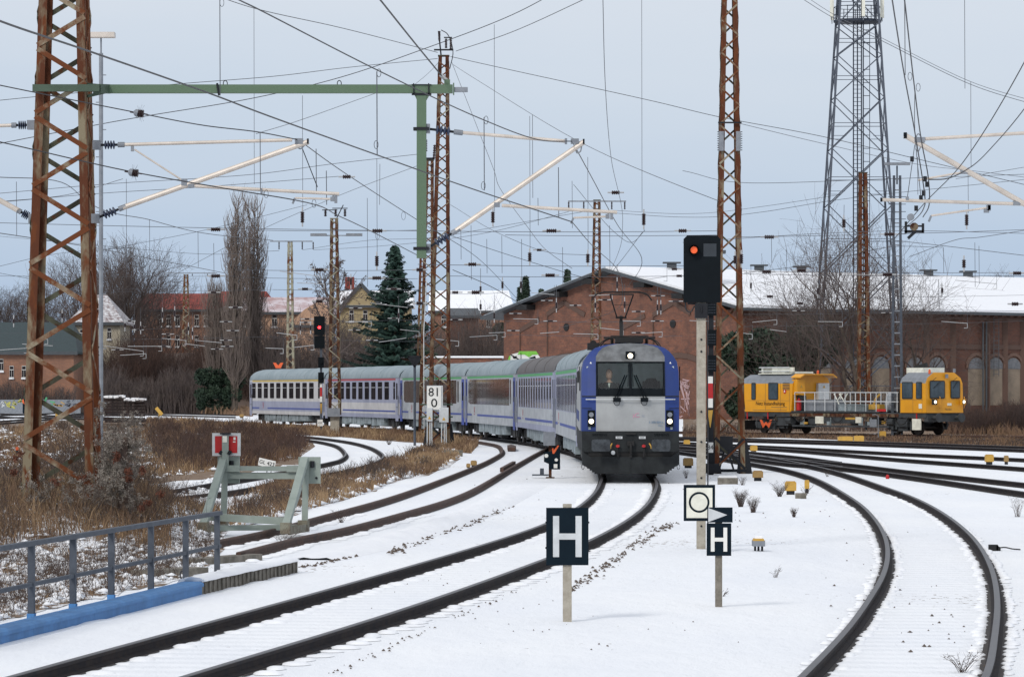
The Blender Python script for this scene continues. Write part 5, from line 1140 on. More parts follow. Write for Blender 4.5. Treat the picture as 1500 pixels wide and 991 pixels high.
    if lay['win'] == 'sep':
        win(-1.75, -1.25, 1.95, 3.02)
        for k_ in range(10): x = -3.2 - k_ * 2.22; win(x - 1.42, x, 1.93, 3.03)
        win(-L_ + .75, -L_ + 1.3, 1.95, 3.02)
    elif lay['win'] == 'many':
        for k_ in range(13): x = -2.0 - k_ * 1.72; win(x - .95, x, 1.75, 3.05)
    else:
        for k_ in range(11): x = -2.9 - k_ * 1.86; win(x - 1.78, x, 1.78, 3.07)
        win(-2.55, -2.1, 1.85, 3.02); win(-L_ + 1.75, -L_ + 2.2, 1.85, 3.02)
    for xd in (-.15, -L_ + 1.0):
        for sy in (-1, 1):
            b = MB(); b.bb(xd - .85, xd, sy * (hw + .004), sy * (hw + .02), .62, 3.12); dd_ = b.build('door', lay['door'], t)
            b = MB(); b.bb(xd - .62, xd - .22, sy * (hw + .021), sy * (hw + .028), 1.95, 2.95); b.build('pane', 'glassdark', dd_)
            b = MB(); b.bb(xd - .66, xd - .18, sy * (hw + .021), sy * (hw + .05), 1.45, 1.5); b.tube([(xd + .06, sy * (hw + .05), 1.0), (xd + .06, sy * (hw + .05), 2.2)], .02, 5); b.build('handle', 'galv', dd_)
    # gangway
    for x in (.06, -L_ - .06): b = MB(); b.box((x, 0, 2.25), (.36, 1.6, 2.5)); b.box((x, 0, 2.9), (.3, 2.3, .9)); b.build('gangway', 'rubber', t)
    # underframe
    b = MB(); rnd = random.Random(hash(style) % 7 + 3) if False else random.Random(len(label))
    x = -5.6
    while x > -L_ + 6.5:
        w_ = rnd.uniform(1.4, 3.2)
        for sy in (-1, 1): b.bb(x, x - w_, sy * 1.28, sy * .5, .80 - rnd.uniform(.42, .55), .775)
        x -= w_ + rnd.uniform(.1, .35)
    b.build('equipment_box', 'skirt', t)
    b = MB(); b.box((-L_ / 2, 0, .66), (L_ - .6, 1.3, .22)); b.box((-L_ / 2, 0, .35), (9, .5, .3)); b.box((-L_ / 2 + 3, -1.0, .3), (1.6, .3, .3)); b.box((-L_ / 2 - 3, 1.0, .3), (1.6, .3, .3)); b.build('underframe', 'under', t)
    b = MB()
    for x in (.3, -L_ - .3):
        for sy in (-1, 1): b.tube([(x, sy * .87, .9), (x + (.1 if x > 0 else -.1), sy * .87, .9)], .2, 10)
    b.build('buffer', 'under', t)
    bogie(t, -3.4); bogie(t, -L_ + 3.4)
    return t
CP = [Vector((x, y, 0)) for x, y in TR]
coach('grey coach with green stripe and many narrow windows directly behind the locomotive', CP[1], CP[2], 'F')
coach('coach with dark brownish roof and pale lavender door, second behind the locomotive', CP[2], CP[3], 'E')
coach('grey coach with dark window band and blue door, third behind the locomotive', CP[3], CP[4], 'C')
coach('grey coach with green stripe behind the 81 0 mast, blue door at its near end', CP[4], CP[5], 'C')
coach('lavender coach with red stripe right of the concrete plinth mast', CP[5], CP[6], 'B')
coach('last coach, white with yellow stripe above its windows', CP[6], CP[7], 'A')

# ------------------------------------------------------------------ LOCOMOTIVE
pf, pr = CP[0], CP[1]; pr2 = pr
t = empty('locomotive', (pf.x, pf.y, RH), 'blue and silver electric locomotive with three lit headlamps and raised pantograph', 'locomotive', None, frame_at(pf, pr))
LL = (pf - pr).length - .35
ROW = [(.78, 1.385, 0), (1.35, 1.39, 0), (2.34, 1.39, 0), (2.56, 1.388, -.09), (3.05, 1.378, -.30), (3.33, 1.33, -.43), (3.48, 1.245, -.52), (3.62, 1.13, -.62), (3.73, .99, -.75), (3.80, .78, -.9), (3.85, .45, -1.05), (3.87, 0.02, -1.15)]
def colx(u_y, z): return -.22 * (abs(u_y) / 1.39) ** 3.2
def rowy(hw):
    b_ = min(.985, .80 * hw); return [-hw, -(hw * .6 + b_ * .4), -b_, -b_ * .5, 0, b_ * .5, b_, (hw * .6 + b_ * .4), hw]
b = MB(); g = []
for z, hw, rk in ROW: g.append([(rk + colx(y, z), y, z) for y in rowy(hw)])
n = 9; vs = [p for r_ in g for p in r_]; b.mesh(vs, [])
for i in range(len(ROW) - 1):
    z = ROW[i][0]
    for j in range(8):
        inner = 2 <= j <= 5
        if inner and 2.3 < z < 3.3: continue           # windscreen opening
        if z < 1.3: mi = 3
        elif not inner: mi = 0
        elif z < 2.3: mi = 1
        else: mi = 2
        b.mesh([], []); b.f.append((i * n + j, i * n + j + 1, (i + 1) * n + j + 1, (i + 1) * n + j)); b.mi.append(mi)
# sides and roof: extend edge points backwards
wide = lambda hw, z: hw * (1.45 / 1.39) if z < 3.4 else hw * 1.03
for sgn in (-1, 1):
    prev = None
    for i, (z, hw, rk) in enumerate(ROW):
        x0 = rk + colx(hw, z); st = [(x0, sgn * hw, z), (min(x0 - .6, -1.2), sgn * (hw + wide(hw, z)) / 2, z), (-2.4, sgn * wide(hw, z), z), (-LL + .1, sgn * wide(hw, z), z)]
        if prev:
            base = len(b.v); b.v.extend(prev + st)
            zz_ = ROW[i - 1][0]
            for k in range(3):
                mi = 3 if zz_ < 1.3 else (0 if (k == 0 and zz_ < 3.7) else (1 if zz_ < 3.3 else 2))
                q_ = (base + k, base + k + 1, base + 4 + k + 1, base + 4 + k); b.f.append(q_ if sgn < 0 else q_[::-1]); b.mi.append(mi)
        prev = st
rear = [(-LL + .1, s_ * wide(hw, z), z) for s_ in (-1,) for z, hw, rk in ROW] + [(-LL + .1, wide(hw, z), z) for z, hw, rk in ROW[::-1]]
b.mesh(rear, [tuple(range(len(rear)))], 1)
b.build('body', ['loco_blue', 'loco_silver', 'loco_grime', 'loco_dark'], t)
# windscreen frame and panes
def wx(z): # front plane x at height in the windscreen
    zs = [r_[0] for r_ in ROW]; 
    for i in range(len(ROW) - 1):
        if zs[i] <= z <= zs[i + 1]: f = (z - zs[i]) / (zs[i + 1] - zs[i]); return ROW[i][2] + (ROW[i + 1][2] - ROW[i][2]) * f
b = MB()
def bar(y0, z0, y1, z1, w, dx=.01): b.beam((wx(z0) + colx(y0, z0) + dx, y0, z0), (wx(z1) + colx(y1, z1) + dx, y1, z1), w, .05, up=(1, 0, 0))
for y in (-.955, 0, .955):
    bar(y, 2.36, y, 2.56, .08 if y == 0 else .06); bar(y, 2.56, y, 3.05, .085 if y == 0 else .05); bar(y, 3.05, y, 3.31, .085 if y == 0 else .05)
for y0, y1 in ((-.98, -.49), (-.49, 0), (0, .49), (.49, .98)):
    bar(y0, 3.315, y1, 3.315, .04); b.mesh([(wx(z_) + colx(y_, z_) + .008, y_, z_) for y_, z_ in ((y0, 2.342), (y1, 2.342), (y1, 2.57), (y0, 2.57))], [(0, 1, 2, 3)])
b.build('windscreen_frame', 'black', t)
for sgn in (-1, 1):
    b = MB(); ys = [.03, .35, .65, .96]; zs = [2.56, 3.05, 3.31]
    vs = [(wx(z_) + colx(y_, z_) + .004, sgn * y_, z_) for z_ in zs for y_ in ys]; b.mesh(vs, [(i * 4 + j, i * 4 + j + 1, i * 4 + j + 5, i * 4 + j + 4) for i in range(2) for j in range(3)]); b.build('windscreen', 'glass', t)
# cab interior
b = MB(); CABG = mat('cab_wall', (.46, .52, .52), .8); b.bb(-1.85, -1.8, -1.25, 1.25, 1.5, 3.3); b.bb(-1.8, -.5, -1.25, -1.2, 1.5, 3.2); b.bb(-1.8, -.5, 1.2, 1.25, 1.5, 3.2); b.bb(-1.8, -.12, -1.2, 1.2, 1.4, 1.5); b.bb(-1.8, -.62, -1.0, 1.0, 3.32, 3.35)
b.bb(-1.79, -1.77, -.3, .35, 1.7, 3.1); b.build('cab_interior', [CABG], t)
b = MB(); b.bb(-.75, -.18, -1.0, 1.0, 2.25, 2.44); b.bb(-.6, -.2, -.95, -.2, 2.44, 2.52); b.build('driver_desk', 'loco_dark', t)
b = MB(); b.box((-1.35, .62, 2.35), (.14, .5, .85)); b.tube([(-1.36, .62, 2.76), (-1.36, .62, 2.86)], [.19, .12], 12); b.box((-1.1, .62, 1.95), (.5, .5, .12)); b.build('driver_seat', 'black', t)
# headlights
def lamp(y, z, wy, hz, lit, dxf=.0):
    b = MB(); x = wx(z) + colx(y, z) + .012 + dxf; b.box((x, y, z), (.03, wy, hz)); hl = b.build('headlight', 'black', t)
    for (zz_, on, r_) in lit:
        b = MB(); b.disc((x + .02, y, z + zz_), (1, 0, 0), r_, .02, 16); b.build('lens', 'lamp_on' if on else 'galv', hl)
for sgn in (-1, 1):
    lamp(sgn * 1.12, 1.71, .21, .47, [(-.08, True, .072), (.11, False, .07)], .02)
lamp(0, 3.50, .27, .25, [(0, True, .075)], .03)
b = MB(); b.tube([(wx(3.5) + .062, 0, 3.5), (wx(3.5) + .07, 0, 3.5)], .03, 8); b.build('lamp_centre', 'black', t)
# trim: seams and handrail
b = MB()
for sgn in (-1, 1):
    ys = [.985, 1.1, 1.2, 1.3, 1.385]
    for a, c in zip(ys, ys[1:]): b.beam((colx(a, 2.34) + .004, sgn * a, 2.34), (colx(c, 2.34) + .004, sgn * c, 2.34), .01, .03)
    for a, c in zip(ys[1:], ys[2:]): b.beam((colx(a, 2.0) + .003, sgn * a, 2.0), (colx(c, 2.0) + .003, sgn * c, 2.0), .01, .015)
b.build('panel_seam', 'loco_dark', t)
b = MB(); b.tube([(colx(y, 2) + .12 - (.05 if abs(y) > 1.2 else 0), y, 2.255) for y in (-1.27, -1.2, -.6, 0, .6, 1.2, 1.27)], .014, 6)
for y in (-1.2, -.55, .55, 1.2): b.tube([(colx(y, 2), y, 2.255), (colx(y, 2) + .12, y, 2.255)], .01, 5)
b.build('handrail', 'signgrey', t)
for sgn in (-1, 1):
    b = MB(); y0 = sgn * .39; b.box((.1, y0, 2.245), (.1, .22, .12)); b.beam((.09, y0, 2.25), (wx(2.95) + .07, sgn * .10, 2.95), .022); b.beam((.09, y0 + sgn * .08, 2.25), (wx(2.95) + .07, sgn * .16, 2.95), .022)
    b.beam((wx(2.6) + .06, sgn * .075, 2.62), (wx(3.25) + .05, sgn * .055, 3.26), .02); b.tube(spline([(.1, y0 - .1, 2.2), (.12, y0 - .05, 2.1), (.12, y0 + .05, 2.1), (.1, y0 + .08, 2.2)], 4), .008, 4); b.build('wiper', 'black', t)
# front underframe and plough
FD = MB(); FD.poly([(.06, -1.385, .76), (.06, 1.385, .76), (.06, 1.37, 1.34), (.06, -1.37, 1.34)], (-.3, 0, 0))
FD.build('buffer_beam', 'loco_dark', t)
b = MB(); pf_ = [(-1.385, .78), (-1.385, .40), (-1.2, .30), (-.97, .14), (.97, .14), (1.2, .30), (1.385, .40), (1.385, .78), (1.15, .62), (-1.15, .62)]
b.poly([(.12, y, z) for y, z in pf_], (-.25, 0, 0)); b.box((.125, 0, .38), (.01, .015, .45)); 
for sgn in (-1, 1):
    for k in range(4): b.box((.08, sgn * (1.0 + k * .07), .16 + k * .05), (.1, .06, .05))
b.build('snow_plough', 'loco_dark', t)
b = MB(); b.poly([(.02, y, z) for y, z in ((-1.2, .60), (1.2, .60), (1.2, .80), (-1.2, .80))], (-.3, 0, 0)); b.build('recess', 'rubber', t)
for sgn in (-1, 1):
    y = sgn * .85; b = MB(); hwb, hh, r_ = .265, .17, .07; pts_ = []
    for (cy, cz_, a0) in ((hwb - r_, hh - r_, 0), (-hwb + r_, hh - r_, 90), (-hwb + r_, -hh + r_, 180), (hwb - r_, -hh + r_, 270)):
        for a in (0, 30, 60, 90): pts_.append((.62, y + cy + r_ * math.cos(R(a0 + a)), .955 + cz_ + r_ * math.sin(R(a0 + a))))
    b.poly(pts_, (-.05, 0, 0)); b.tube([(.05, y, .955), (.57, y, .955)], .12, 12); b.build('buffer', 'bufhead', t) if False else None
    M.setdefault('bufhead', mat('buffer_head', (0.07, 0.08, 0.09), .35, .5, (.03, .033, .038), 5)); b.build('buffer', 'bufhead', t)
    text('lettering', 'SIEMENS', .10, (.068, sgn * .88, 1.245), (R(90), 0, R(90)), t, 'black', .004, 1.15)
    b = MB(); b.box((.07, sgn * .33, 1.17), (.012, .19, .07)); pl = b.build('number_plate', 'signgrey', t); text('lettering', 'EU44', .05, (.078, sgn * .33, 1.17), (R(90), 0, R(90)), pl, 'black', .001)
    b = MB(); b.box((.16, sgn * .37, .93), (.08, .10, .05)); b.disc((.18, sgn * .37, .93), (1, 0, 0), .045, .05, 8); b.build('brake_cock', 'red', t)
    b = MB(); b.tube(spline([(.12, sgn * .53, 1.0), (.18, sgn * .57, .93), (.15, sgn * .58, .86)], 4), .02, 5); b.build('yellow_tap', 'yellow', t)
    b = MB(); b.tube(spline([(.12, sgn * .37, .92), (.2, sgn * .38, .75), (.2, sgn * .36, .62), (.14, sgn * .34, .6)], 5), .022, 6); b.build('brake_hose', 'rubber', t)
    b = MB(); b.tube([(.05, sgn * 1.36 + .04 * math.cos(a), .34 + .08 * math.sin(a)) for a in [k * .6 for k in range(11)]], .008, 4); b.build('lifting_loop', 'wire', t)
    b = MB(); b.poly([(-.12, sgn * 1.135 - .03, 3.28), (-.12, sgn * 1.135 + .03, 3.27), (-.14, sgn * 1.135 + .0, 3.33)], (.02, 0, 0)); b.build('corner_mark', 'white', t)
b = MB(); b.tube(spline([(.1, 0, 1.0), (.28, 0, .95), (.3, 0, .8), (.24, 0, .72)], 5), .035, 6); b.box((.12, 0, 1.0), (.12, .2, .14)); b.box((.16, 0, .75), (.08, .06, .3)); b.build('coupling_hook', 'rubber', t); b = MB(); b.box((.09, 0, 1.28), (.08, .3, .05)); b.build('step_plate', 'rubber', t)
b = MB(); b.disc((.1, -.5, .74), (1, 0, 0), .06, .05, 12); b.build('socket', 'signgrey', t)
text('lettering', 'iC', .17, (.012, .16, 1.79), (R(90), 0, R(90)), t, 'logo_pink', .003, 1.3) if 'logo_pink' in M else None
M['logo_pink'] = mat('logo_pink', (.62, .25, .38), .5); M['number_blue'] = mat('number_blue', (.12, .22, .36), .5); M['number_pale'] = mat('number_pale', (.3, .34, .42), .5)
text('lettering', 'iC', .17, (.006, .16, 1.79), (R(90), R(-8), R(90)), t, 'logo_pink', .004, 1.3); text('lettering', 'ic', .12, (.002, .36, 1.79), (R(90), 0, R(90)), t, 'number_pale', .004, 1.1)
text('lettering', '5 370 009-6', .085, (-.015, .73, 1.60), (R(90), 0, R(91)), t, 'number_blue', .003); text('lettering', '1251', .07, (-.02, .85, 1.51), (R(90), 0, R(91)), t, 'number_blue', .003)
# side details
b = MB()
for sgn in (-1, 1):
    b.bb(-1.75, -1.35, sgn * 1.435, sgn * 1.455, 2.5, 3.2); b.bb(-LL + 1.9, -LL + 1.3, sgn * 1.452, sgn * 1.462, 2.4, 3.1)
b.build('cab_side_window', 'glassdark', t)
b = MB()
for sgn in (-1, 1): b.bb(-3.4, -LL + .4, sgn * 1.452, sgn * 1.458, 1.6, 1.9)
b.build('blue_band', 'loco_blue', t)
b = MB()
for sgn in (-1, 1):
    for k in range(8): b.bb(-4.5 - k * 1.25, -5.5 - k * 1.25, sgn * 1.452, sgn * 1.47, 2.75, 3.1)
b.build('side_grille', 'loco_dark', t)
b = MB(); b.bb(-1.2, -LL + .8, -1.32, 1.32, .35, .79); b.build('underframe', 'under', t)
bogie(t, -4.3, 2.9, r=.6); bogie(t, -LL + 4.3, 2.9, r=.6)
# roof gear
b = MB()
for sgn in (-1, 1):
    b.tube(spline([(-1.6, sgn * .85, 3.78), (-1.7, sgn * .7, 3.95), (-1.8, sgn * .5, 4.02), (-2.2, sgn * .2, 4.05)], 6), .02, 5); b.tube(spline([(-1.5, sgn * .95, 3.70), (-1.6, sgn * .78, 3.93), (-1.7, sgn * .4, 4.06), (-1.7, 0, 4.08)], 6), .016, 5)
b.box((-2.6, 0, 3.97), (2.2, .8, .16)); b.beam((-1.7, -.75, 4.03), (-1.7, .75, 4.03), .06); b.beam((-1.75, -.55, 4.08), (-1.75, .55, 4.08), .03)
for y in (-.5, -.25, 0, .25, .5): b.ribs((-2.0, y, 3.85), (-2.0, y, 4.05), .06, .03, 4)
b.build('lowered_pantograph', 'rubber', t)
b = MB(); b.box((-1.9, -1.05, 3.78), (1.1, .34, .2)); b.tube([(-1.4, -1.05, 3.86), (-2.4, -1.05, 3.86)], .1, 10); b.build('horn_box', 'rubber', t)
pt_ = MB(); XP = -LL + 3.2
pt_.box((XP, 0, 3.98), (1.6, 1.2, .08))
for dx in (-.6, .6):
    for dy in (-.5, .5): pt_.ribs((XP + dx, dy, 3.72), (XP + dx, dy, 3.96), .07, .035, 4)
pt_.beam((XP, 0, 4.0), (XP - 1.1, 0, 4.75), .12); pg = pt_.build('pantograph', 'rubber', t)
b = MB(); zt_ = 5.68
b.beam((XP - 1.1, 0, 4.75), (XP - 1.05, 0, 4.95), .10); b.box((XP - 1.1, 0, 4.9), (.1, .36, .06))
for sgn in (-1, 1): b.beam((XP - 1.1, sgn * .14, 4.92), (XP + .2, sgn * .38, zt_ - .06), .035)
b.beam((XP - .45, -.27, 5.3), (XP - .45, .27, 5.3), .015)
b.build('upper_arm', 'rubber', pg)
b = MB()
for dx in (0, .36):
    b.tube(spline([(XP + dx, -.98, zt_ - .24), (XP + dx, -.82, zt_ - .05), (XP + dx, -.62, zt_ + .01), (XP + dx, 0, zt_ + .02), (XP + dx, .62, zt_ + .01), (XP + dx, .82, zt_ - .05), (XP + dx, .98, zt_ - .24)], 6), .022, 6)
    b.box((XP + dx, 0, zt_ + .035), (.05, 1.2, .03))
b.box((XP + .18, 0, zt_ - .05), (.4, .76, .04)); b.build('collector_head', 'rubber', pg)
# driver (person, seated behind the windscreen): a thing of its own
def figure(loc, rz, label, scale=1.0, seated=True):
    t_ = empty('person', loc, label, 'person', None, rz); b = MB()
    prof = [(0, .16, .13), (.12, .19, .14), (.32, .21, .15), (.46, .22, .13), (.52, .12, .09), (.56, .06, .06), (.62, .058, .06), (.63, .075, .09), (.69, .098, .11), (.76, .102, .115), (.83, .092, .105), (.88, .05, .065), (.90, .01, .01)]
    def rings(pr_, cx=0):
        vs = []; n_ = 14
        for z, a, c in pr_:
            for k in range(n_): an = 2 * math.pi * k / n_; vs.append((cx + c * math.cos(an), a * math.sin(an), z))
        m_ = len(pr_); return vs, [(i * n_ + k, i * n_ + (k + 1) % n_, (i + 1) * n_ + (k + 1) % n_, (i + 1) * n_ + k) for i in range(m_ - 1) for k in range(n_)] + [tuple(range(n_))[::-1], tuple((m_ - 1) * n_ + k for k in range(n_))]
    vs, fs = rings(prof); b.mesh(vs, fs)
    for sg in (-1, 1):  # arms continuous with the trunk
        b.tube(spline([(0, sg * .17, .44), (.0, sg * .25, .40), (.04, sg * .28, .22), (.16, sg * .25, .08), (.34, sg * .18, .12)], 5), [.07] * 5 + [.06] * 6 + [.05] * 5 + [.04] * 5, 8)
        b.tube([(0.02, sg * .1, .02), (.42, sg * .12, .02), (.46, sg * .12, -.4)], [.09, .075, .055], 8)
    b.tube([(.10, 0, .74), (.125, 0, .72)], [.018, .012], 6)
    b.build('body', 'skin', t_, smooth=True)
    b = MB(); jp = [(z, a * 1.06 + .006, c * 1.06 + .006) for z, a, c in prof[:5]]; vs, fs = rings(jp); b.mesh(vs, fs)
    for sg in (-1, 1): b.tube(spline([(0, sg * .17, .44), (.0, sg * .25, .40), (.04, sg * .28, .22), (.16, sg * .25, .08), (.28, sg * .20, .10)], 5), [.08] * 5 + [.07] * 6 + [.06] * 5 + [.05] * 5, 8)
    b.build('dark_jacket', 'loco_dark', t_, smooth=True)
    b = MB(); b.poly([(.155, -.035, .50), (.155, .035, .50), (.165, 0, .36)], (.01, 0, 0)); b.build('shirt', 'cream', t_)
    b = MB(); vs, fs = rings([(.76, .108, .10), (.82, .102, .108), (.87, .068, .08), (.905, .02, .02)], -.012); b.mesh(vs, fs); b.build('hair', 'stumpwood', t_, smooth=True)
    return t_
M['skin'] = mat('skin', (.62, .36, .26), .6)
mw = Matrix.Translation(t.location) @ Matrix.Rotation(t.rotation_euler.z, 4, 'Z')
p_ = mw @ Vector((-.95, -.60, 2.10)); p_.z += .12; figure(tuple(p_), t.rotation_euler.z, 'driver in a dark jacket seated behind the left pane of the locomotive windscreen')

# ------------------------------------------------------------------ YELLOW MAINTENANCE VEHICLE
M['vyellow'] = mat('vehicle_yellow', (0.74, 0.335, 0.006), .45, 0, (0.66, .29, .006), 1.2)
M['vgrey'] = mat('vehicle_grey', (0.22, .24, .27), .6)
M['vframe'] = mat('vehicle_frame', (0.05, .058, .065), .7, 0, (.03, .035, .04), 2)
ang = math.atan2(WDIR.y, WDIR.x)
t = empty('maintenance_vehicle', (WFR.x, WFR.y, RH), 'yellow rail maintenance vehicle with open railed platform between two cabs', 'rail vehicle', None, ang)
t.scale = (.925, 1, 1)
HWV = 1.42
b = MB(); b.bb(-.1, -17.2, -1.35, 1.35, .98, 1.24); b.bb(-4.2, -12.4, -1.42, 1.42, 1.24, 1.31); b.bb(-.3, .0, -1.3, 1.3, .75, 1.1); b.build('frame', 'vframe', t)
b = MB(); b.bb(-2.5, -12.5, -1.37, -1.36, 1.0, 1.18); b.build('frame_side', 'rust2', t)
def cab(x0, x1, slope_front, zr, nm):   # x0 front, x1 rear
    b = MB(); pr_ = [(1.42, 1.25), (1.42, 2.9), (1.28, 3.2), (.8, zr), (-.8, zr), (-1.28, 3.2), (-1.42, 2.9), (-1.42, 1.25)]
    vs = []
    for x, s_ in ((x0, slope_front), (x1, 0)):
        for y, z in pr_: vs.append((x + s_ * (z - 1.25), y, z))
    k = 8; mi = [0, 1, 1, 1, 1, 1, 0, 0] if False else None
    for i in range(8):
        b.mesh([vs[i], vs[(i + 1) % 8], vs[8 + (i + 1) % 8], vs[8 + i]], [(0, 1, 2, 3)], 1 if i in (1, 2, 3, 4, 5) else 0)
    b.mesh(vs[:8], [tuple(range(8))], 0); b.mesh(vs[8:], [tuple(range(8))[::-1]], 0); return b.build(nm, ['vyellow', 'vgrey'], t)
cab(0, -2.3, -.04, 3.5, 'front_cab'); cab(-12.3, -17.0, .10, 3.42, 'rear_cab')
def vwin(x, y, z, w, h, face, par=None):  # face 's' side -y, 'f' front
    b = MB(); r_ = .08; pts_ = []
    for (c1, c2, a0) in ((w / 2 - r_, h / 2 - r_, 0), (-w / 2 + r_, h / 2 - r_, 90), (-w / 2 + r_, -h / 2 + r_, 180), (w / 2 - r_, -h / 2 + r_, 270)):
        for a in (0, 30, 60, 90):
            u = c1 + r_ * math.cos(R(a0 + a)); v = c2 + r_ * math.sin(R(a0 + a))
            pts_.append((x + u, y, z + v) if face == 's' else (x, y + u, z + v))
    b.poly(pts_, (0, -.02, 0) if face == 's' else (.02, 0, 0)); fr = b.build('window', 'rubber', t)
    b = MB(); 
    if face == 's': b.box((x, y - .022, z), (w - .1, .006, h - .1))
    else: b.box((x + .022, y, z), (.006, w - .1, h - .1))
    b.build('pane', 'vglass', fr)
M['vglass'] = mat('vehicle_glass', (.03, .045, .055), .2, 0, (.07, .10, .13), 1.3, .4, spec=.3)
vwin(-.62, -1.425, 2.5, .52, .95, 's'); vwin(-1.65, -1.425, 2.5, .95, .95, 's')
vwin(-.0, -.58, 2.55, 1.15, 1.0, 'f'); vwin(-.0, .80, 2.55, .72, 1.0, 'f')
vwin(-14.0, -1.425, 2.45, .95, 1.0, 's'); vwin(-15.9, -1.425, 2.45, .42, 1.0, 's'); vwin(-12.28, -.2, 2.62, .5, .68, 'f')
b = MB(); b.box((-1.7, 0, 3.62), (1.5, 1.6, .3)); b.build('roof_unit', 'cream', t)
b = MB(); b.box((.03, .12, 3.3), (.05, .2, .22)); b.tube([(-.2, .9, 3.5), (-.2, .9, 3.72)], .08, 8); b.build('top_lamp', 'galv', t)
b = MB(); b.bb(-12.9, -16.0, -1.0, .9, 3.45, 3.5); 
b.bb(-12.8, -15.6, -.9, -.75, 3.5, 3.85); b.bb(-12.8, -13.5, -.9, .7, 3.5, 3.6); b.bb(-14.8, -15.8, -.9, .7, 3.5, 3.85); b.build('roof_platform', 'cream', t)
b = MB()
for z in (3.62, 3.84): b.tube([(-13.0, -1.0, z), (-15.9, -1.0, z)], .03, 5)
b.build('roof_rail', 'signgrey', t)
b = MB(); b.poly([(-12.3, -1.42, 3.28), (-12.3, -1.1, 3.46), (-12.3, 1.1, 3.46), (-12.3, 1.42, 3.28), (-12.3, 1.42, 3.22), (-12.3, 1.08, 3.40), (-12.3, -1.08, 3.40), (-12.3, -1.42, 3.22)], (.9, 0, 0)); b.build('canopy', 'vyellow', t)
b = MB(); b.box((-12.05, -1.05, 2.7), (.5, .6, .9)); b.build('vent_box', 'vyellow', t)
b = MB(); b.box((-12.1, .82, 2.45), (.35, .85, .95)); cb = b.build('control_cabinet', 'signgrey', t)
for (x, y, z, m_) in ((-11.918, .82, 2.72, 'yellow'), (-11.79, -1.05, 2.75, 'yellow')):
    b = MB(); b.poly([(x, y - .1, z - .08), (x, y + .1, z - .08), (x, y, z + .09)], (.01, 0, 0)); b.build('warning_triangle', m_, t)
b = MB(); b.box((-12.27, -.35, 2.06), (.02, .22, .18)); b.build('first_aid_sign', mat('sign_green', (.02, .22, .08), .5), t)
b = MB(); b.box((-12.25, -.35, 2.06), (.02, .13, .04)); b.box((-12.246, -.35, 2.06), (.02, .04, .13)); b.build('white_cross', 'white', t)
b = MB(); b.box((-12.27, -.08, 2.06), (.02, .22, .18)); b.build('fire_sign', 'red', t)
b = MB(); b.tube([(-11.9, -1.15, 1.35), (-11.9, -1.15, 1.95)], .15, 12); b.tube([(-11.9, -1.15, 1.95), (-11.9, -1.15, 2.05)], .05, 8); b.build('fire_extinguisher', 'red', t)
b = MB(); b.box((-12.1, -.8, 1.75), (.35, .5, .9)); b.build('engine_box', 'vframe', t)
text('lettering', 'Netz Instandhaltung', .30, (-14.3, -1.432, 1.73), (R(90), 0, 0), t, 'loco_dark', .004, 1.15)
text('lettering', 'DB Bahnbau', .13, (-13.6, -1.432, 1.50), (R(90), 0, 0), t, 'loco_dark', .003) if False else None
b = MB(); b.bb(-12.7, -14.2, -1.432, -1.426, 1.50, 1.54); b.bb(-12.7, -16.0, -1.432, -1.426, 1.34, 1.37); b.build('small_print', 'ochre', t)
b = MB(); b.disc((-12.9, -1.43, 2.45), (0, 1, 0), .14, .01, 14); b.build('emblem', 'red', t); b = MB(); b.poly([(-12.97, -1.445, 2.4), (-12.83, -1.445, 2.4), (-12.9, -1.445, 2.55)], (0, -.005, 0)); b.build('emblem_mark', 'white', t)
text('lettering', '746 023', .16, (.012, .25, 1.45), (R(90), 0, R(90)), t, 'ochre', .003)
b = MB(); b.box((.0, .35, 1.72), (.04, .3, .14)); b.box((-.5, -1.43, 1.62), (.28, .02, .26)); b.build('label_plate', 'cream', t)
for y in (-.98, 1.22):
    b = MB(); b.box((.22, y, 1.86), (.12, .32, .32)); hl = b.build('headlight', 'vyellow' if y > 0 else 'rubber', t); b = MB(); b.box((.285, y, 1.86), (.012, .24, .24)); b.build('surround', 'rubber', hl); b = MB(); b.disc((.30, y, 1.86), (1, 0, 0), .09, .02, 12); b.build('lens', 'lamp_on', hl)
b = MB()
for y in (-.45, 1.42): b.tube([(.06, y, 1.5), (.1, y, 1.55), (.1, y, 2.1), (.06, y, 2.15)], .02, 5)
b.tube([(-17.3, -1.3, 1.3), (-17.35, -1.3, 1.5), (-17.2, -1.3, 2.3), (-16.95, -1.3, 2.4)], .03, 5); b.build('grab_rail', 'vyellow', t)
for y in (-.86, .86):
    b = MB(); b.tube([(.0, y, .98), (.45, y, .98)], .12, 10); b.tube([(.45, y, .98), (.52, y, .98)], .26, 14); b.build('buffer', 'vframe', t)
    b = MB(); b.tube([(-17.0, y, .98), (-17.6, y, .98)], .2, 10); b.build('buffer', 'vframe', t)
b = MB()
for x in (-.35, -1.15, -2.25): b.bb(x, x - .02, -1.432, -1.425, 1.28, 2.95)
for x in (-13.3, -14.75, -12.45): b.bb(x, x - .02, -1.432, -1.425, 1.28, 2.95)
b.bb(-.3, -2.28, -1.432, -1.425, 1.98, 2.0); b.bb(-12.4, -16.6, -1.432, -1.425, 1.9, 1.915); b.build('panel_seam', 'ochre', t)
b = MB()
for k in range(5): b.bb(-12.45, -13.1, -1.44, -1.425, 2.9 - .09 * k, 2.94 - .09 * k)
b.build('louvre', 'vframe', t)
b = MB()
for y0, y1, z0, z1 in ((-1.05, -.7, 3.0, 3.22), (.5, .9, 3.0, 3.22), (-.9, -.35, 2.62, 3.02), (.6, .95, 2.62, 3.02)): b.beam((.05, y0, z0), (.06, y1, z1), .02)
b.build('wiper', 'rubber', t)
b = MB()
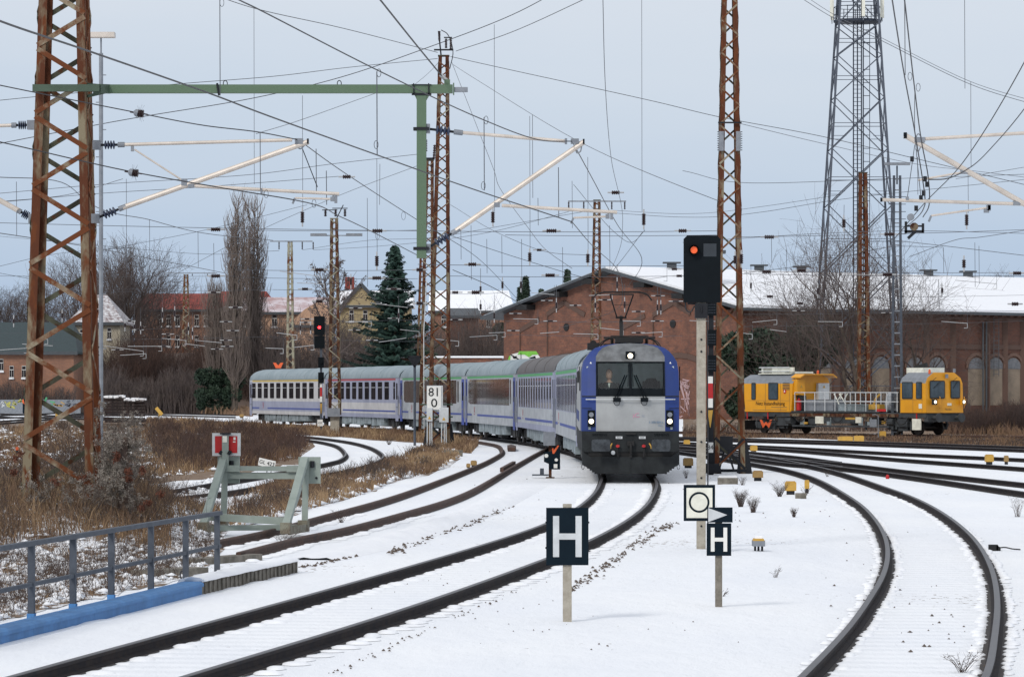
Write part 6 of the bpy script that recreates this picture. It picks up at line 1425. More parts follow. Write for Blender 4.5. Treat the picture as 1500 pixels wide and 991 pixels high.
for x, z in ((-3.3, 1.15), (-7.4, 1.1), (-10.9, 1.12), (-13.8, 1.1), (-1.6, 1.0)): b.tube(spline([(x, -1.38, z), (x - .3, -1.42, z - .35), (x - .8, -1.4, z - .4), (x - 1.2, -1.38, z - .1)], 5), .025, 5)
b.build('hose', 'rubber', t)
b = MB()
for x in (-5.2, -6.0, -8.9, -11.4): b.box((x, -1.3, .62), (.28, .1, .2)); b.tube([(x + .2, -1.32, .5), (x + .2, -1.32, .95)], .04, 5)
b.build('valve_box', 'skirt', t)
b = MB(); b.box((-6.9, -1.3, .9), (.9, .06, .12)); b.box((-3.9, -1.3, .7), (.3, .08, .16)); b.box((-11.1, -1.3, .62), (.4, .08, .12)); b.build('yellow_fitting', 'yellow', t)
for x, y in ((-.3, -.9), (-12.6, .9)): b = MB(); b.tube([(x, y, 3.42), (x, y, 3.62), (x, y, 3.68)], [.07, .07, .03], 10); b.build('beacon', 'orange', t)
# platform railing
b = MB()
for y in (-1.38, 1.38):
    for z in (2.38, 1.86): b.tube([(-4.4 + 1.9, y, z), (-12.0, y, z)], .025, 5)
    for k in range(11): x = -2.6 - k * .94; b.tube([(x, y, 1.3), (x, y, 2.38)], .028, 5)
b.build('platform_railing', 'signgrey', t)
b = MB(); b.box((-4.0, -1.39, 1.38), (.8, .03, .14)); b.build('red_toe_board', 'red', t)
# crane on the platform (dark arm behind the front cab)
b = MB(); b.box((-2.9, -.5, 1.9), (.6, .7, 1.2)); b.beam((-2.7, -.3, 1.9), (-2.5, -.1, 3.7), .3); b.beam((-2.5, -.1, 3.75), (-1.8, .2, 3.95), .22); b.build('folded_crane', 'rubber', t)
b = MB(); b.beam((-3.3, -.6, 1.6), (-3.1, -.6, 2.6), .12); b.beam((-3.1, -.6, 2.2), (-2.8, -.5, 2.9), .08); b.build('crane_link', 'vyellow', t)
# undercarriage
b = MB(); b.box((-8.2, -1.15, .78), (2.6, .3, .32)); b.box((-5.6, -1.2, .5), (.1, .1, .5)); b.beam((-3.4, -1.3, .45), (-12.3, -1.3, .45), .1, .1); b.box((-4.9, -1.0, .75), (.9, .4, .4)); b.box((-10.6, -1.0, .75), (.7, .4, .4)); b.box((-13.3, -1.1, .7), (1.0, .3, .5)); b.box((-2.3, -1.1, .7), (.9, .3, .5))
for x in (-3.1, -6.4, -12.5): b.tube([(x, -1.1, .75), (x - .5, -1.1, .75)], .25, 10)
b.build('undercarriage', 'vframe', t)
b = MB(); b.box((-9.7, -1.36, .8), (.75, .06, .42)); b.box((-6.1, -1.36, .82), (.5, .06, .34)); b.box((-.9, -1.36, .6), (.75, .06, .62)); b.build('tool_box', 'cream', t)
b = MB(); b.poly([(-15.35, -1.40, .78), (-15.15, -1.40, .78), (-14.95, -1.40, .55), (-14.75, -1.40, .68), (-14.55, -1.40, .55), (-14.35, -1.40, .78), (-14.15, -1.40, .78), (-14.45, -1.40, .3), (-14.75, -1.40, .5), (-15.05, -1.40, .3)], (0, .02, 0)); b.build('w_mark', 'orange', t)
b = MB(); b.poly([(-17.3, -1.3, .75), (-17.3, 1.3, .75), (-17.75, 1.3, .18), (-17.75, -1.3, .18)], (.12, 0, 0)); b.build('snow_plough', 'vframe', t)
b = MB()
for x in (-.9, -16.6, -14.6): b.box((x, -1.36, 1.02), (.08, .05, .4))
b.build('red_handle', 'red', t)
bogie(t, -2.4, 2.0, 'vframe', .42); bogie(t, -14.6, 2.2, 'vframe', .42)
mv = Matrix.Translation(t.location) @ Matrix.Rotation(ang, 4, 'Z') @ Matrix.Scale(.925, 4, (1, 0, 0))
def onv(name, label, cat, build, m_, loc, group=None):
    b = MB(); build(b); o = b.build(name, m_); p = mv @ Vector(loc); o.location = p; o.rotation_euler = (0, 0, ang); tag(o, label, cat, group); return o
onv('tool_crate', 'light grey crate on the vehicle platform beside the rear cab', 'crate', lambda b: (b.box((0, 0, .32), (2.4, .9, .62)), b.box((0, 0, .645), (2.44, .94, .03))), 'vgrey', (-10.0, -.7, 1.312))
onv('board_stack', 'stack of grey boards in the middle of the platform', 'board stack', lambda b: [b.box((0, 0, .06 + .1 * k), (2.2, 1.0, .085)) for k in range(4)], 'skirt', (-7.1, -.6, 1.312))
def sack(b):
    n_ = 14; vs = []; rr = [(0, .35), (.1, .5), (.4, .55), (.75, .5), (1.0, .42), (1.1, .2)]; rnd = random.Random(4)
    for z, r_ in rr:
        for k in range(n_): a = 2 * math.pi * k / n_; q_ = r_ * rnd.uniform(.9, 1.06); vs.append((q_ * math.cos(a), q_ * math.sin(a), z))
    b.mesh(vs, [(i * n_ + k, i * n_ + (k + 1) % n_, (i + 1) * n_ + (k + 1) % n_, (i + 1) * n_ + k) for i in range(5) for k in range(n_)] + [tuple(5 * n_ + k for k in range(n_))])
onv('bulk_sack', 'snow-topped grey bulk sack near the front cab', 'sack', sack, mat('sack_fabric', (.4, .42, .44), .9, 0, (.2, .22, .24), 5, .5), (-4.0, -.4, 1.312))
onv('folding_trestle', 'pale folding trestle standing on the platform', 'trestle', lambda b: (b.beam((-.5, 0, 0), (.4, .1, 1.0), .05), b.beam((.5, 0, 0), (-.3, .1, 1.0), .05), b.beam((-.5, .6, 0), (.4, .5, 1.0), .05), b.beam((.5, .6, 0), (-.3, .5, 1.0), .05), b.beam((.4, 0, 1.0), (-.3, .6, 1.0), .05)), 'cream', (-8.7, -.9, 1.312))
onv('yellow_machine', 'small orange and yellow machine on the vehicle platform', 'machine', lambda b: (b.box((0, 0, .25), (.9, .5, .3)), b.tube([(-.3, 0, .4), (-.1, 0, .75), (.2, 0, .95)], .06, 6), b.tube([(.3, -.2, .12), (.3, .2, .12)], .12, 8)), 'yellow', (-5.3, -.6, 1.312))
# ================================================================== BUILDINGS
M['roof_metal'] = mat('dark_roof_edge', (0.06, 0.07, 0.08), .6)
M['roof_red'] = mat('red_tiles', (0.27, 0.045, 0.03), .8, 0, (.2, .035, .028), 1.2)
M['roof_brownred'] = mat('snow_dusted_tiles', (0.62, 0.58, 0.62), .85, 0, (0.38, .25, .25), .55, .5)
M['roof_green'] = mat('dark_green_slate', (0.03, 0.05, 0.055), .7)
M['plaster'] = mat('peach_plaster', (0.52, 0.33, 0.22), .9, 0, (.45, .28, .19), .5)
M['plaster_y'] = mat('ochre_plaster', (0.42, 0.34, 0.19), .9, 0, (.36, .29, .17), .5)
M['plaster_c'] = mat('cream_plaster', (0.42, 0.38, 0.29), .9, 0, (.36, .32, .25), .5)
M['winframe'] = mat('white_frame', (.6, .6, .58), .6); M['winboard'] = mat('boarded_window', (.27, .215, .16), .85, 0, (.20, .16, .12), 1)
def wuv(ax):
    return (lambda c, n: (c.dot(ax), c.z))
# --- brick engine shed
def shed():
    Y0 = 340.0; A = Vector((PX(1085, Y0), Y0, 0)); ga = R(50); gd = Vector((-math.cos(ga), math.sin(ga), 0)); sd = Vector((math.sin(ga), math.cos(ga), 0))
    def upix(x, d_, o_=A): # distance along d_ from A to reach pixel x
        k = (x - 750) / F; return (k * o_.y - o_.x) / (d_.x - k * d_.y)
    gl = upix(738, gd); zl = None; B = A + gd * gl; um = upix(897, gd); RM = A + gd * um
    he = 10.1; hl = 2.66 + (571 - 460) * B.y / F; hr = 2.66 + (571 - 397) * RM.y / F; sl_ = upix(1700, sd, RM); 
    t = empty('brick_shed', (A.x, A.y, 0), 'long red brick engine shed with snow-covered roof behind the trains', 'shed')
    o = A.copy(); ug = lambda u, z, off=0: gd * u - sd * off + Vector((0, 0, z)); us = lambda v, z, off=0: sd * v - gd * off + Vector((0, 0, z))
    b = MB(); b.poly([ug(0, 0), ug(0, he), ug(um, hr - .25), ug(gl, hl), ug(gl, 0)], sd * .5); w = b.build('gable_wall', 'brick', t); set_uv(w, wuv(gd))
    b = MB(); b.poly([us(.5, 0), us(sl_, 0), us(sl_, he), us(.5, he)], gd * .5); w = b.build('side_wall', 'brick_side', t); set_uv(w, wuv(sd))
    # roof slabs
    ovh = 1.2
    def rslab(u0, z0, u1, z1, th, m_, nm, lift=0.0, ov=ovh):
        b = MB(); a = [(u0, z0), (u1, z1)]; e0 = gd * u0 + Vector((0, 0, z0 + lift)) - sd * ov; e1 = gd * u1 + Vector((0, 0, z1 + lift)) - sd * ov
        b.poly([e0, e1, e1 + Vector((0, 0, th)), e0 + Vector((0, 0, th))], sd * (sl_ + 2)); return b.build(nm, m_, t)
    sR = (hr - he) / um; sL = (hr - hl) / (gl - um)
    rslab(-1.3, he - 1.3 * sR, um, hr, .25, 'roof_metal', 'roof'); rslab(um, hr, gl + 2.2, hl - 2.2 * sL, .25, 'roof_metal', 'roof')
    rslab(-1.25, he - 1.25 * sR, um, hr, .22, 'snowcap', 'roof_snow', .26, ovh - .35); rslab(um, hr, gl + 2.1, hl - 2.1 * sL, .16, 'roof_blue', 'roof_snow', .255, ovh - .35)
    # purlin ends under the verge
    b = MB()
    for u in [um * q for q in (.12, .42, .72)]: b.beam(ug(u, he + u * sR - .35, 0), ug(u, he + u * sR - .35, 1.1), 1.5, .5)
    for u in [um + (gl - um) * q for q in (.15, .45, .75)]: b.beam(ug(u, hr - (u - um) * sL - .35, 0), ug(u, hr - (u - um) * sL - .35, 1.1), 1.5, .5)
    b.build('purlin_end', 'rubber', t)
    b = MB(); v = 0.6
    while v < sl_: b.beam(us(v, he - 1.0 * sR - .15, .55), us(v, he - 1.0 * sR - .15, 1.1), .12, .12); v += 1.1
    b.beam(us(0, he - .62, .04), us(sl_, he - .62, .04), .14, .22); b.beam(us(0, he - 3.3, .04), us(sl_, he - 3.3, .04), .14, .45); b.build('cornice', 'brick_side', t)
    # blind arches on the gable
    def gz(px, py):
        u = upix(px, gd); Yp = (A + gd * u).y; return u, 2.66 - (py - 571) * Yp / F
    b = MB()
    for pts in ([(802, 520), (802, 460), (827, 443), (857, 461)], [(957, 505), (957, 461), (987, 443), (1012, 459)], [(762, 515), (762, 484), (790, 467)], [(912, 480), (945, 462)]):
        q = [gz(*p) for p in pts]
        for (u0, z0), (u1, z1) in zip(q, q[1:]):
            if abs(pts[0][0] - 912) < 1: w_ = .5
            b.beam(ug(u0, z0, .04), ug(u1, z1, .04), .1, .45 if u0 != u1 else .18, up=(0, 0, 1))
    b.build('dark_string_course', 'brick_side', t)
    for cx_ in (835, 995):
        b = MB(); u0, zt_ = gz(cx_, 520)
        pts = []
        for k in range(13): a = math.pi * k / 12; pts.append(ug(u0 + 4.6 * math.cos(a), zt_ - 2.6 + 2.6 * math.sin(a), .05))
        for p, q_ in zip(pts, pts[1:]): b.beam(p, q_, .12, .5)
        b.build('brick_arch', 'brick_side', t)
    for (px, py) in ((830, 479), (986, 474)):
        u0, z0 = gz(px, py); b = MB(); b.disc(ug(u0, z0, .03), sd, .38, .1, 14); b.build('round_opening', 'rubber', t)
    u0, z0 = gz(1003, 590); b = MB(); rnd = random.Random(5)
    for k in range(22): b.beam(ug(u0 + rnd.uniform(-.7, .7), z0 + rnd.uniform(-1.4, 2.3), .02), ug(u0 + rnd.uniform(-.7, .7), z0 + rnd.uniform(-1.4, 2.3), .02), .02, .1)
    b.build('graffiti', mat('pink_graffiti', (.5, .35, .36), .8), t)
    # side windows: arched, boarded
    def sz(px): return upix(px, sd)
    for px in (1205, 1250, 1290, 1340, 1372, 1430, 1458, 1484, 1520):
        v0 = sz(px); hw_ = 1.15; z0, z1, zs = 1.2, 5.3, 4.6
        b = MB(); pts = [us(v0 - hw_, z0, .0), us(v0 + hw_, z0, .0)] + [us(v0 + hw_ * math.cos(math.pi * k / 10), 4.7 + 1.1 * math.sin(math.pi * k / 10), 0) for k in range(11)]
        b.poly(pts, -gd * .02 + Vector((0, 0, 0))); wn = b.build('window', 'winboard', t)
        b = MB(); pts = [us(v0 + (hw_ - .04) * math.cos(math.pi * k / 10), 4.7 + 1.06 * math.sin(math.pi * k / 10), .03) for k in range(11)]; b.poly(pts, -gd * .02); b.build('pane', 'arch_glass', wn)
        b = MB()
        for k in range(11): 
            a0, a1 = math.pi * k / 11, math.pi * (k + 1) / 11; b.beam(us(v0 + (hw_ + .2) * math.cos(a0), 4.75 + 1.35 * math.sin(a0), .06), us(v0 + (hw_ + .2) * math.cos(a1), 4.75 + 1.35 * math.sin(a1), .06), .16, .3)
        b.build('brick_arch', 'brick', wn)
    b = MB()
    for px in (1180, 1225, 1270, 1315, 1356, 1395, 1445, 1471, 1497): v0 = sz(px); b.beam(us(v0, 0, .1), us(v0, he - .7, .1), .55, .25, up=(0, 1, 0))
    b.build('pilaster', 'brick_side', t)
    b = MB()
    for px in (1436, 1441): v0 = sz(px); b.tube([us(v0, .3, .35), us(v0, he - .9, .35)], .09, 6)
    v0 = sz(1455)
    for dv in (-.35, .35): b.beam(us(v0 + dv, 4, .4), us(v0 + dv, he + .3, .4), .06)
    z = 4.2
    while z < he: b.beam(us(v0 - .35, z, .4), us(v0 + .35, z, .4), .04); z += .4
    b.build('ladder_and_pipes', 'roof_metal', t)
    # chimney and roof vents
    for (px, py, w_, h_, m_) in ((996, 394, .9, 2.6, 'brick_side'),):
        v = 6.0; p0 = gd * (um * .55) + sd * v; zb_ = he + um * .55 * sR
        # place by pixel: go along slope line at 40% height
        b = MB(); b.box(tuple(p0 + Vector((0, 0, zb_ + 1.6))), (1.0, 1.0, 3.4)); c_ = b.build('chimney', 'brick_side', t)
        b = MB(); b.box(tuple(p0 + Vector((0, 0, zb_ + 3.4))), (1.7, 1.7, .3)); b.poly([p0 + Vector((x, y, zb_ + 3.0)) for x, y in ((-.5, -.5), (.5, -.5), (.5, .5), (-.5, .5))], (0, 0, .3)); b.build('chimney_cap', 'roof_metal', c_)
    for px in (984, 1112, 1174, 1360, 1418):
        vv = None
        rm = RM; v = ((px - 750) / F * rm.y - rm.x) / (sd.x - (px - 750) / F * sd.y)
        p0 = gd * um + sd * v; b = MB(); b.box(tuple(p0 + Vector((0, 0, hr + .55))), (.9, .9, .7)); b.box(tuple(p0 + Vector((0, 0, hr + .95))), (1.7, 1.3, .14)); b.build('roof_vent', 'roof_metal', t)
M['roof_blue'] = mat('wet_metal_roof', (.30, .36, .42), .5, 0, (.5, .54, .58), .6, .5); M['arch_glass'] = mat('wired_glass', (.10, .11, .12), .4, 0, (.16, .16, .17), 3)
shed()
# --- simple houses: facade box with rows of windows, roof
def house(name, label, x0, x1, yb, ye, yr, Y, depth, wall, roof, hipl=0, hipr=0, wins=(), snow=None, rid=None, winh=16, winw=6.5, arched=False):
    s_ = F / Y; X0, X1 = PX(x0, Y), PX(x1, Y); cx = (X0 + X1) / 2; t = empty(name, (cx, Y, 0), label, 'building', 'buildings beyond the yard')
    a, c = X0 - cx, X1 - cx; ze, zr = PZ(ye, Y), PZ(yr, Y); zb = -.2
    b = MB(); b.bb(a, c, 0, depth, zb, ze); w = b.build('wall', wall, t)
    if 'brick' in wall: set_uv(w, lambda co_, n: (co_.x + co_.y, co_.z))
    ov = .5; ha, hc = hipl / s_, hipr / s_; e0 = [(a - ov, -ov, ze), (c + ov, -ov, ze), (c + ov, depth + ov, ze), (a - ov, depth + ov, ze)]; r0, r1 = (a - ov + ha, depth / 2, zr), (c + ov - hc, depth / 2, zr)
    b = MB(); vs = e0 + [r0, r1] + [(x, y, z - .25) for x, y, z in e0]; b.mesh(vs, [(0, 1, 5, 4), (2, 3, 4, 5), (1, 2, 5), (3, 0, 4), (6, 7, 1, 0), (7, 8, 2, 1), (8, 9, 3, 2), (9, 6, 0, 3), (9, 8, 7, 6)]); b.build('roof', roof, t)
    b = MB(); b.bb(a - ov, c + ov, -ov - .12, -ov, ze - .35, ze + .02); b.build('gutter', 'roof_metal', t)
    if snow:
        b = MB(); lf = .12; vs = [(x, y, z + lf) for x, y, z in [(a - ov + .6, -ov + .9, ze + (zr - ze) * .12), (c + ov - .6, -ov + .9, ze + (zr - ze) * .12), (r1[0] - .2, r1[1] - .2, zr - .1), (r0[0] + .2, r0[1] - .2, zr - .1)]]; b.poly(vs, (0, 0, .1)); b.build('roof_snow', 'snowcap', t)
    for (px, py) in wins:
        x, z = PX(px, Y) - cx, PZ(py, Y); w_, h_ = winw / s_, winh / s_
        b = MB(); b.bb(x - w_ / 2, x + w_ / 2, -.06, .02, z - h_ / 2, z + h_ / 2); fr = b.build('window', 'winframe', t)
        b = MB()
        for sg in (-1, 1): b.bb(x + sg * w_ * .25 - w_ * .2, x + sg * w_ * .25 + w_ * .2, -.075, -.062, z - h_ * .46, z + h_ * .12)
        b.bb(x - w_ * .42, x + w_ * .42, -.075, -.062, z + h_ * .2, z + h_ * .45)
        b.build('pane', 'glassdark', fr); b = MB(); b.bb(x - w_ * .62, x + w_ * .62, -.22, .0, z - h_ / 2 - .22, z - h_ / 2 - .02); b.build('sill', 'snowcap', fr)
    return t, cx
house('apartment_house', 'orange brick house with red tiled roof and two rows of windows', 197, 325, 600, 453, 428, 560, 14, 'brick_far', 'roof_red', 16, 0,
      [(x, y) for x in (211, 234, 247, 260, 288, 302, 316) for y in (469, 499)])
house('apartment_house', 'rear wing with higher red tiled roof behind the poplars', 300, 402, 600, 453, 425, 590, 12, 'brick_far', 'roof_red', 20, 20)
house('apartment_house', 'peach house with pinkish snow-dusted roof behind the bare poplars', 314, 482, 600, 457, 433, 520, 16, 'plaster', 'roof_brownred', 50, 0,
      [(x, y) for x in (326, 341, 360, 379, 402, 440, 462) for y in (469, 505)], winw=7.5, winh=18)
t, cx = house('gabled_house', 'peach gabled annex in front of the snow-dusted roof', 430, 482, 600, 476, 470, 500, 9, 'plaster', 'roof_metal')
b = MB(); s_ = F / 500; q = lambda x, y: (PX(x, 500) - cx, 0, PZ(y, 500)); b.poly([q(430, 476), q(482, 476), q(482, 452), q(468, 440), q(446, 453), q(430, 468)], (0, 9, 0)); b.build('gable', 'plaster', t)
t, cx = house('gabled_house', 'ochre gabled house with snowy roof left of the dark spruce', 498, 600, 600, 447, 424, 540, 12, 'plaster_y', 'snowcap', 0, 0, [(x, 462) for x in (515, 535, 585)])
b = MB(); q = lambda x, y, dy=-.4: (PX(x, 540) - cx, dy, PZ(y, 540)); b.poly([q(498, 452), q(562, 452), q(530, 417)], (0, .5, 0)); b.build('gable', 'plaster_y', t); b = MB(); b.beam(q(495, 455, -.6), q(529, 416, -.6), .3, .5); b.beam(q(565, 455, -.6), q(529, 416, -.6), .3, .5); b.build('gable_trim', 'roof_metal', t); b = MB(); b.box(q(511, 414, 3), (1.3, 1.3, 1.8)); b.build('chimney', 'roof_red', t)
house('apartment_house', 'low house with broad snowy roof between the centre masts and the shed', 632, 750, 600, 455, 423, 560, 18, 'brick_far', 'snowcap', 0, 10, [(x, 470) for x in (650, 672, 694, 716)])
t, cx = house('warehouse', 'small dark brick building with snow-edged gable right of the centre masts', 655, 700, 600, 462, 450, 500, 10, 'brick_side', 'roof_metal', 0, 6)
M['snow_tile'] = mat('snowy_tiles', (0.6, .61, .63), .8, 0, (.2, .15, .15), 2.5, .6)
house('church_hall', 'red brick hall with dark green roof and arched white windows at the left', -40, 108, 600, 515, 470, 430, 14, 'brick_far', 'roof_green', 20, 18, [(2, 534), (17, 544), (35, 544)], winw=6, winh=17)
t, cx = house('turret_house', 'cream house with snowy pyramid roof behind the big left mast', 104, 176, 600, 472, 430, 460, 12, 'plaster_c', 'snow_tile', 33, 33, [(120, 545), (138, 545), (120, 490), (160, 488)], winw=6)
b = MB(); b.bb(PX(104, 460) - cx, PX(176, 460) - cx, -.25, -.05, PZ(476, 460), PZ(471, 460)); b.build('cornice', 'roof_red', t)

# low walls, graffiti wall
t = empty('low_building', (PX(660, 330), 330, 0), 'low flat brick building with snowy roof edge just above the coaches', 'building')
b = MB(); w_ = PX(733, 330) - PX(583, 330); b.box((0, 5, 2.5), (w_, 10, PZ(524, 330) * 2 - 5)) ; w = b.build('wall', 'brick', t); set_uv(w, lambda c_, n: (c_.x + c_.y, c_.z)); b = MB(); b.box((0, 5, PZ(522.5, 330)), (w_ + .3, 10.3, .16)); b.build('roof_edge', 'snowcap', t)
b = MB(); b.bb(PX(-60, 420), PX(118, 420), 419.8, 420.3, 0, PZ(585, 420)); o = b.build('graffiti_wall', 'galv'); tag(o, 'long low grey wall covered with colourful graffiti at the far left', 'wall')
b = MB(); rnd = random.Random(2); cols = ['yel', 'grn', 'dk', 'or', 'wh']
for k in range(60):
    x = rnd.uniform(-10, 112); y = rnd.uniform(587, 595); b.cur = 0
    ci = 0 if 4 < x < 42 else (1 if 55 < x < 74 else (3 if 76 < x < 90 else (2 if x > 90 else 4))); 
    p = Vector((PX(x, 420), 419.78, PZ(y, 420))); a = rnd.uniform(-1, 1.6); b.beam(p, p + Vector((math.cos(a), 0, math.sin(a))) * rnd.uniform(.25, .6), .01, rnd.uniform(.08, .2), up=(0, 0, 1), m=ci)
M['gy'] = mat('graffiti_yellow', (.5, .48, .12), .8); M['gg'] = mat('graffiti_green', (.1, .4, .2), .8); M['go'] = mat('graffiti_orange', (.5, .32, .12), .8); M['gk'] = mat('graffiti_dark', (.08, .09, .12), .8)
g_ = b.build('graffiti', ['gy', 'gg', 'gk', 'go', 'signgrey'], o)
# white and green cab behind the coaches
t = empty('parked_cab', (PX(768, 215), 215, 0), 'white and lime green vehicle roof showing above the coaches', 'vehicle')
b = MB(); q = lambda x, y, dy=0: Vector((PX(x, 215) - PX(768, 215), dy, PZ(y, 215))); b.poly([q(745, 560), q(745, 527), q(748, 519), q(760, 516), q(786, 516), q(793, 526), q(793, 560)], (0, 2.4, 0)); b.build('body', 'white', t)
b = MB(); b.poly([q(758, 519, -.02), q(761, 514.5, -.02), q(785, 514, -.02), q(789, 519, -.02), q(780, 519.5, -.02), q(775, 523, -.02), q(768, 519, -.02)], (0, .015, 0)); b.poly([q(744, 527, -.02), q(746, 521, -.02), q(748, 521, -.02), q(747, 528, -.02)], (0, .015, 0)); b.poly([q(760, 516, 0), q(786, 516, 0), q(786, 514.2, 0), q(760, 514.2, 0)], (0, 2.4, 0)); b.build('green_panel', mat('lime', (.2, .55, .06), .5), t)
b = MB(); b.poly([q(751, 522, -.02), q(757, 521, -.02), q(757, 525, -.02), q(752, 525, -.02)], (0, .01, 0)); b.poly([q(775, 524, -.02), q(784, 521, -.02), q(785, 525, -.02), q(778, 526, -.02)], (0, .01, 0)); b.beam(q(748, 519, -.03), q(763, 528, -.03), .02, .06); b.beam(q(763, 516, -.03), q(763, 530, -.03), .02, .06); b.build('window', 'black', t)

# ================================================================== TREES
def tree_mesh(seed, H, r0, nb=9, lv=4, up=.35, spread=1.0, trunkfrac=.25, stems=1, twig_r=.012, bend=.12, minlen=.5, ratio=.62, kids=5):
    rnd = random.Random(seed); T = MB(); C = MB()
    def seg(p, d_, L_, r_, level):
        n_ = 4 if level <= 1 else (3 if level == 2 else 2); pts = [p.copy()]; dd_ = d_.copy()
        for k in range(n_):
            dd_ = (dd_ + Vector((rnd.uniform(-1, 1), rnd.uniform(-1, 1), rnd.uniform(-.6, 1) * .8 + up * .3)) * bend).normalized(); pts.append(pts[-1] + dd_ * L_ / n_)
        taper = .35 if level else .25
        (T if level == 0 else C).tube(pts, [max(twig_r * .6, r_ * (1 - (1 - taper) * k / n_)) for k in range(n_ + 1)], 6 if level == 0 else (4 if level == 1 else 3), caps=False)
        if level >= lv: return
        kn = nb if level == 0 else kids
        for k in range(kn):
            t_ = (trunkfrac + (1 - trunkfrac) * (k + rnd.random() * .6) / kn) if level == 0 else .25 + .75 * (k + rnd.random() * .7) / kn
            t_ = min(t_, .99); f = t_ * n_; i = int(f); pp = pts[i].lerp(pts[i + 1], f - i); ax = (pts[i + 1] - pts[i]).normalized()
            a = rnd.uniform(0, 6.28) if level else k * 2.4 + rnd.uniform(-.4, .4); side = ax.cross(Vector((math.cos(a), math.sin(a), .3))).normalized()
            ang_ = rnd.uniform(.5, 1.0) * spread; nd = (ax * math.cos(ang_) + side * math.sin(ang_) + Vector((0, 0, up * .5))).normalized()
            l2 = L_ * ratio * rnd.uniform(.7, 1.1) * (1.0 if level else (1.15 - .55 * t_))
            if l2 > minlen * .4: seg(pp, nd, l2, max(twig_r, r_ * .52 * (1 - .5 * t_)), level + 1)
    for s_ in range(stems):
        off = Vector((rnd.uniform(-1, 1), rnd.uniform(-1, 1), 0)) * (.0 if stems == 1 else .8); seg(off, Vector((off.x * .12, off.y * .12, 1)).normalized(), H * rnd.uniform(.8, 1), r0, 0)
    return T, C
def make_tree(name, label, seed, loc, mt='twig', bark='bark', **k):
    T, C = tree_mesh(seed, **k); t = empty(name, loc, label, 'tree', 'bare trees around the yard'); T.build('trunk', bark, t); C.build('crown', mt, t); return t
def tree_at(src, x, yb_, Y, sc, rz, label, sz=1.0):
    c = copy_tree(src); c.location = (PX(x, Y), Y, 0); c.scale = (sc, sc, sc * sz); c.rotation_euler = (0, 0, rz); c['label'] = label; return c
# broad spreading tree behind the tower
make_tree('bare_tree', 'wide bare tree spreading behind the radio tower and yellow vehicle', 11, (PX(1256, 275), 275, 0), H=10, r0=.2, nb=9, lv=4, up=.25, spread=1.1, trunkfrac=.2, stems=3, ratio=.74, kids=4, twig_r=.010, bend=.16)
make_tree('bare_tree', 'bare tree arching over the shed eaves right of the ladder mast', 12, (PX(1335, 280), 280, 0), H=8.6, r0=.17, nb=8, lv=4, up=.12, spread=1.2, trunkfrac=.2, stems=2, ratio=.80, kids=4, twig_r=.010, bend=.16)
t1 = make_tree('bare_tree', 'bare bushy tree between the ivy and the radio tower', 13, (PX(1185, 282), 282, 0), H=7.5, r0=.15, nb=10, lv=4, up=.3, spread=1.0, trunkfrac=.1, stems=3, ratio=.7, kids=4, twig_r=.010)
big = make_tree('bare_tree', 'large dark bare tree rising left of the red-roofed house', 21, (PX(187, 500), 500, 0), H=17, r0=.42, nb=14, lv=4, up=.38, spread=.95, trunkfrac=.18, ratio=.64, kids=6, twig_r=.018, bend=.14, mt='twig')
tree_at(big, 150, 0, 520, .98, 2.0, 'second large bare tree just right of the big left mast'); tree_at(big, 105, 0, 540, .95, 1.0, 'large bare tree seen through the big left mast'); tree_at(big, 235, 0, 530, .85, 4.0, 'shorter bare tree directly above the red roof left end')
tree_at(big, 20, 0, 520, .74, 5.0, 'bare tree at the left edge over the green roof'); tree_at(big, 55, 0, 560, .78, 3.0, 'bare tree left of the big mast above the brick hall'); tree_at(big, -8, 0, 560, .8, .6, 'bare tree cut by the left edge'); tree_at(big, 1478, 0, 520, .82, .6, 'distant bare tree above the shed roof near the right edge')
sp_ = make_tree('bare_tree', 'open bare tree with seed clusters behind the concrete-plinth mast', 31, (PX(483, 380), 380, 0), H=15.5, r0=.32, nb=14, lv=3, up=.25, spread=1.05, trunkfrac=.3, ratio=.42, kids=7, twig_r=.03, bend=.14)
cr_ = [c for c in sp_.children if c.name.startswith('crown')][0]
rnd = random.Random(7); b = MB(); vs_ = cr_.data.vertices
for k in range(900):
    v = vs_[rnd.randrange(len(vs_))].co
    if v.z < 6: continue
    s__ = rnd.uniform(.06, .16); p = v + Vector((rnd.uniform(-.2, .2), rnd.uniform(-.2, .2), -rnd.uniform(0, .2))); b.mesh([p + Vector((rnd.uniform(-1, 1), rnd.uniform(-1, 1), rnd.uniform(-1, 1))) * s__ for _ in range(4)], [(0, 1, 2), (0, 2, 3), (1, 2, 3), (0, 1, 3)])
b.build('seed_clusters', 'twig', sp_)
M['twig_pale'] = mat('pale_twigs', (0.17, 0.135, 0.115), .95, 0, (.12, .095, .085), .8)
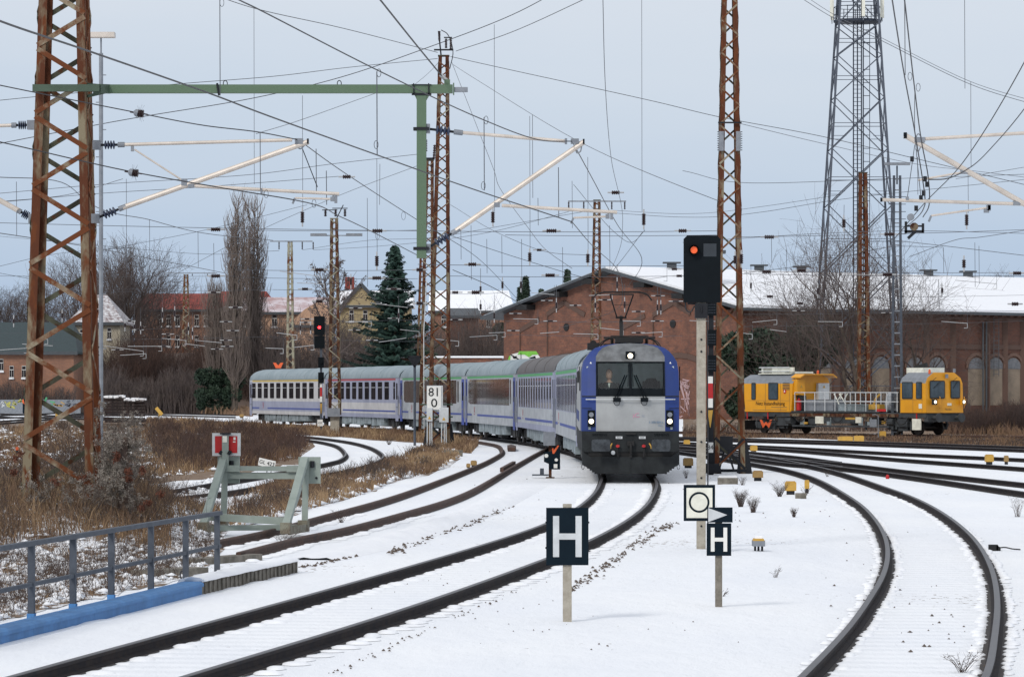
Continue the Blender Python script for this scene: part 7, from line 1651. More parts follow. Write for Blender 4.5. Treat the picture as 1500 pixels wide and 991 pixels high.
# poplars
def poplar(seed, H):
    rnd = random.Random(seed); T = MB(); C = MB()
    for s_ in range(9):
        a = s_ * .7 + rnd.uniform(-.3, .3); top = Vector((math.cos(a) * rnd.uniform(.3, 1.25), math.sin(a) * 1.0, H * rnd.uniform(.72, 1))); p0 = Vector((math.cos(a) * .15, math.sin(a) * .15, 0)); n_ = 8
        pts = [p0.lerp(top, k / n_) + Vector((rnd.uniform(-.12, .12), rnd.uniform(-.12, .12), 0)) for k in range(n_ + 1)]; T.tube(pts, [.17 * (1 - .85 * k / n_) for k in range(n_ + 1)], 5, caps=False)
        for k in range(85):
            f = .14 + .85 * rnd.random(); i = min(int(f * n_), n_ - 1); p = pts[i].lerp(pts[i + 1], f * n_ - i); a2 = rnd.uniform(0, 6.28); L_ = rnd.uniform(1.2, 3.6) * (1.05 - .5 * f); w_ = .40
            q1 = p + Vector((math.cos(a2) * L_ * w_, math.sin(a2) * L_ * w_, L_ * .5)); q2 = q1 + Vector((math.cos(a2) * L_ * .07, math.sin(a2) * L_ * .07, L_ * .55)); C.tube([p, q1, q2], [.04, .026, .012], 3, caps=False)
            for m_ in range(5):
                g_ = rnd.random(); pp = p.lerp(q1, g_) if rnd.random() < .5 else q1.lerp(q2, g_); a3 = rnd.uniform(0, 6.28); l3 = rnd.uniform(.5, 1.3); C.tube([pp, pp + Vector((math.cos(a3) * l3 * .3, math.sin(a3) * l3 * .3, l3))], [.014, .007], 3, caps=False)
    return T, C
for (x, Y_, H_, sd_, lb) in ((344, 400, 23.2, 1, 'left one of the two tall bare poplars before the peach house'), (371, 405, 23.0, 2, 'right one of the two tall bare poplars before the peach house'), (318, 410, 14, 3, 'slim lower bare poplar left of the tall pair')):
    T, C = poplar(sd_, H_); t = empty('poplar_tree', (PX(x, Y_), Y_, 0), lb, 'tree', 'poplars before the peach house'); T.build('trunk', 'bark', t); C.build('crown', 'twig_pale', t)
# spruce
def spruce(seed, H, Rb):
    rnd = random.Random(seed); T = MB(); C = MB(); T.tube([(0, 0, 0), (0, 0, H * .97)], [.3, .03], 6)
    N_ = int(H * 26)
    for iz in range(N_):
        z = H * (.06 + .93 * iz / N_); f = 1 - z / H; L_ = Rb * (f ** .85) * (.85 + .2 * math.sin(z * 2.1 + seed)) + .10; nb = 1; a0 = iz * 2.4 + rnd.uniform(-.4, .4)
        for k in range(nb):
            a = a0 + 6.28 * k / nb + rnd.uniform(-.25, .25); l_ = L_ * rnd.uniform(.55, 1.25); d_ = Vector((math.cos(a), math.sin(a), 0)); tip = l_
            pts = [Vector((0, 0, z)) + d_ * (l_ * u) + Vector((0, 0, (-.42 * u + .42 * u * u) * l_)) for u in (0, .35, .7, 1)]; C.tube(pts, [.06, .045, .03, .015], 3, caps=False)
            m_ = int(30 * l_ / 1.2) + 16; sd_ = Vector((-d_.y, d_.x, 0))
            for q_ in range(m_):
                u = rnd.uniform(.12, 1.0); i = min(int(u * 3), 2); p = pts[i].lerp(pts[i + 1], min(1, u * 3 - i)); ll = rnd.uniform(.22, .5) * (1.15 - .5 * u); s2_ = rnd.choice((-1, 1))
                tip_ = p + (sd_ * s2_ * .8 + d_ * .6 + Vector((0, 0, -rnd.uniform(.1, .7)))) * ll; w_ = rnd.uniform(.06, .14); C.mesh([p + Vector((0, 0, w_)), p - Vector((0, 0, w_)) + d_ * w_, tip_], [(0, 1, 2)])
    return T, C
T, C = spruce(3, PZ(357, 330), 5.6); t = empty('spruce_tree', (PX(578, 330), 330, 0), 'dark blue-green spruce standing behind the train', 'tree'); T.build('trunk', 'bark', t); C.build('crown', 'conifer', t)
for x, ytop, lb, rr in ((770, 402, 'slim dark conifer top beside the shed gable, tallest of three', 1.1), (831, 392, 'small conifer top just above the gable roof line', 1.0), (793, 421, 'lowest rounded conifer top left of the gable', 1.0), (762, 418, 'narrow dark conifer top at the left end of the three', .8)):
    T, C = spruce(x, PZ(ytop, 420), rr * 1.6); t = empty('conifer_tree', (PX(x, 420), 420, 0), lb, 'tree', 'conifers behind the gable roof'); T.build('trunk', 'bark', t); C.build('crown', 'ivy', t)
# evergreen masses: leafy clumps in a volume
def leafmass(name, label, x0, x1, ytop, Y_, dep, n_, mt, seed, cat='bush', lumps=7, leaf=(.10, .22), kind=None, zbase=0):
    rng = np.random.default_rng(seed); X0, X1 = PX(x0, Y_), PX(x1, Y_); H = PZ(ytop, Y_); w_ = X1 - X0
    cs = np.stack([rng.uniform(X0 + w_ * .12, X1 - w_ * .12, lumps), rng.uniform(0, dep, lumps), rng.uniform(.15, .78, lumps) * H], 1); cr = rng.uniform(.08, .30 if lumps < 30 else .2, lumps) * min(w_, H)
    k = rng.integers(0, lumps, n_); d_ = rng.normal(size=(n_, 3)); d_ /= np.linalg.norm(d_, axis=1)[:, None]; r_ = cr[k] * rng.uniform(.5, 1.12, n_) ** .6
    c = cs[k] + d_ * r_[:, None]; c[:, 2] = np.abs(c[:, 2]); c[:, 1] += Y_; s_ = rng.uniform(*leaf, n_)[:, None]
    a = rng.normal(size=(n_, 3)); a /= np.linalg.norm(a, axis=1)[:, None]; b_ = np.cross(a, rng.normal(size=(n_, 3))); b_ /= np.linalg.norm(b_, axis=1)[:, None]
    V = np.concatenate([c - a * s_, c + b_ * s_ * .5, c + a * s_, c - b_ * s_ * .5]); idx = np.arange(n_); Fq = np.stack([idx, idx + n_, idx + 2 * n_, idx + 3 * n_], 1)
    o = mesh_np(name, V - np.array([PX((x0 + x1) / 2, Y_), Y_, 0]), Fq, mt); o.location = (PX((x0 + x1) / 2, Y_), Y_, 0); tag(o, label, cat if kind is None else None, None, kind); return o
leafmass('evergreen_bush', 'dark evergreen bush left of the last coach', 283, 355, 532, 400, 4, 14000, 'ivy', 5, leaf=(.09, .2), lumps=34)
leafmass('evergreen_bush', 'big dark ivy-covered thicket behind the rear yellow cab', 1060, 1215, 462, 300, 5, 30000, 'ivy', 6, lumps=16, leaf=(.12, .26))
leafmass('evergreen_bush', 'dark evergreen shrubs left of the brick gable', 690, 745, 450, 420, 5, 12000, 'ivy', 7, lumps=9, leaf=(.15, .3))
leafmass('evergreen_bush', 'dark evergreen undergrowth around the spruce foot', 540, 640, 478, 360, 5, 16000, 'ivy', 8, lumps=12, leaf=(.13, .28))
# bare thickets: one countless mass of twigs
def thicket(name, x0, x1, ytop, Y_, dep, n_, seed, mt, kind='stuff', label=None, thick=.03, prof=None, hmin=.35):
    rng = np.random.default_rng(seed); H = PZ(ytop, Y_); xs = rng.uniform(x0, x1, n_); yy = Y_ + rng.uniform(0, dep, n_); X = (xs - 750) * yy / F
    hh = H * rng.uniform(hmin, 1.0, n_) ** .8 * (1 + .16 * np.sin(xs / 17.0 + seed) + .10 * np.sin(xs / 6.3)); V = []; Fq = []; base = np.stack([X, yy, np.zeros(n_)], 1); off = 0
    def strands(p0, p1, r0, r1):
        nonlocal off
        m_ = len(p0); d_ = p1 - p0; a = np.cross(d_, rng.normal(size=(m_, 3))); a /= np.linalg.norm(a, axis=1)[:, None] + 1e-9; bb_ = np.cross(d_, a); bb_ /= np.linalg.norm(bb_, axis=1)[:, None] + 1e-9
        vs = []
        for (p, r) in ((p0, r0), (p1, r1)):
            for t_ in (0, 2.094, 4.189): vs.append(p + (a * math.cos(t_) + bb_ * math.sin(t_)) * r)
        V.append(np.concatenate(vs)); i = np.arange(m_)
        for j in range(3): j2 = (j + 1) % 3; Fq.append(np.stack([i + j * m_, i + j2 * m_, i + (3 + j2) * m_, i + (3 + j) * m_], 1) + off)
        off += 6 * m_
    lean = rng.normal(scale=.16, size=(n_, 2)) * hh[:, None]; mid = base + np.stack([lean[:, 0] * .4, lean[:, 1] * .4, hh * .5], 1); top = base + np.stack([lean[:, 0], lean[:, 1], hh], 1)
    strands(base, mid, thick, thick * .75); strands(mid, top, thick * .75, thick * .3)
    for q_ in range(6):
        f = rng.uniform(.2, .95, n_)[:, None]; p = np.where(f < .5, base + (mid - base) * f * 2, mid + (top - mid) * (f * 2 - 1)); l_ = hh * rng.uniform(.12, .30, n_); a = rng.uniform(0, 6.28, n_); e = p + np.stack([np.cos(a) * l_ * .6, np.sin(a) * l_ * .6, l_ * rng.uniform(.3, .9, n_)], 1); strands(p, e, thick * .5, thick * .25)
    o = mesh_np(name, np.concatenate(V), np.concatenate(Fq), mt)
    tag(o, label, 'bush' if kind is None else None, None, kind); return o
thicket('scrub', -60, 230, 516, 450, 14, 2600, 1, 'twig_red'); thicket('scrub', 150, 430, 492, 440, 20, 3600, 2, 'twig_red'); thicket('scrub', 380, 640, 478, 400, 14, 3000, 3, 'twig'); thicket('scrub', 630, 760, 470, 410, 14, 1500, 4, 'twig')
thicket('scrub', 150, 300, 545, 410, 8, 1500, 5, 'twig'); thicket('scrub', -60, 110, 560, 425, 5, 900, 6, 'twig'); thicket('scrub', 1100, 1420, 565, 290, 20, 700, 7, 'twig', thick=.02); thicket('scrub', 1390, 1560, 592, 225, 12, 2400, 8, 'twig_red', thick=.013); thicket('scrub', 1000, 1560, 619, 240, 6, 2000, 9, 'twig_red', thick=.010)
# embankment behind the scrub
def bank():
    b = MB(); xs = [-400 + 40 * k for k in range(30)]; top = []
    for x in xs: top.append((PX(x, 470), 470, max(.5, PZ(522 + 6 * math.sin(x / 60) + (0 if x < 640 else 30), 470))))
    k = len(xs); vs = [(PX(x, 430), 430 + 3 * math.sin(x), -.05) for x in xs] + top + [(p[0] * 1.2, 560, p[2] * .9) for p in top] + [(p[0] * 1.3, 640, -.1) for p in top]
    b.mesh(vs, [(j * k + i, j * k + i + 1, (j + 1) * k + i + 1, (j + 1) * k + i) for j in range(3) for i in range(k - 1)]); o = b.build('hill', 'bank_earth', smooth=True); tag(o, kind='structure')
M['bank_earth'] = patch_mat('bank_earth', (.075, .05, .04), (.11, .075, .055), .66, .5)
bank()

# ================================================================== GROUND COVER
def in_poly(px, py, poly):
    inside = np.zeros(len(px), bool); j = len(poly) - 1
    for i in range(len(poly)):
        xi, yi = poly[i]; xj, yj = poly[j]; c = ((yi > py) != (yj > py)) & (px < (xj - xi) * (py - yi) / (yj - yi + 1e-9) + xi); inside ^= c; j = i
    return inside
def blades(name, poly, n_, hmin, hmax, mt, seed, w=.008, lean=.35, clump=0, z0=0.0, label=None):
    rng = np.random.default_rng(seed); xs = [p[0] for p in poly]; ys = [p[1] for p in poly]
    m_ = n_ * 4; px = rng.uniform(min(xs), max(xs), m_); py = rng.uniform(min(ys), max(ys), m_)
    if clump:
        cx_ = rng.uniform(min(xs), max(xs), clump); cy_ = rng.uniform(min(ys), max(ys), clump); k = rng.integers(0, clump, m_); sc_ = np.abs(cy_[k] - 571) / 100; px = cx_[k] + rng.normal(size=m_) * 9 * sc_ + rng.normal(size=m_) * 2; py = cy_[k] + rng.normal(size=m_) * 2.2 * sc_
    ok = in_poly(px, py, poly) & (py > 584); px, py = px[ok][:n_], py[ok][:n_]; n_ = len(px)
    Y_ = F * CZ / (py - HY); X = (px - 750) * Y_ / F; h = rng.uniform(hmin, hmax, n_) * (.6 + .8 * (np.sin(px * .08 + seed) * np.sin(py * .21 + seed * 2) * .5 + .5)); W_ = w * (Y_ / 60) ** .8
    a = rng.uniform(0, 6.28, n_); ln = rng.normal(scale=lean, size=(n_, 2)) * h[:, None]; base = np.stack([X, Y_, z0 + mz(X, Y_)], 1); sd_ = np.stack([np.cos(a) * W_, np.sin(a) * W_ * .5, np.zeros(n_)], 1)
    mid = base + np.stack([ln[:, 0] * .35, ln[:, 1] * .35, h * .6], 1); tip = base + np.stack([ln[:, 0], ln[:, 1], h * (1 - .2 * np.abs(ln[:, 0] / (h + .01)))], 1)
    V = np.concatenate([base - sd_, base + sd_, mid + sd_ * .8, mid - sd_ * .8, tip]); i = np.arange(n_); me = bpy.data.meshes.new(name)
    quads = np.stack([i, i + n_, i + 2 * n_, i + 3 * n_], 1).tolist() + np.stack([i + 3 * n_, i + 2 * n_, i + 4 * n_], 1).tolist(); me.from_pydata(V.tolist(), [], quads); me.materials.append(M[mt]); o = bpy.data.objects.new(name, me); COL.objects.link(o); tag(o, label, kind='stuff'); return o
def twiggy(name, poly, n_, hmin, hmax, mt, seed, r=.004, clump=40, spread=6, kids=7):
    rng = np.random.default_rng(seed); xs = [p[0] for p in poly]; ys = [p[1] for p in poly]; m_ = n_ * 4
    cx_ = rng.uniform(min(xs), max(xs), clump); cy_ = rng.uniform(min(ys), max(ys), clump); k = rng.integers(0, clump, m_); sc_ = np.abs(cy_[k] - 571) / 100
    px = cx_[k] + rng.normal(size=m_) * spread * sc_; py = cy_[k] + rng.normal(size=m_) * spread * .12 * sc_; ok = in_poly(px, py, poly) & (py > 590); px, py = px[ok][:n_], py[ok][:n_]; n_ = len(px)
    Y_ = F * CZ / (py - HY); X = (px - 750) * Y_ / F; h = rng.uniform(hmin, hmax, n_); V = []; Fq = []; off = 0; rr = r * np.maximum(1, Y_ / 70)
    def st(p0, p1, ra, rb):
        nonlocal off
        m2_ = len(p0); a = rng.uniform(0, 6.28, m2_); s_ = np.stack([np.cos(a), np.sin(a) * .5, np.zeros(m2_)], 1); V.append(np.concatenate([p0 - s_ * ra[:, None], p0 + s_ * ra[:, None], p1 + s_ * rb[:, None], p1 - s_ * rb[:, None]])); i = np.arange(m2_) + off; Fq.append(np.stack([i, i + m2_, i + 2 * m2_, i + 3 * m2_], 1)); off += 4 * m2_
    base = np.stack([X, Y_, mz(X, Y_)], 1); ln = rng.normal(scale=.38, size=(n_, 2)) * h[:, None]; top = base + np.stack([ln[:, 0], ln[:, 1], h], 1); st(base, top, rr, rr * .5)
    for q_ in range(kids):
        f = rng.uniform(.25, 1, n_)[:, None]; p = base + (top - base) * f; l_ = h * rng.uniform(.15, .4, n_); a = rng.uniform(0, 6.28, n_); st(p, p + np.stack([np.cos(a) * l_ * .8, np.sin(a) * l_ * .8, l_ * rng.uniform(.2, 1, n_)], 1), rr * .55, rr * .3)
    o = mesh_np(name, np.concatenate(V), np.concatenate(Fq), mt); tag(o, kind='stuff'); return o
def snowclumps(name, poly, n_, seed, sc=1.0):
    rnd = random.Random(seed); b = MB(); xs = [p[0] for p in poly]; ys = [p[1] for p in poly]; c = 0
    while c < n_:
        x, y = rnd.uniform(min(xs), max(xs)), rnd.uniform(min(ys), max(ys))
        if not in_poly(np.array([x]), np.array([y]), poly)[0] or math.sin(x * .11 + seed) * math.sin(y * .17) < rnd.uniform(-1, .5): continue
        c += 1; p = G(x, y); p.z = float(mz(p.x, p.y)); s_ = sc * rnd.uniform(.015, .075); h = rnd.uniform(.015, .075); vs = [p + Vector((math.cos(a) * s_ * rnd.uniform(.9, 1.9), math.sin(a) * s_ * rnd.uniform(.7, 1.3), h - .01)) for a in (0, 1.05, 2.1, 3.14, 4.2, 5.25)] + [p + Vector((0, 0, h + s_ * .5)), p + Vector((0, 0, h - s_ * .35))]
        b.mesh(vs, [(j, (j + 1) % 6, 6) for j in range(6)] + [((j + 1) % 6, j, 7) for j in range(6)])
    o = b.build(name, 'snowcap', smooth=True); tag(o, kind='stuff')
VEG_L = [(-40, 628), (200, 620), (350, 628), (420, 634), (448, 645), (455, 656), (425, 672), (330, 688), (240, 700), (190, 712), (330, 752), (300, 790), (170, 795), (-40, 800)]
blades('dry_grass', VEG_L, 20000, .08, .34, 'weed', 1, clump=900); blades('dry_grass', VEG_L, 9000, .08, .36, 'straw', 2, clump=300); twiggy('dry_weeds', VEG_L, 3500, .2, .65, 'weed_dark', 3, clump=420)
twiggy('dry_weeds', [(215, 622), (400, 632), (452, 650), (440, 672), (360, 688), (250, 690), (215, 660)], 4200, .35, .9, 'twig_red', 4, clump=240)
blades('dry_grass', [(215, 622), (400, 632), (452, 650), (440, 672), (360, 688), (250, 690), (215, 660)], 7000, .2, .6, 'weed', 41, clump=200)
blades('frosted_grass', P_LEFT2, 9000, .02, .13, 'weed', 5, w=.005, lean=.8, clump=700); blades('frosted_grass', P_LEFT2, 3500, .03, .14, 'straw', 51, w=.005, lean=.7, clump=200); snowclumps('snow_clumps', P_LEFT2, 2600, 6); snowclumps('snow_clumps', VEG_L, 1800, 26, 2.2); snowclumps('snow_clumps', P_MID, 1100, 27, 2.2); snowclumps('snow_clumps', [(175, 722), (330, 700), (330, 745), (300, 790), (160, 790)], 1500, 16, 1.3); snowclumps('snow_clumps', [(225, 640), (300, 650), (345, 670), (250, 672)], 700, 17, 2.2); twiggy('dry_weeds', P_LEFT2, 4200, .08, .32, 'weed_dark', 7, clump=420)
blades('dry_grass', P_MID, 7000, .08, .34, 'straw', 8, clump=110); blades('dry_grass', P_MID, 9000, .08, .36, 'weed', 9, clump=150); twiggy('dry_weeds', P_MID, 2200, .15, .5, 'weed_dark', 10, clump=110)
blades('dry_grass', P_STRIP, 9000, .1, .45, 'straw', 11); blades('dry_grass', P_STRIP, 9000, .1, .5, 'weed', 12)
blades('dry_grass', P_RIGHT, 9000, .05, .2, 'weed', 13); blades('dry_grass', P_RIGHT, 6000, .05, .2, 'weed_dark', 14)
blades('dry_grass', [(0, 600), (230, 604), (370, 610), (370, 602), (0, 590)], 6000, .3, 1.2, 'weed', 15, w=.02); blades('dry_grass', [(1380, 612), (1520, 606), (1520, 640), (1380, 636)], 5000, .2, .8, 'weed', 16)
# white fluffy climber on the mast foot and the old stump
def fluff(name, label, spots, n_, seed, mt='fluff', sz=(.012, .035), cat='climbing plant', kind=None):
    rng = np.random.default_rng(seed); C_ = []
    for (x, y, Y_, r_) in spots:
        m_ = max(10, int(n_ * (r_ ** 2) / sum(s_[3] ** 2 for s_ in spots))); p = P(x, y, Y_); k = max(1, int(m_ / 26)); cc = np.array(p) + rng.normal(size=(k, 3)) * r_ * np.array([.6, .5, .6]); q_ = cc[rng.integers(0, k, m_)] + rng.normal(size=(m_, 3)) * .028; C_.append(q_)
    c = np.concatenate(C_); c[:, 2] = np.abs(c[:, 2]); n_ = len(c); s_ = rng.uniform(*sz, n_)[:, None]; a = rng.normal(size=(n_, 3)); a /= np.linalg.norm(a, axis=1)[:, None]; b_ = np.cross(a, rng.normal(size=(n_, 3))); b_ /= np.linalg.norm(b_, axis=1)[:, None]
    V = np.concatenate([c - a * s_, c + b_ * s_ * .6, c + a * s_]); i = np.arange(n_); o = mesh_np(name, V, np.stack([i, i + n_, i + 2 * n_], 1), mt)
    if kind: tag(o, kind=kind)
    else: tag(o, label, cat)
    return o
rnd = random.Random(9)
sp1 = [(rnd.uniform(155, 205), rnd.uniform(645, 745), 64 + rnd.uniform(-.5, .5), rnd.uniform(.10, .2)) for _ in range(26)]
fluff('clematis', 'grey fluffy climber covering the old stump beside the big mast', sp1, 11000, 1)
sp2 = [(rnd.uniform(45, 165), rnd.uniform(700, 760), 64 + rnd.uniform(-.8, .5), rnd.uniform(.08, .18)) for _ in range(34)] + [(rnd.uniform(135, 152), rnd.uniform(580, 700), 65, .08) for _ in range(16)]
fluff('clematis', 'grey fluffy climber around the foot of the big left mast', sp2, 5000, 2)
sp3 = [(rnd.uniform(155, 215), rnd.uniform(610, 640), 100, .2) for _ in range(9)]; fluff('clematis', 'fluffy seed heads in front of the sleeper stack', sp3, 3500, 3)
sp4 = [(x, y, 63.5, .035) for x, y in ((208, 690), (189, 700), (235, 722), (172, 665), (207, 745), (216, 738), (170, 673), (188, 690), (120, 700), (80, 706), (25, 668), (22, 690))]; fluff('withered_leaves', 'rusty brown withered leaves on the climber', sp4, 900, 4, 'leafrust', (.02, .05), 'leaves')
blades('dry_grass', [(-40, 760), (250, 760), (250, 806), (-40, 812)], 8000, .15, .5, 'weed', 91, w=.006, clump=160); blades('dry_grass', [(-40, 760), (250, 760), (250, 806), (-40, 812)], 3500, .15, .5, 'straw', 92, w=.006, clump=90); twiggy('dry_weeds', [(-40, 760), (250, 760), (250, 806), (-40, 812)], 2200, .2, .7, 'weed_dark', 93, clump=120, r=.0035)
twiggy('climber_stems', [(60, 790), (60, 765), (220, 765), (220, 790)], 350, .6, 1.5, 'weed_dark', 71, r=.005, clump=30, spread=9)
b = MB(); b.tube(spline([P(182, 745, 63.8) - P(182, 745, 63.8), P(183, 700, 63.8) - P(182, 745, 63.8), P(181, 655, 63.8) - P(182, 745, 63.8), P(184, 640, 63.8) - P(182, 745, 63.8)], 5), [.12, .11, .1, .1, .095, .09, .09, .085, .085, .08, .08, .075, .075, .07, .07, .06], 9); o = b.build('old_stump', 'stumpwood'); o.location = P(182, 745, 63.8); tag(o, 'dark broken wooden stump overgrown beside the big left mast', 'stump')
# small plants in the snow
def plant(x, y, h, n_, label, seed, w_=.5, grp='small dry plants in the snow'):
    rnd = random.Random(seed); b = MB()
    for k in range(n_ * 2):
        a = rnd.uniform(0, 6.28); l_ = h * rnd.uniform(.5, 1); q1 = Vector((math.cos(a) * l_ * w_ * .4, math.sin(a) * l_ * w_ * .4, l_ * .6)); o_ = Vector((rnd.uniform(-.12, .12) * h, rnd.uniform(-.1, .1) * h, 0)); q1 += o_; q2 = q1 + Vector((math.cos(a + rnd.uniform(-.8, .8)) * l_ * w_ * .4, math.sin(a) * l_ * w_ * .3, l_ * rnd.uniform(.1, .45))); b.tube([o_, q1, q2], [.0028, .002, .001], 3, caps=False)
        for m_ in range(3): p = q1.lerp(q2, rnd.random()); b.tube([p, p + Vector((rnd.uniform(-1, 1), rnd.uniform(-1, 1), rnd.uniform(0, 1))) * l_ * .22], [.0018, .0009], 3, caps=False)
    o = b.build('dry_plant', 'weed_dark'); o.location = G(x, y); tag(o, label, 'plant', grp)
plant(1085, 742, .42, 60, 'larger dry plant in the snow right of the tall mast foot', 1); plant(1103, 751, .38, 45, 'smaller dry plant right beside the larger one in the snow', 2); plant(1163, 757, .22, 30, 'small tuft in the snow left of the near curve', 3); plant(1142, 727, .4, 40, 'pale dry plant left of the yellow cable box', 4, .9); plant(1088, 712, .3, 16, 'thin dry plant near the concrete slab', 5); plant(1180, 725, .3, 10, 'few thin stalks beside the yellow cable box', 6, .9)
plant(1005, 700, .3, 14, 'sparse stalks by the locomotive', 7); plant(1490, 758, .5, 12, 'thin stalks near the right edge', 8, .5); plant(570, 651, .5, 30, 'small round dark tuft in the snow before the centre masts', 9, .9); plant(1410, 985, .25, 12, 'thin straw stalks between the rails at the lower right', 10, 1.4); plant(1212, 620 + 78, .3, 8, 'faint stalks between the near curve rails', 11, 1); plant(1058, 875, .12, 8, 'tiny stalks in the snow beside the small H post', 12, 1.3); plant(1135, 848, .2, 5, 'thin lone stalk in the snow below the yellow magnet', 13, 1)
plant(500, 765, .3, 14, 'thin reddish stalks between the stub track rails', 14, .9); plant(415, 800, .35, 14, 'thin bare twigs under the buffer stop', 15, 1.2); plant(1148, 832, .02, 2, 'dark pebble-like tuft in the snow', 16) if False else None

# ================================================================== SMALL THINGS
def small(name, label, x, y, fn, mats, cat, grp=None, rz=0):
    p = G(x, y); b = MB(); fn(b); o = b.build(name, mats); o.location = p; o.rotation_euler = (0, 0, rz); tag(o, label, cat, grp); return o
t = empty('track_magnet', G(1111, 809), 'grey and orange track magnet with snow cap on short legs', 'track magnet')
b = MB(); b.box((0, 0, .155), (.20, .3, .09)); b.build('housing', 'galv', t); b = MB(); b.poly([(-.095, -.152, .20), (.095, -.152, .20), (.075, -.152, .235), (-.075, -.152, .235)], (0, .3, 0)); b.build('cover', 'yellow', t); b = MB(); b.tube([(-.06, 0, .235), (.06, 0, .235)], .045, 8); b.build('snow', 'snowcap', t)
b = MB()
for x in (-.055, 0, .06): b.box((x, 0, .06), (.03, .1, .12))
b.build('leg', 'darksteel', t)
YB = lambda w, d_, h, zb_=.12: (lambda b: (b.box((0, 0, zb_ + h / 2), (w, d_, h)), b.box((0, 0, zb_ / 2), (w * .8, d_ * .8, zb_))))
def ybox(x, y, w, h, label, m_='yellow', leg=.1):
    t = empty('cable_box', G(x, y), label, 'cable box', 'yellow boxes beside the tracks'); b = MB(); b.box((0, 0, leg + h / 2), (w, w * .8, h)); b.box((0, 0, leg + h + .012), (w * .8, w * .6, .024)); b.build('case', m_, t); b = MB(); b.box((0, 0, leg / 2), (w * .7, w * .6, leg)); b.build('foot', 'darksteel', t); return t
ybox(1158, 724, .28, .22, 'yellow box beside the near curve, left of its small companion', leg=.1); ybox(1182, 722, .12, .2, 'small orange box on a thin foot beside the larger yellow box', leg=.12)
small('connection_box', 'flat grey box between the two yellow boxes', 1173, 730, lambda b: b.box((0, 0, .07), (.26, .2, .14)), 'concrete2', 'connection box')
ybox(1104, 664, .3, .2, 'yellow box on a dark stand right of the tall rusty mast', leg=.12); ybox(1008, 685, .34, .24, 'ochre box beside the locomotive flank', 'ochre', .08); ybox(1006, 654, .3, .2, 'yellow box beyond the locomotive right side', leg=.1)
ybox(1449, 680, .3, .24, 'yellow box on the right-hand fan, larger of the two', leg=.1); ybox(1474, 680, .16, .2, 'small ochre box right of the larger yellow box', 'ochre', .1); ybox(1238, 646, .75, .22, 'wide low yellow box in front of the maintenance vehicle', leg=.02); ybox(1258, 647, .5, .28, 'narrower yellow box right of the wide low one', leg=.02); ybox(1293, 641, .35, .3, 'tall yellow box near the ladder mast', leg=.05); ybox(1110, 704, .3, .18, 'ochre cap on a weathered box near the concrete slab', 'ochre', .1); ybox(1052, 650, .3, .2, 'yellow box behind the tall rusty mast')
ybox(694, 683, .22, .14, 'ochre rail contact box on the stub track left rail', 'ochre', .05); ybox(686, 685, .14, .1, 'tiny ochre box beside the rail contact box', 'ochre', .03); ybox(86, 611, .6, .35, 'yellow box in the far left yard', leg=.1); ybox(354, 612, .4, .25, 'ochre box just left of the last coach', 'ochre')
ybox(25, 670, .10, .1, 'small orange cap in the weeds at the left', 'orange', .3); small('field_box', 'rusty orange box on a post left of the last coach', 342, 602, lambda b: (b.box((0, 0, 1.0), (.75, .4, .75)), b.box((0, 0, .3), (.2, .2, .6))), 'leafrust', 'box')
small('marker_post', 'white marker post beside the last coach', 358, 604, lambda b: b.box((0, 0, .7), (.2, .2, 1.4)), 'white', 'post'); small('marker_sign', 'white square marker beyond the sleeper stack', 222, 601, lambda b: (b.box((0, 0, 1.2), (.7, .05, .7)), b.box((0, 0, .5), (.06, .06, 1))), 'white', 'sign')
small('cable_cabinet', 'small grey cabinet on a post in front of the maintenance vehicle', 1279, 642, lambda b: (b.box((0, 0, .85), (.36, .25, .42)), b.tube([(.28, 0, 0), (.28, 0, 1.25), (.12, 0, 1.32), (-.05, 0, 1.3)], .025, 6)), 'galv', 'cabinet')
for x, y, lb in ((1300, 701, 'red marker cap in the snow, nearer of the two'), (1325, 667, 'red marker cap between the far tracks')):
    small('red_cap', lb, x, y, lambda b: b.tube([(0, 0, 0), (0, 0, .09), (0, 0, .13)], [.055, .055, .02], 10), 'red', 'marker', 'red marker caps in the snow')
small('concrete_slab', 'snow-topped concrete block at the foot of the tall rusty mast', 1066, 710, lambda b: b.box((0, 0, .1), (.55, .4, .2)), 'concrete2', 'concrete block'); small('slab_snow', 'thin snow pad on the concrete block', 1066, 709.5, lambda b: b.box((0, 0, .225), (.5, .36, .045)), 'snowcap', 'snow')
small('concrete_slab', 'dark concrete edge beside the 81 0 mast foot', 664, 668, lambda b: b.box((0, 0, .12), (.75, .5, .26)), 'concrete2', 'concrete block')
t = empty('rail_lubricator', G(1455, 806), 'black box with a black cable lying in the snow at right', 'track device'); b = MB(); b.box((0, 0, .05), (.14, .2, .1)); b.poly([(.04, -.1, .1), (.11, -.1, .06), (.11, -.1, .0), (.04, -.1, .0)], (0, .2, 0)); b.build('case', 'rubber', t); b = MB(); b.tube(spline([(.1, 0, .05), (.2, 0, .055), (.32, 0, .03), (.45, 0, .02)], 5), .012, 6); b.build('cable', 'rubber', t)
small('switch_motor', 'dark point machine under the tall rusty mast', 1062, 690, lambda b: (b.box((0, 0, .9), (.5, .3, .5)), b.beam((-.2, 0, 0), (.0, 0, .8), .06), b.beam((.3, 0, 0), (.05, 0, .8), .06), b.box((-.35, 0, 1.0), (.25, .25, .5))), 'darksteel', 'point machine')
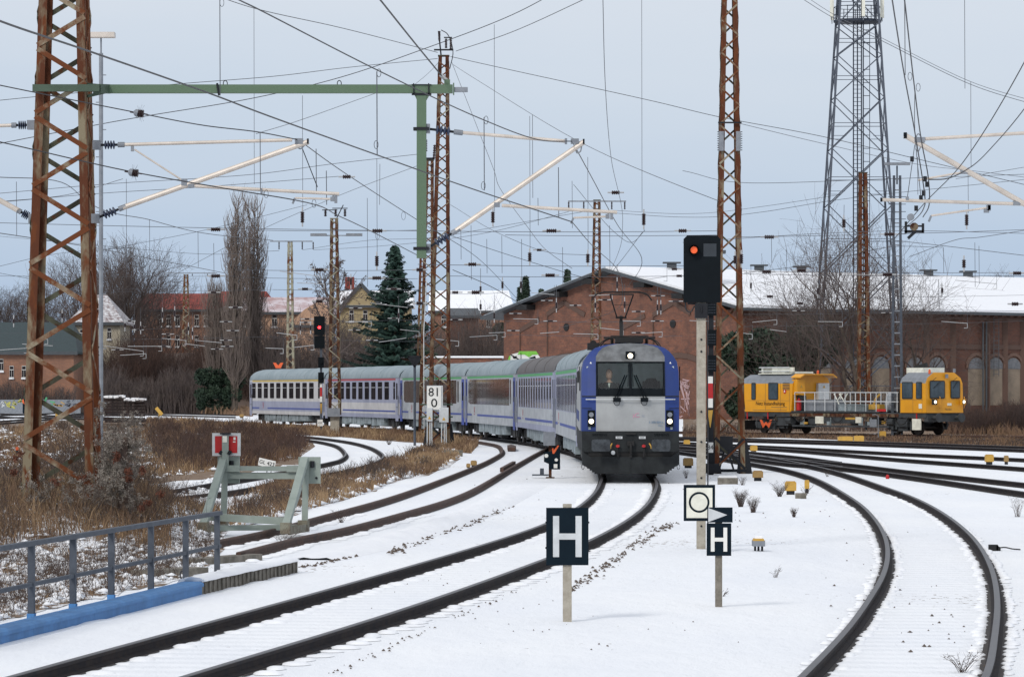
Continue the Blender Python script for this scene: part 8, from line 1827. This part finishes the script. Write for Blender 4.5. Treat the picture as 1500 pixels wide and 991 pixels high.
# triangle sign left of mast 2 and orange W marker, small yard signal
t = empty('triangle_sign', (PX(607.5, 180), 180, 0), 'dark downward triangle sign on a thin grey post before the coaches', 'sign'); b = MB(); b.tube([(0, 0, 0), (0, 0, PZ(537, 180))], .07, 6); b.build('post', 'greysteel', t)
b = MB(); q = lambda x, y: Vector((PX(x, 180) - PX(607.5, 180), -.08, PZ(y, 180)))
for a, c in (((598, 522), (617, 522)), ((598, 522), (607.5, 537)), ((617, 522), (607.5, 537))): b.beam(q(*a), q(*c), .05, .09)
b.poly([q(600, 523), q(615, 523), q(607.5, 534)], (0, .03, 0)); b.build('panel', 'darksteel', t)
t = empty('w_marker', (PX(407, 320), 320, 0), 'orange W-shaped marker standing above the roof of the last coach', 'sign'); b = MB(); b.tube([(0, 0.1, 0), (0, 0.1, PZ(536, 320))], .05, 6); b.build('post', 'greysteel', t); b = MB(); q = lambda x, y: Vector((PX(x, 320) - PX(407, 320), 0, PZ(y, 320))); b.poly([q(400, 531), q(404, 531), q(407.5, 535), q(411, 531), q(415, 531), q(411, 539), q(404, 539)][::-1], (0, .05, 0)); b.build('panel', 'orange', t)
t = empty('yard_signal', (PX(37, 385), 385, 0), 'dark post with an orange v mark in the far left yard', 'railway signal'); b = MB(); b.box((0, 0, .9), (.5, .3, 1.3)); b.box((0, 0, .2), (.2, .2, .6)); b.build('post', 'navy', t); b = MB(); b.poly([(-.28, -.17, 1.7), (.28, -.17, 1.7), (.3, -.17, 1.4), (0, -.17, 1.15), (-.3, -.17, 1.4)], (0, .03, 0)); b.build('tick_mark', 'orange', t)
small('striped_marker', 'slanted yellow and black marker right of the sleeper stack', 233, 610, lambda b: (b.beam((-.3, 0, .9), (.3, 0, .2), .06, .35), b.box((0, 0, .1), (.1, .1, .3))), 'yellow', 'marker')
# stack of sleepers
def sleepers():
    Y_ = 275.0; base_px = [(153, 182), (183, 197), (197, 212)]; n_ = 0; rnd = random.Random(6)
    src = None
    for ci, (xa, xb) in enumerate(base_px):
        for lv_ in range(9 if ci == 0 else 8):
            for row in range(2 if ci == 0 else 1):
                X0, X1 = PX(xa, Y_), PX(xb, Y_); w_ = (X1 - X0) * rnd.uniform(.94, 1.0); z = .12 + lv_ * .225
                if src is None:
                    b = MB(); b.box((0, 0, 0), (1.0, .26, .13)); b.box((.46, 0, .01), (.1, .22, .15)); b.box((-.46, 0, .01), (.1, .22, .15)); src = o = b.build('sleeper', 'stack_rust')
                else: o = src.copy(); COL.objects.link(o)
                o.location = ((X0 + X1) / 2 + rnd.uniform(-.04, .04), Y_ + row * .5 + ci * .2, z); o.scale = (w_, 1, 1); o.rotation_euler = (0, 0, rnd.uniform(-.03, .03)); n_ += 1
                tag(o, ['dark rusty sleeper in the widest, left column of the snowy stack', 'dark rusty sleeper in the middle column of the snowy stack', 'dark rusty sleeper in the right column of the snowy stack'][ci], 'sleeper', 'stacked sleepers, ' + ['left', 'middle', 'right'][ci] + ' column')
        b = MB(); 
        for k in range(10): b.box((PX(xa + (xb - xa) * (k + .5) / 10, Y_), Y_ + .1 * ci + rnd.uniform(-.1, .3), .03 + (9 if ci == 0 else 8) * .225 + .1 + rnd.uniform(0, .08)), (.22, .6, rnd.uniform(.06, .2)))
        o = b.build('snow_on_stack', 'snowcap'); tag(o, 'lumpy snow on top of the ' + ['left', 'middle', 'right'][ci] + ' sleeper column', 'snow')
M['stack_rust'] = mat('stack_rust', (.035, .02, .018), .9, 0, (.015, .011, .011), 4)
sleepers()
# ------------------------------------------------------------------ haze
def haze():
    b = MB(); b.bb(-420, 420, -30, 760, -1.2, 60); m = bpy.data.materials.new('haze'); m.use_nodes = True; N = m.node_tree.nodes; N.clear(); o_ = N.new('ShaderNodeOutputMaterial'); v = N.new('ShaderNodeVolumePrincipled'); v.inputs['Density'].default_value = .00010; v.inputs['Color'].default_value = (.82, .88, 1, 1); v.inputs['Anisotropy'].default_value = 0; m.node_tree.links.new(v.outputs[0], o_.inputs['Volume'])
    o = b.build('haze', m); tag(o, kind='stuff')
USE_HAZE = False
if USE_HAZE: haze()

# ------------------------------------------------------------------ labels for the small repeats: say where each one is
LM = [(95, 300, 'the big left mast'), (317, 130, 'the middle of the green beam'), (348, 380, 'the poplars'), (425, 440, 'the yellowish mast'), (489, 400, 'the plinth mast'), (578, 420, 'the spruce'), (617, 250, 'the green drop post'), (650, 200, 'the tallest centre mast top'), (640, 420, 'the centre masts'), (640, 540, 'the 81 0 board'), (700, 440, 'the broad snowy roof'), (770, 410, 'the conifer tops'), (874, 330, 'the twin-crossarm mast'), (874, 460, 'the shed gable centre'), (935, 430, 'the raised pantograph'), (1028, 390, 'the black signal head'), (1068, 200, 'the tall rusty mast'), (1100, 470, 'the ivy thicket'), (1256, 150, 'the radio tower'), (1264, 430, 'the rusty tower mast'), (1316, 420, 'the ladder mast'), (1400, 250, 'the right cantilever'), (1420, 450, 'the shed roof end'), (250, 490, 'the red-roofed house'), (370, 270, 'the left cantilever'), (780, 250, 'the drop-post cantilever'), (130, 480, 'the turret house'), (40, 500, 'the brick hall')]
KINDN = {'insulator': 'ribbed dark insulator', 'dropper_wire': 'thin vertical dropper wire', 'registration_arm': 'small pale registration arm', 'wire_loop': 'tiny wire loop'}
from collections import defaultdict
grp = defaultdict(list)
for o in list(COL.objects):
    if o.parent is None and o.get('label') == 'auto':
        x, y = o['_px'], o['_py']; best = min(LM, key=lambda l: abs(l[0] - x) + abs(l[1] - y)); dx, dy = x - best[0], y - best[1]
        rel = ('just left of ' if dx < 0 else 'just right of ') if abs(dx) > abs(dy) else ('above ' if dy < 0 else 'below ')
        base = o.name.split('.')[0]; extra = 'vertical ' if (base == 'insulator' and o.children and max((abs(v.co.z) for v in o.children[0].data.vertices)) > max((abs(v.co.x) for v in o.children[0].data.vertices)) * 1.3) else ''
        grp[(base, extra + KINDN[base] + ' ' + rel + best[2])].append((x, y, o))
    elif o.parent is None and o.get('_px') is not None: grp[(o.name.split('.')[0], o['label'])].append((o['_px'], o['_py'], o))
ORD = ['leftmost', 'second from left', 'third from left', 'fourth from left', 'fifth from left', 'sixth from left', 'seventh from left', 'eighth from left', 'ninth from left', 'tenth from left']
ORDV = ['topmost', 'second from top', 'third from top', 'fourth from top', 'fifth from top', 'sixth from top', 'seventh from top']
for (nm, lb), li in grp.items():
    if len(li) == 1: li[0][2]['label'] = lb; continue
    if nm == 'span_wire':
        li.sort(key=lambda q: q[1])
        for k, (x, y, o) in enumerate(li): o['label'] = lb + ', ' + ORDV[min(k, 6)]
    else:
        li.sort(key=lambda q: (q[0], q[1]))
        for k, (x, y, o) in enumerate(li): o['label'] = lb + ', ' + ORD[min(k, 9)]
for o in COL.objects:
    for k in ('_px', '_py'):
        if o.get(k) is not None: del o[k]

# parts that are several separate pieces become one part per piece
SPLITN = {'insulator', 'fitting', 'switch_box', 'cab_side_window', 'dark_string_course', 'purlin_end', 'mast_clamp', 'floodlight', 'bolt', 'clamp', 'rail_clamp', 'tool_box', 'gusset', 'red_handle', 'pilaster', 'foot', 'buffer', 'clamp_band', 'wire_clamp', 'eye_bolt', 'gable_trim', 'window', 'tube_cap', 'graffiti_mark', 'blue_line', 'class_stripe', 'blue_band', 'side_grille', 'equipment_box', 'cable_pipe', 'grab_rail', 'brake_cock', 'undercarriage'}
def islands(me):
    n = len(me.vertices); par = list(range(n))
    def find(a):
        while par[a] != a: par[a] = par[par[a]]; a = par[a]
        return a
    for e in me.edges:
        a, c = find(e.vertices[0]), find(e.vertices[1])
        if a != c: par[a] = c
    d_ = {}
    for p in me.polygons: d_.setdefault(find(p.vertices[0]), []).append(p.index)
    return list(d_.values())
done = {}
for o in [o for o in list(COL.objects) if o.parent is not None and o.type == 'MESH' and o.name.split('.')[0] in SPLITN]:
    me = o.data
    if me.name not in done:
        isl = islands(me); ms = []
        if 1 < len(isl) <= 24:
            for fi in isl:
                vi = sorted({v for f in fi for v in me.polygons[f].vertices}); mp_ = {v: i for i, v in enumerate(vi)}; m2 = bpy.data.meshes.new(me.name)
                m2.from_pydata([me.vertices[v].co[:] for v in vi], [], [[mp_[v] for v in me.polygons[f].vertices] for f in fi])
                for q_ in me.materials: m2.materials.append(q_)
                for k, f in enumerate(fi): m2.polygons[k].material_index = me.polygons[f].material_index
                m2.update(); ms.append(m2)
        done[me.name] = ms
    ms = done[me.name]
    if not ms or o.children: continue
    nm = o.name.split('.')[0]; pa = o.parent; mtx = o.matrix_basis.copy(); bpy.data.objects.remove(o)
    for m2 in ms:
        c = bpy.data.objects.new(nm, m2); COL.objects.link(c); c.parent = pa; c.matrix_basis = mtx
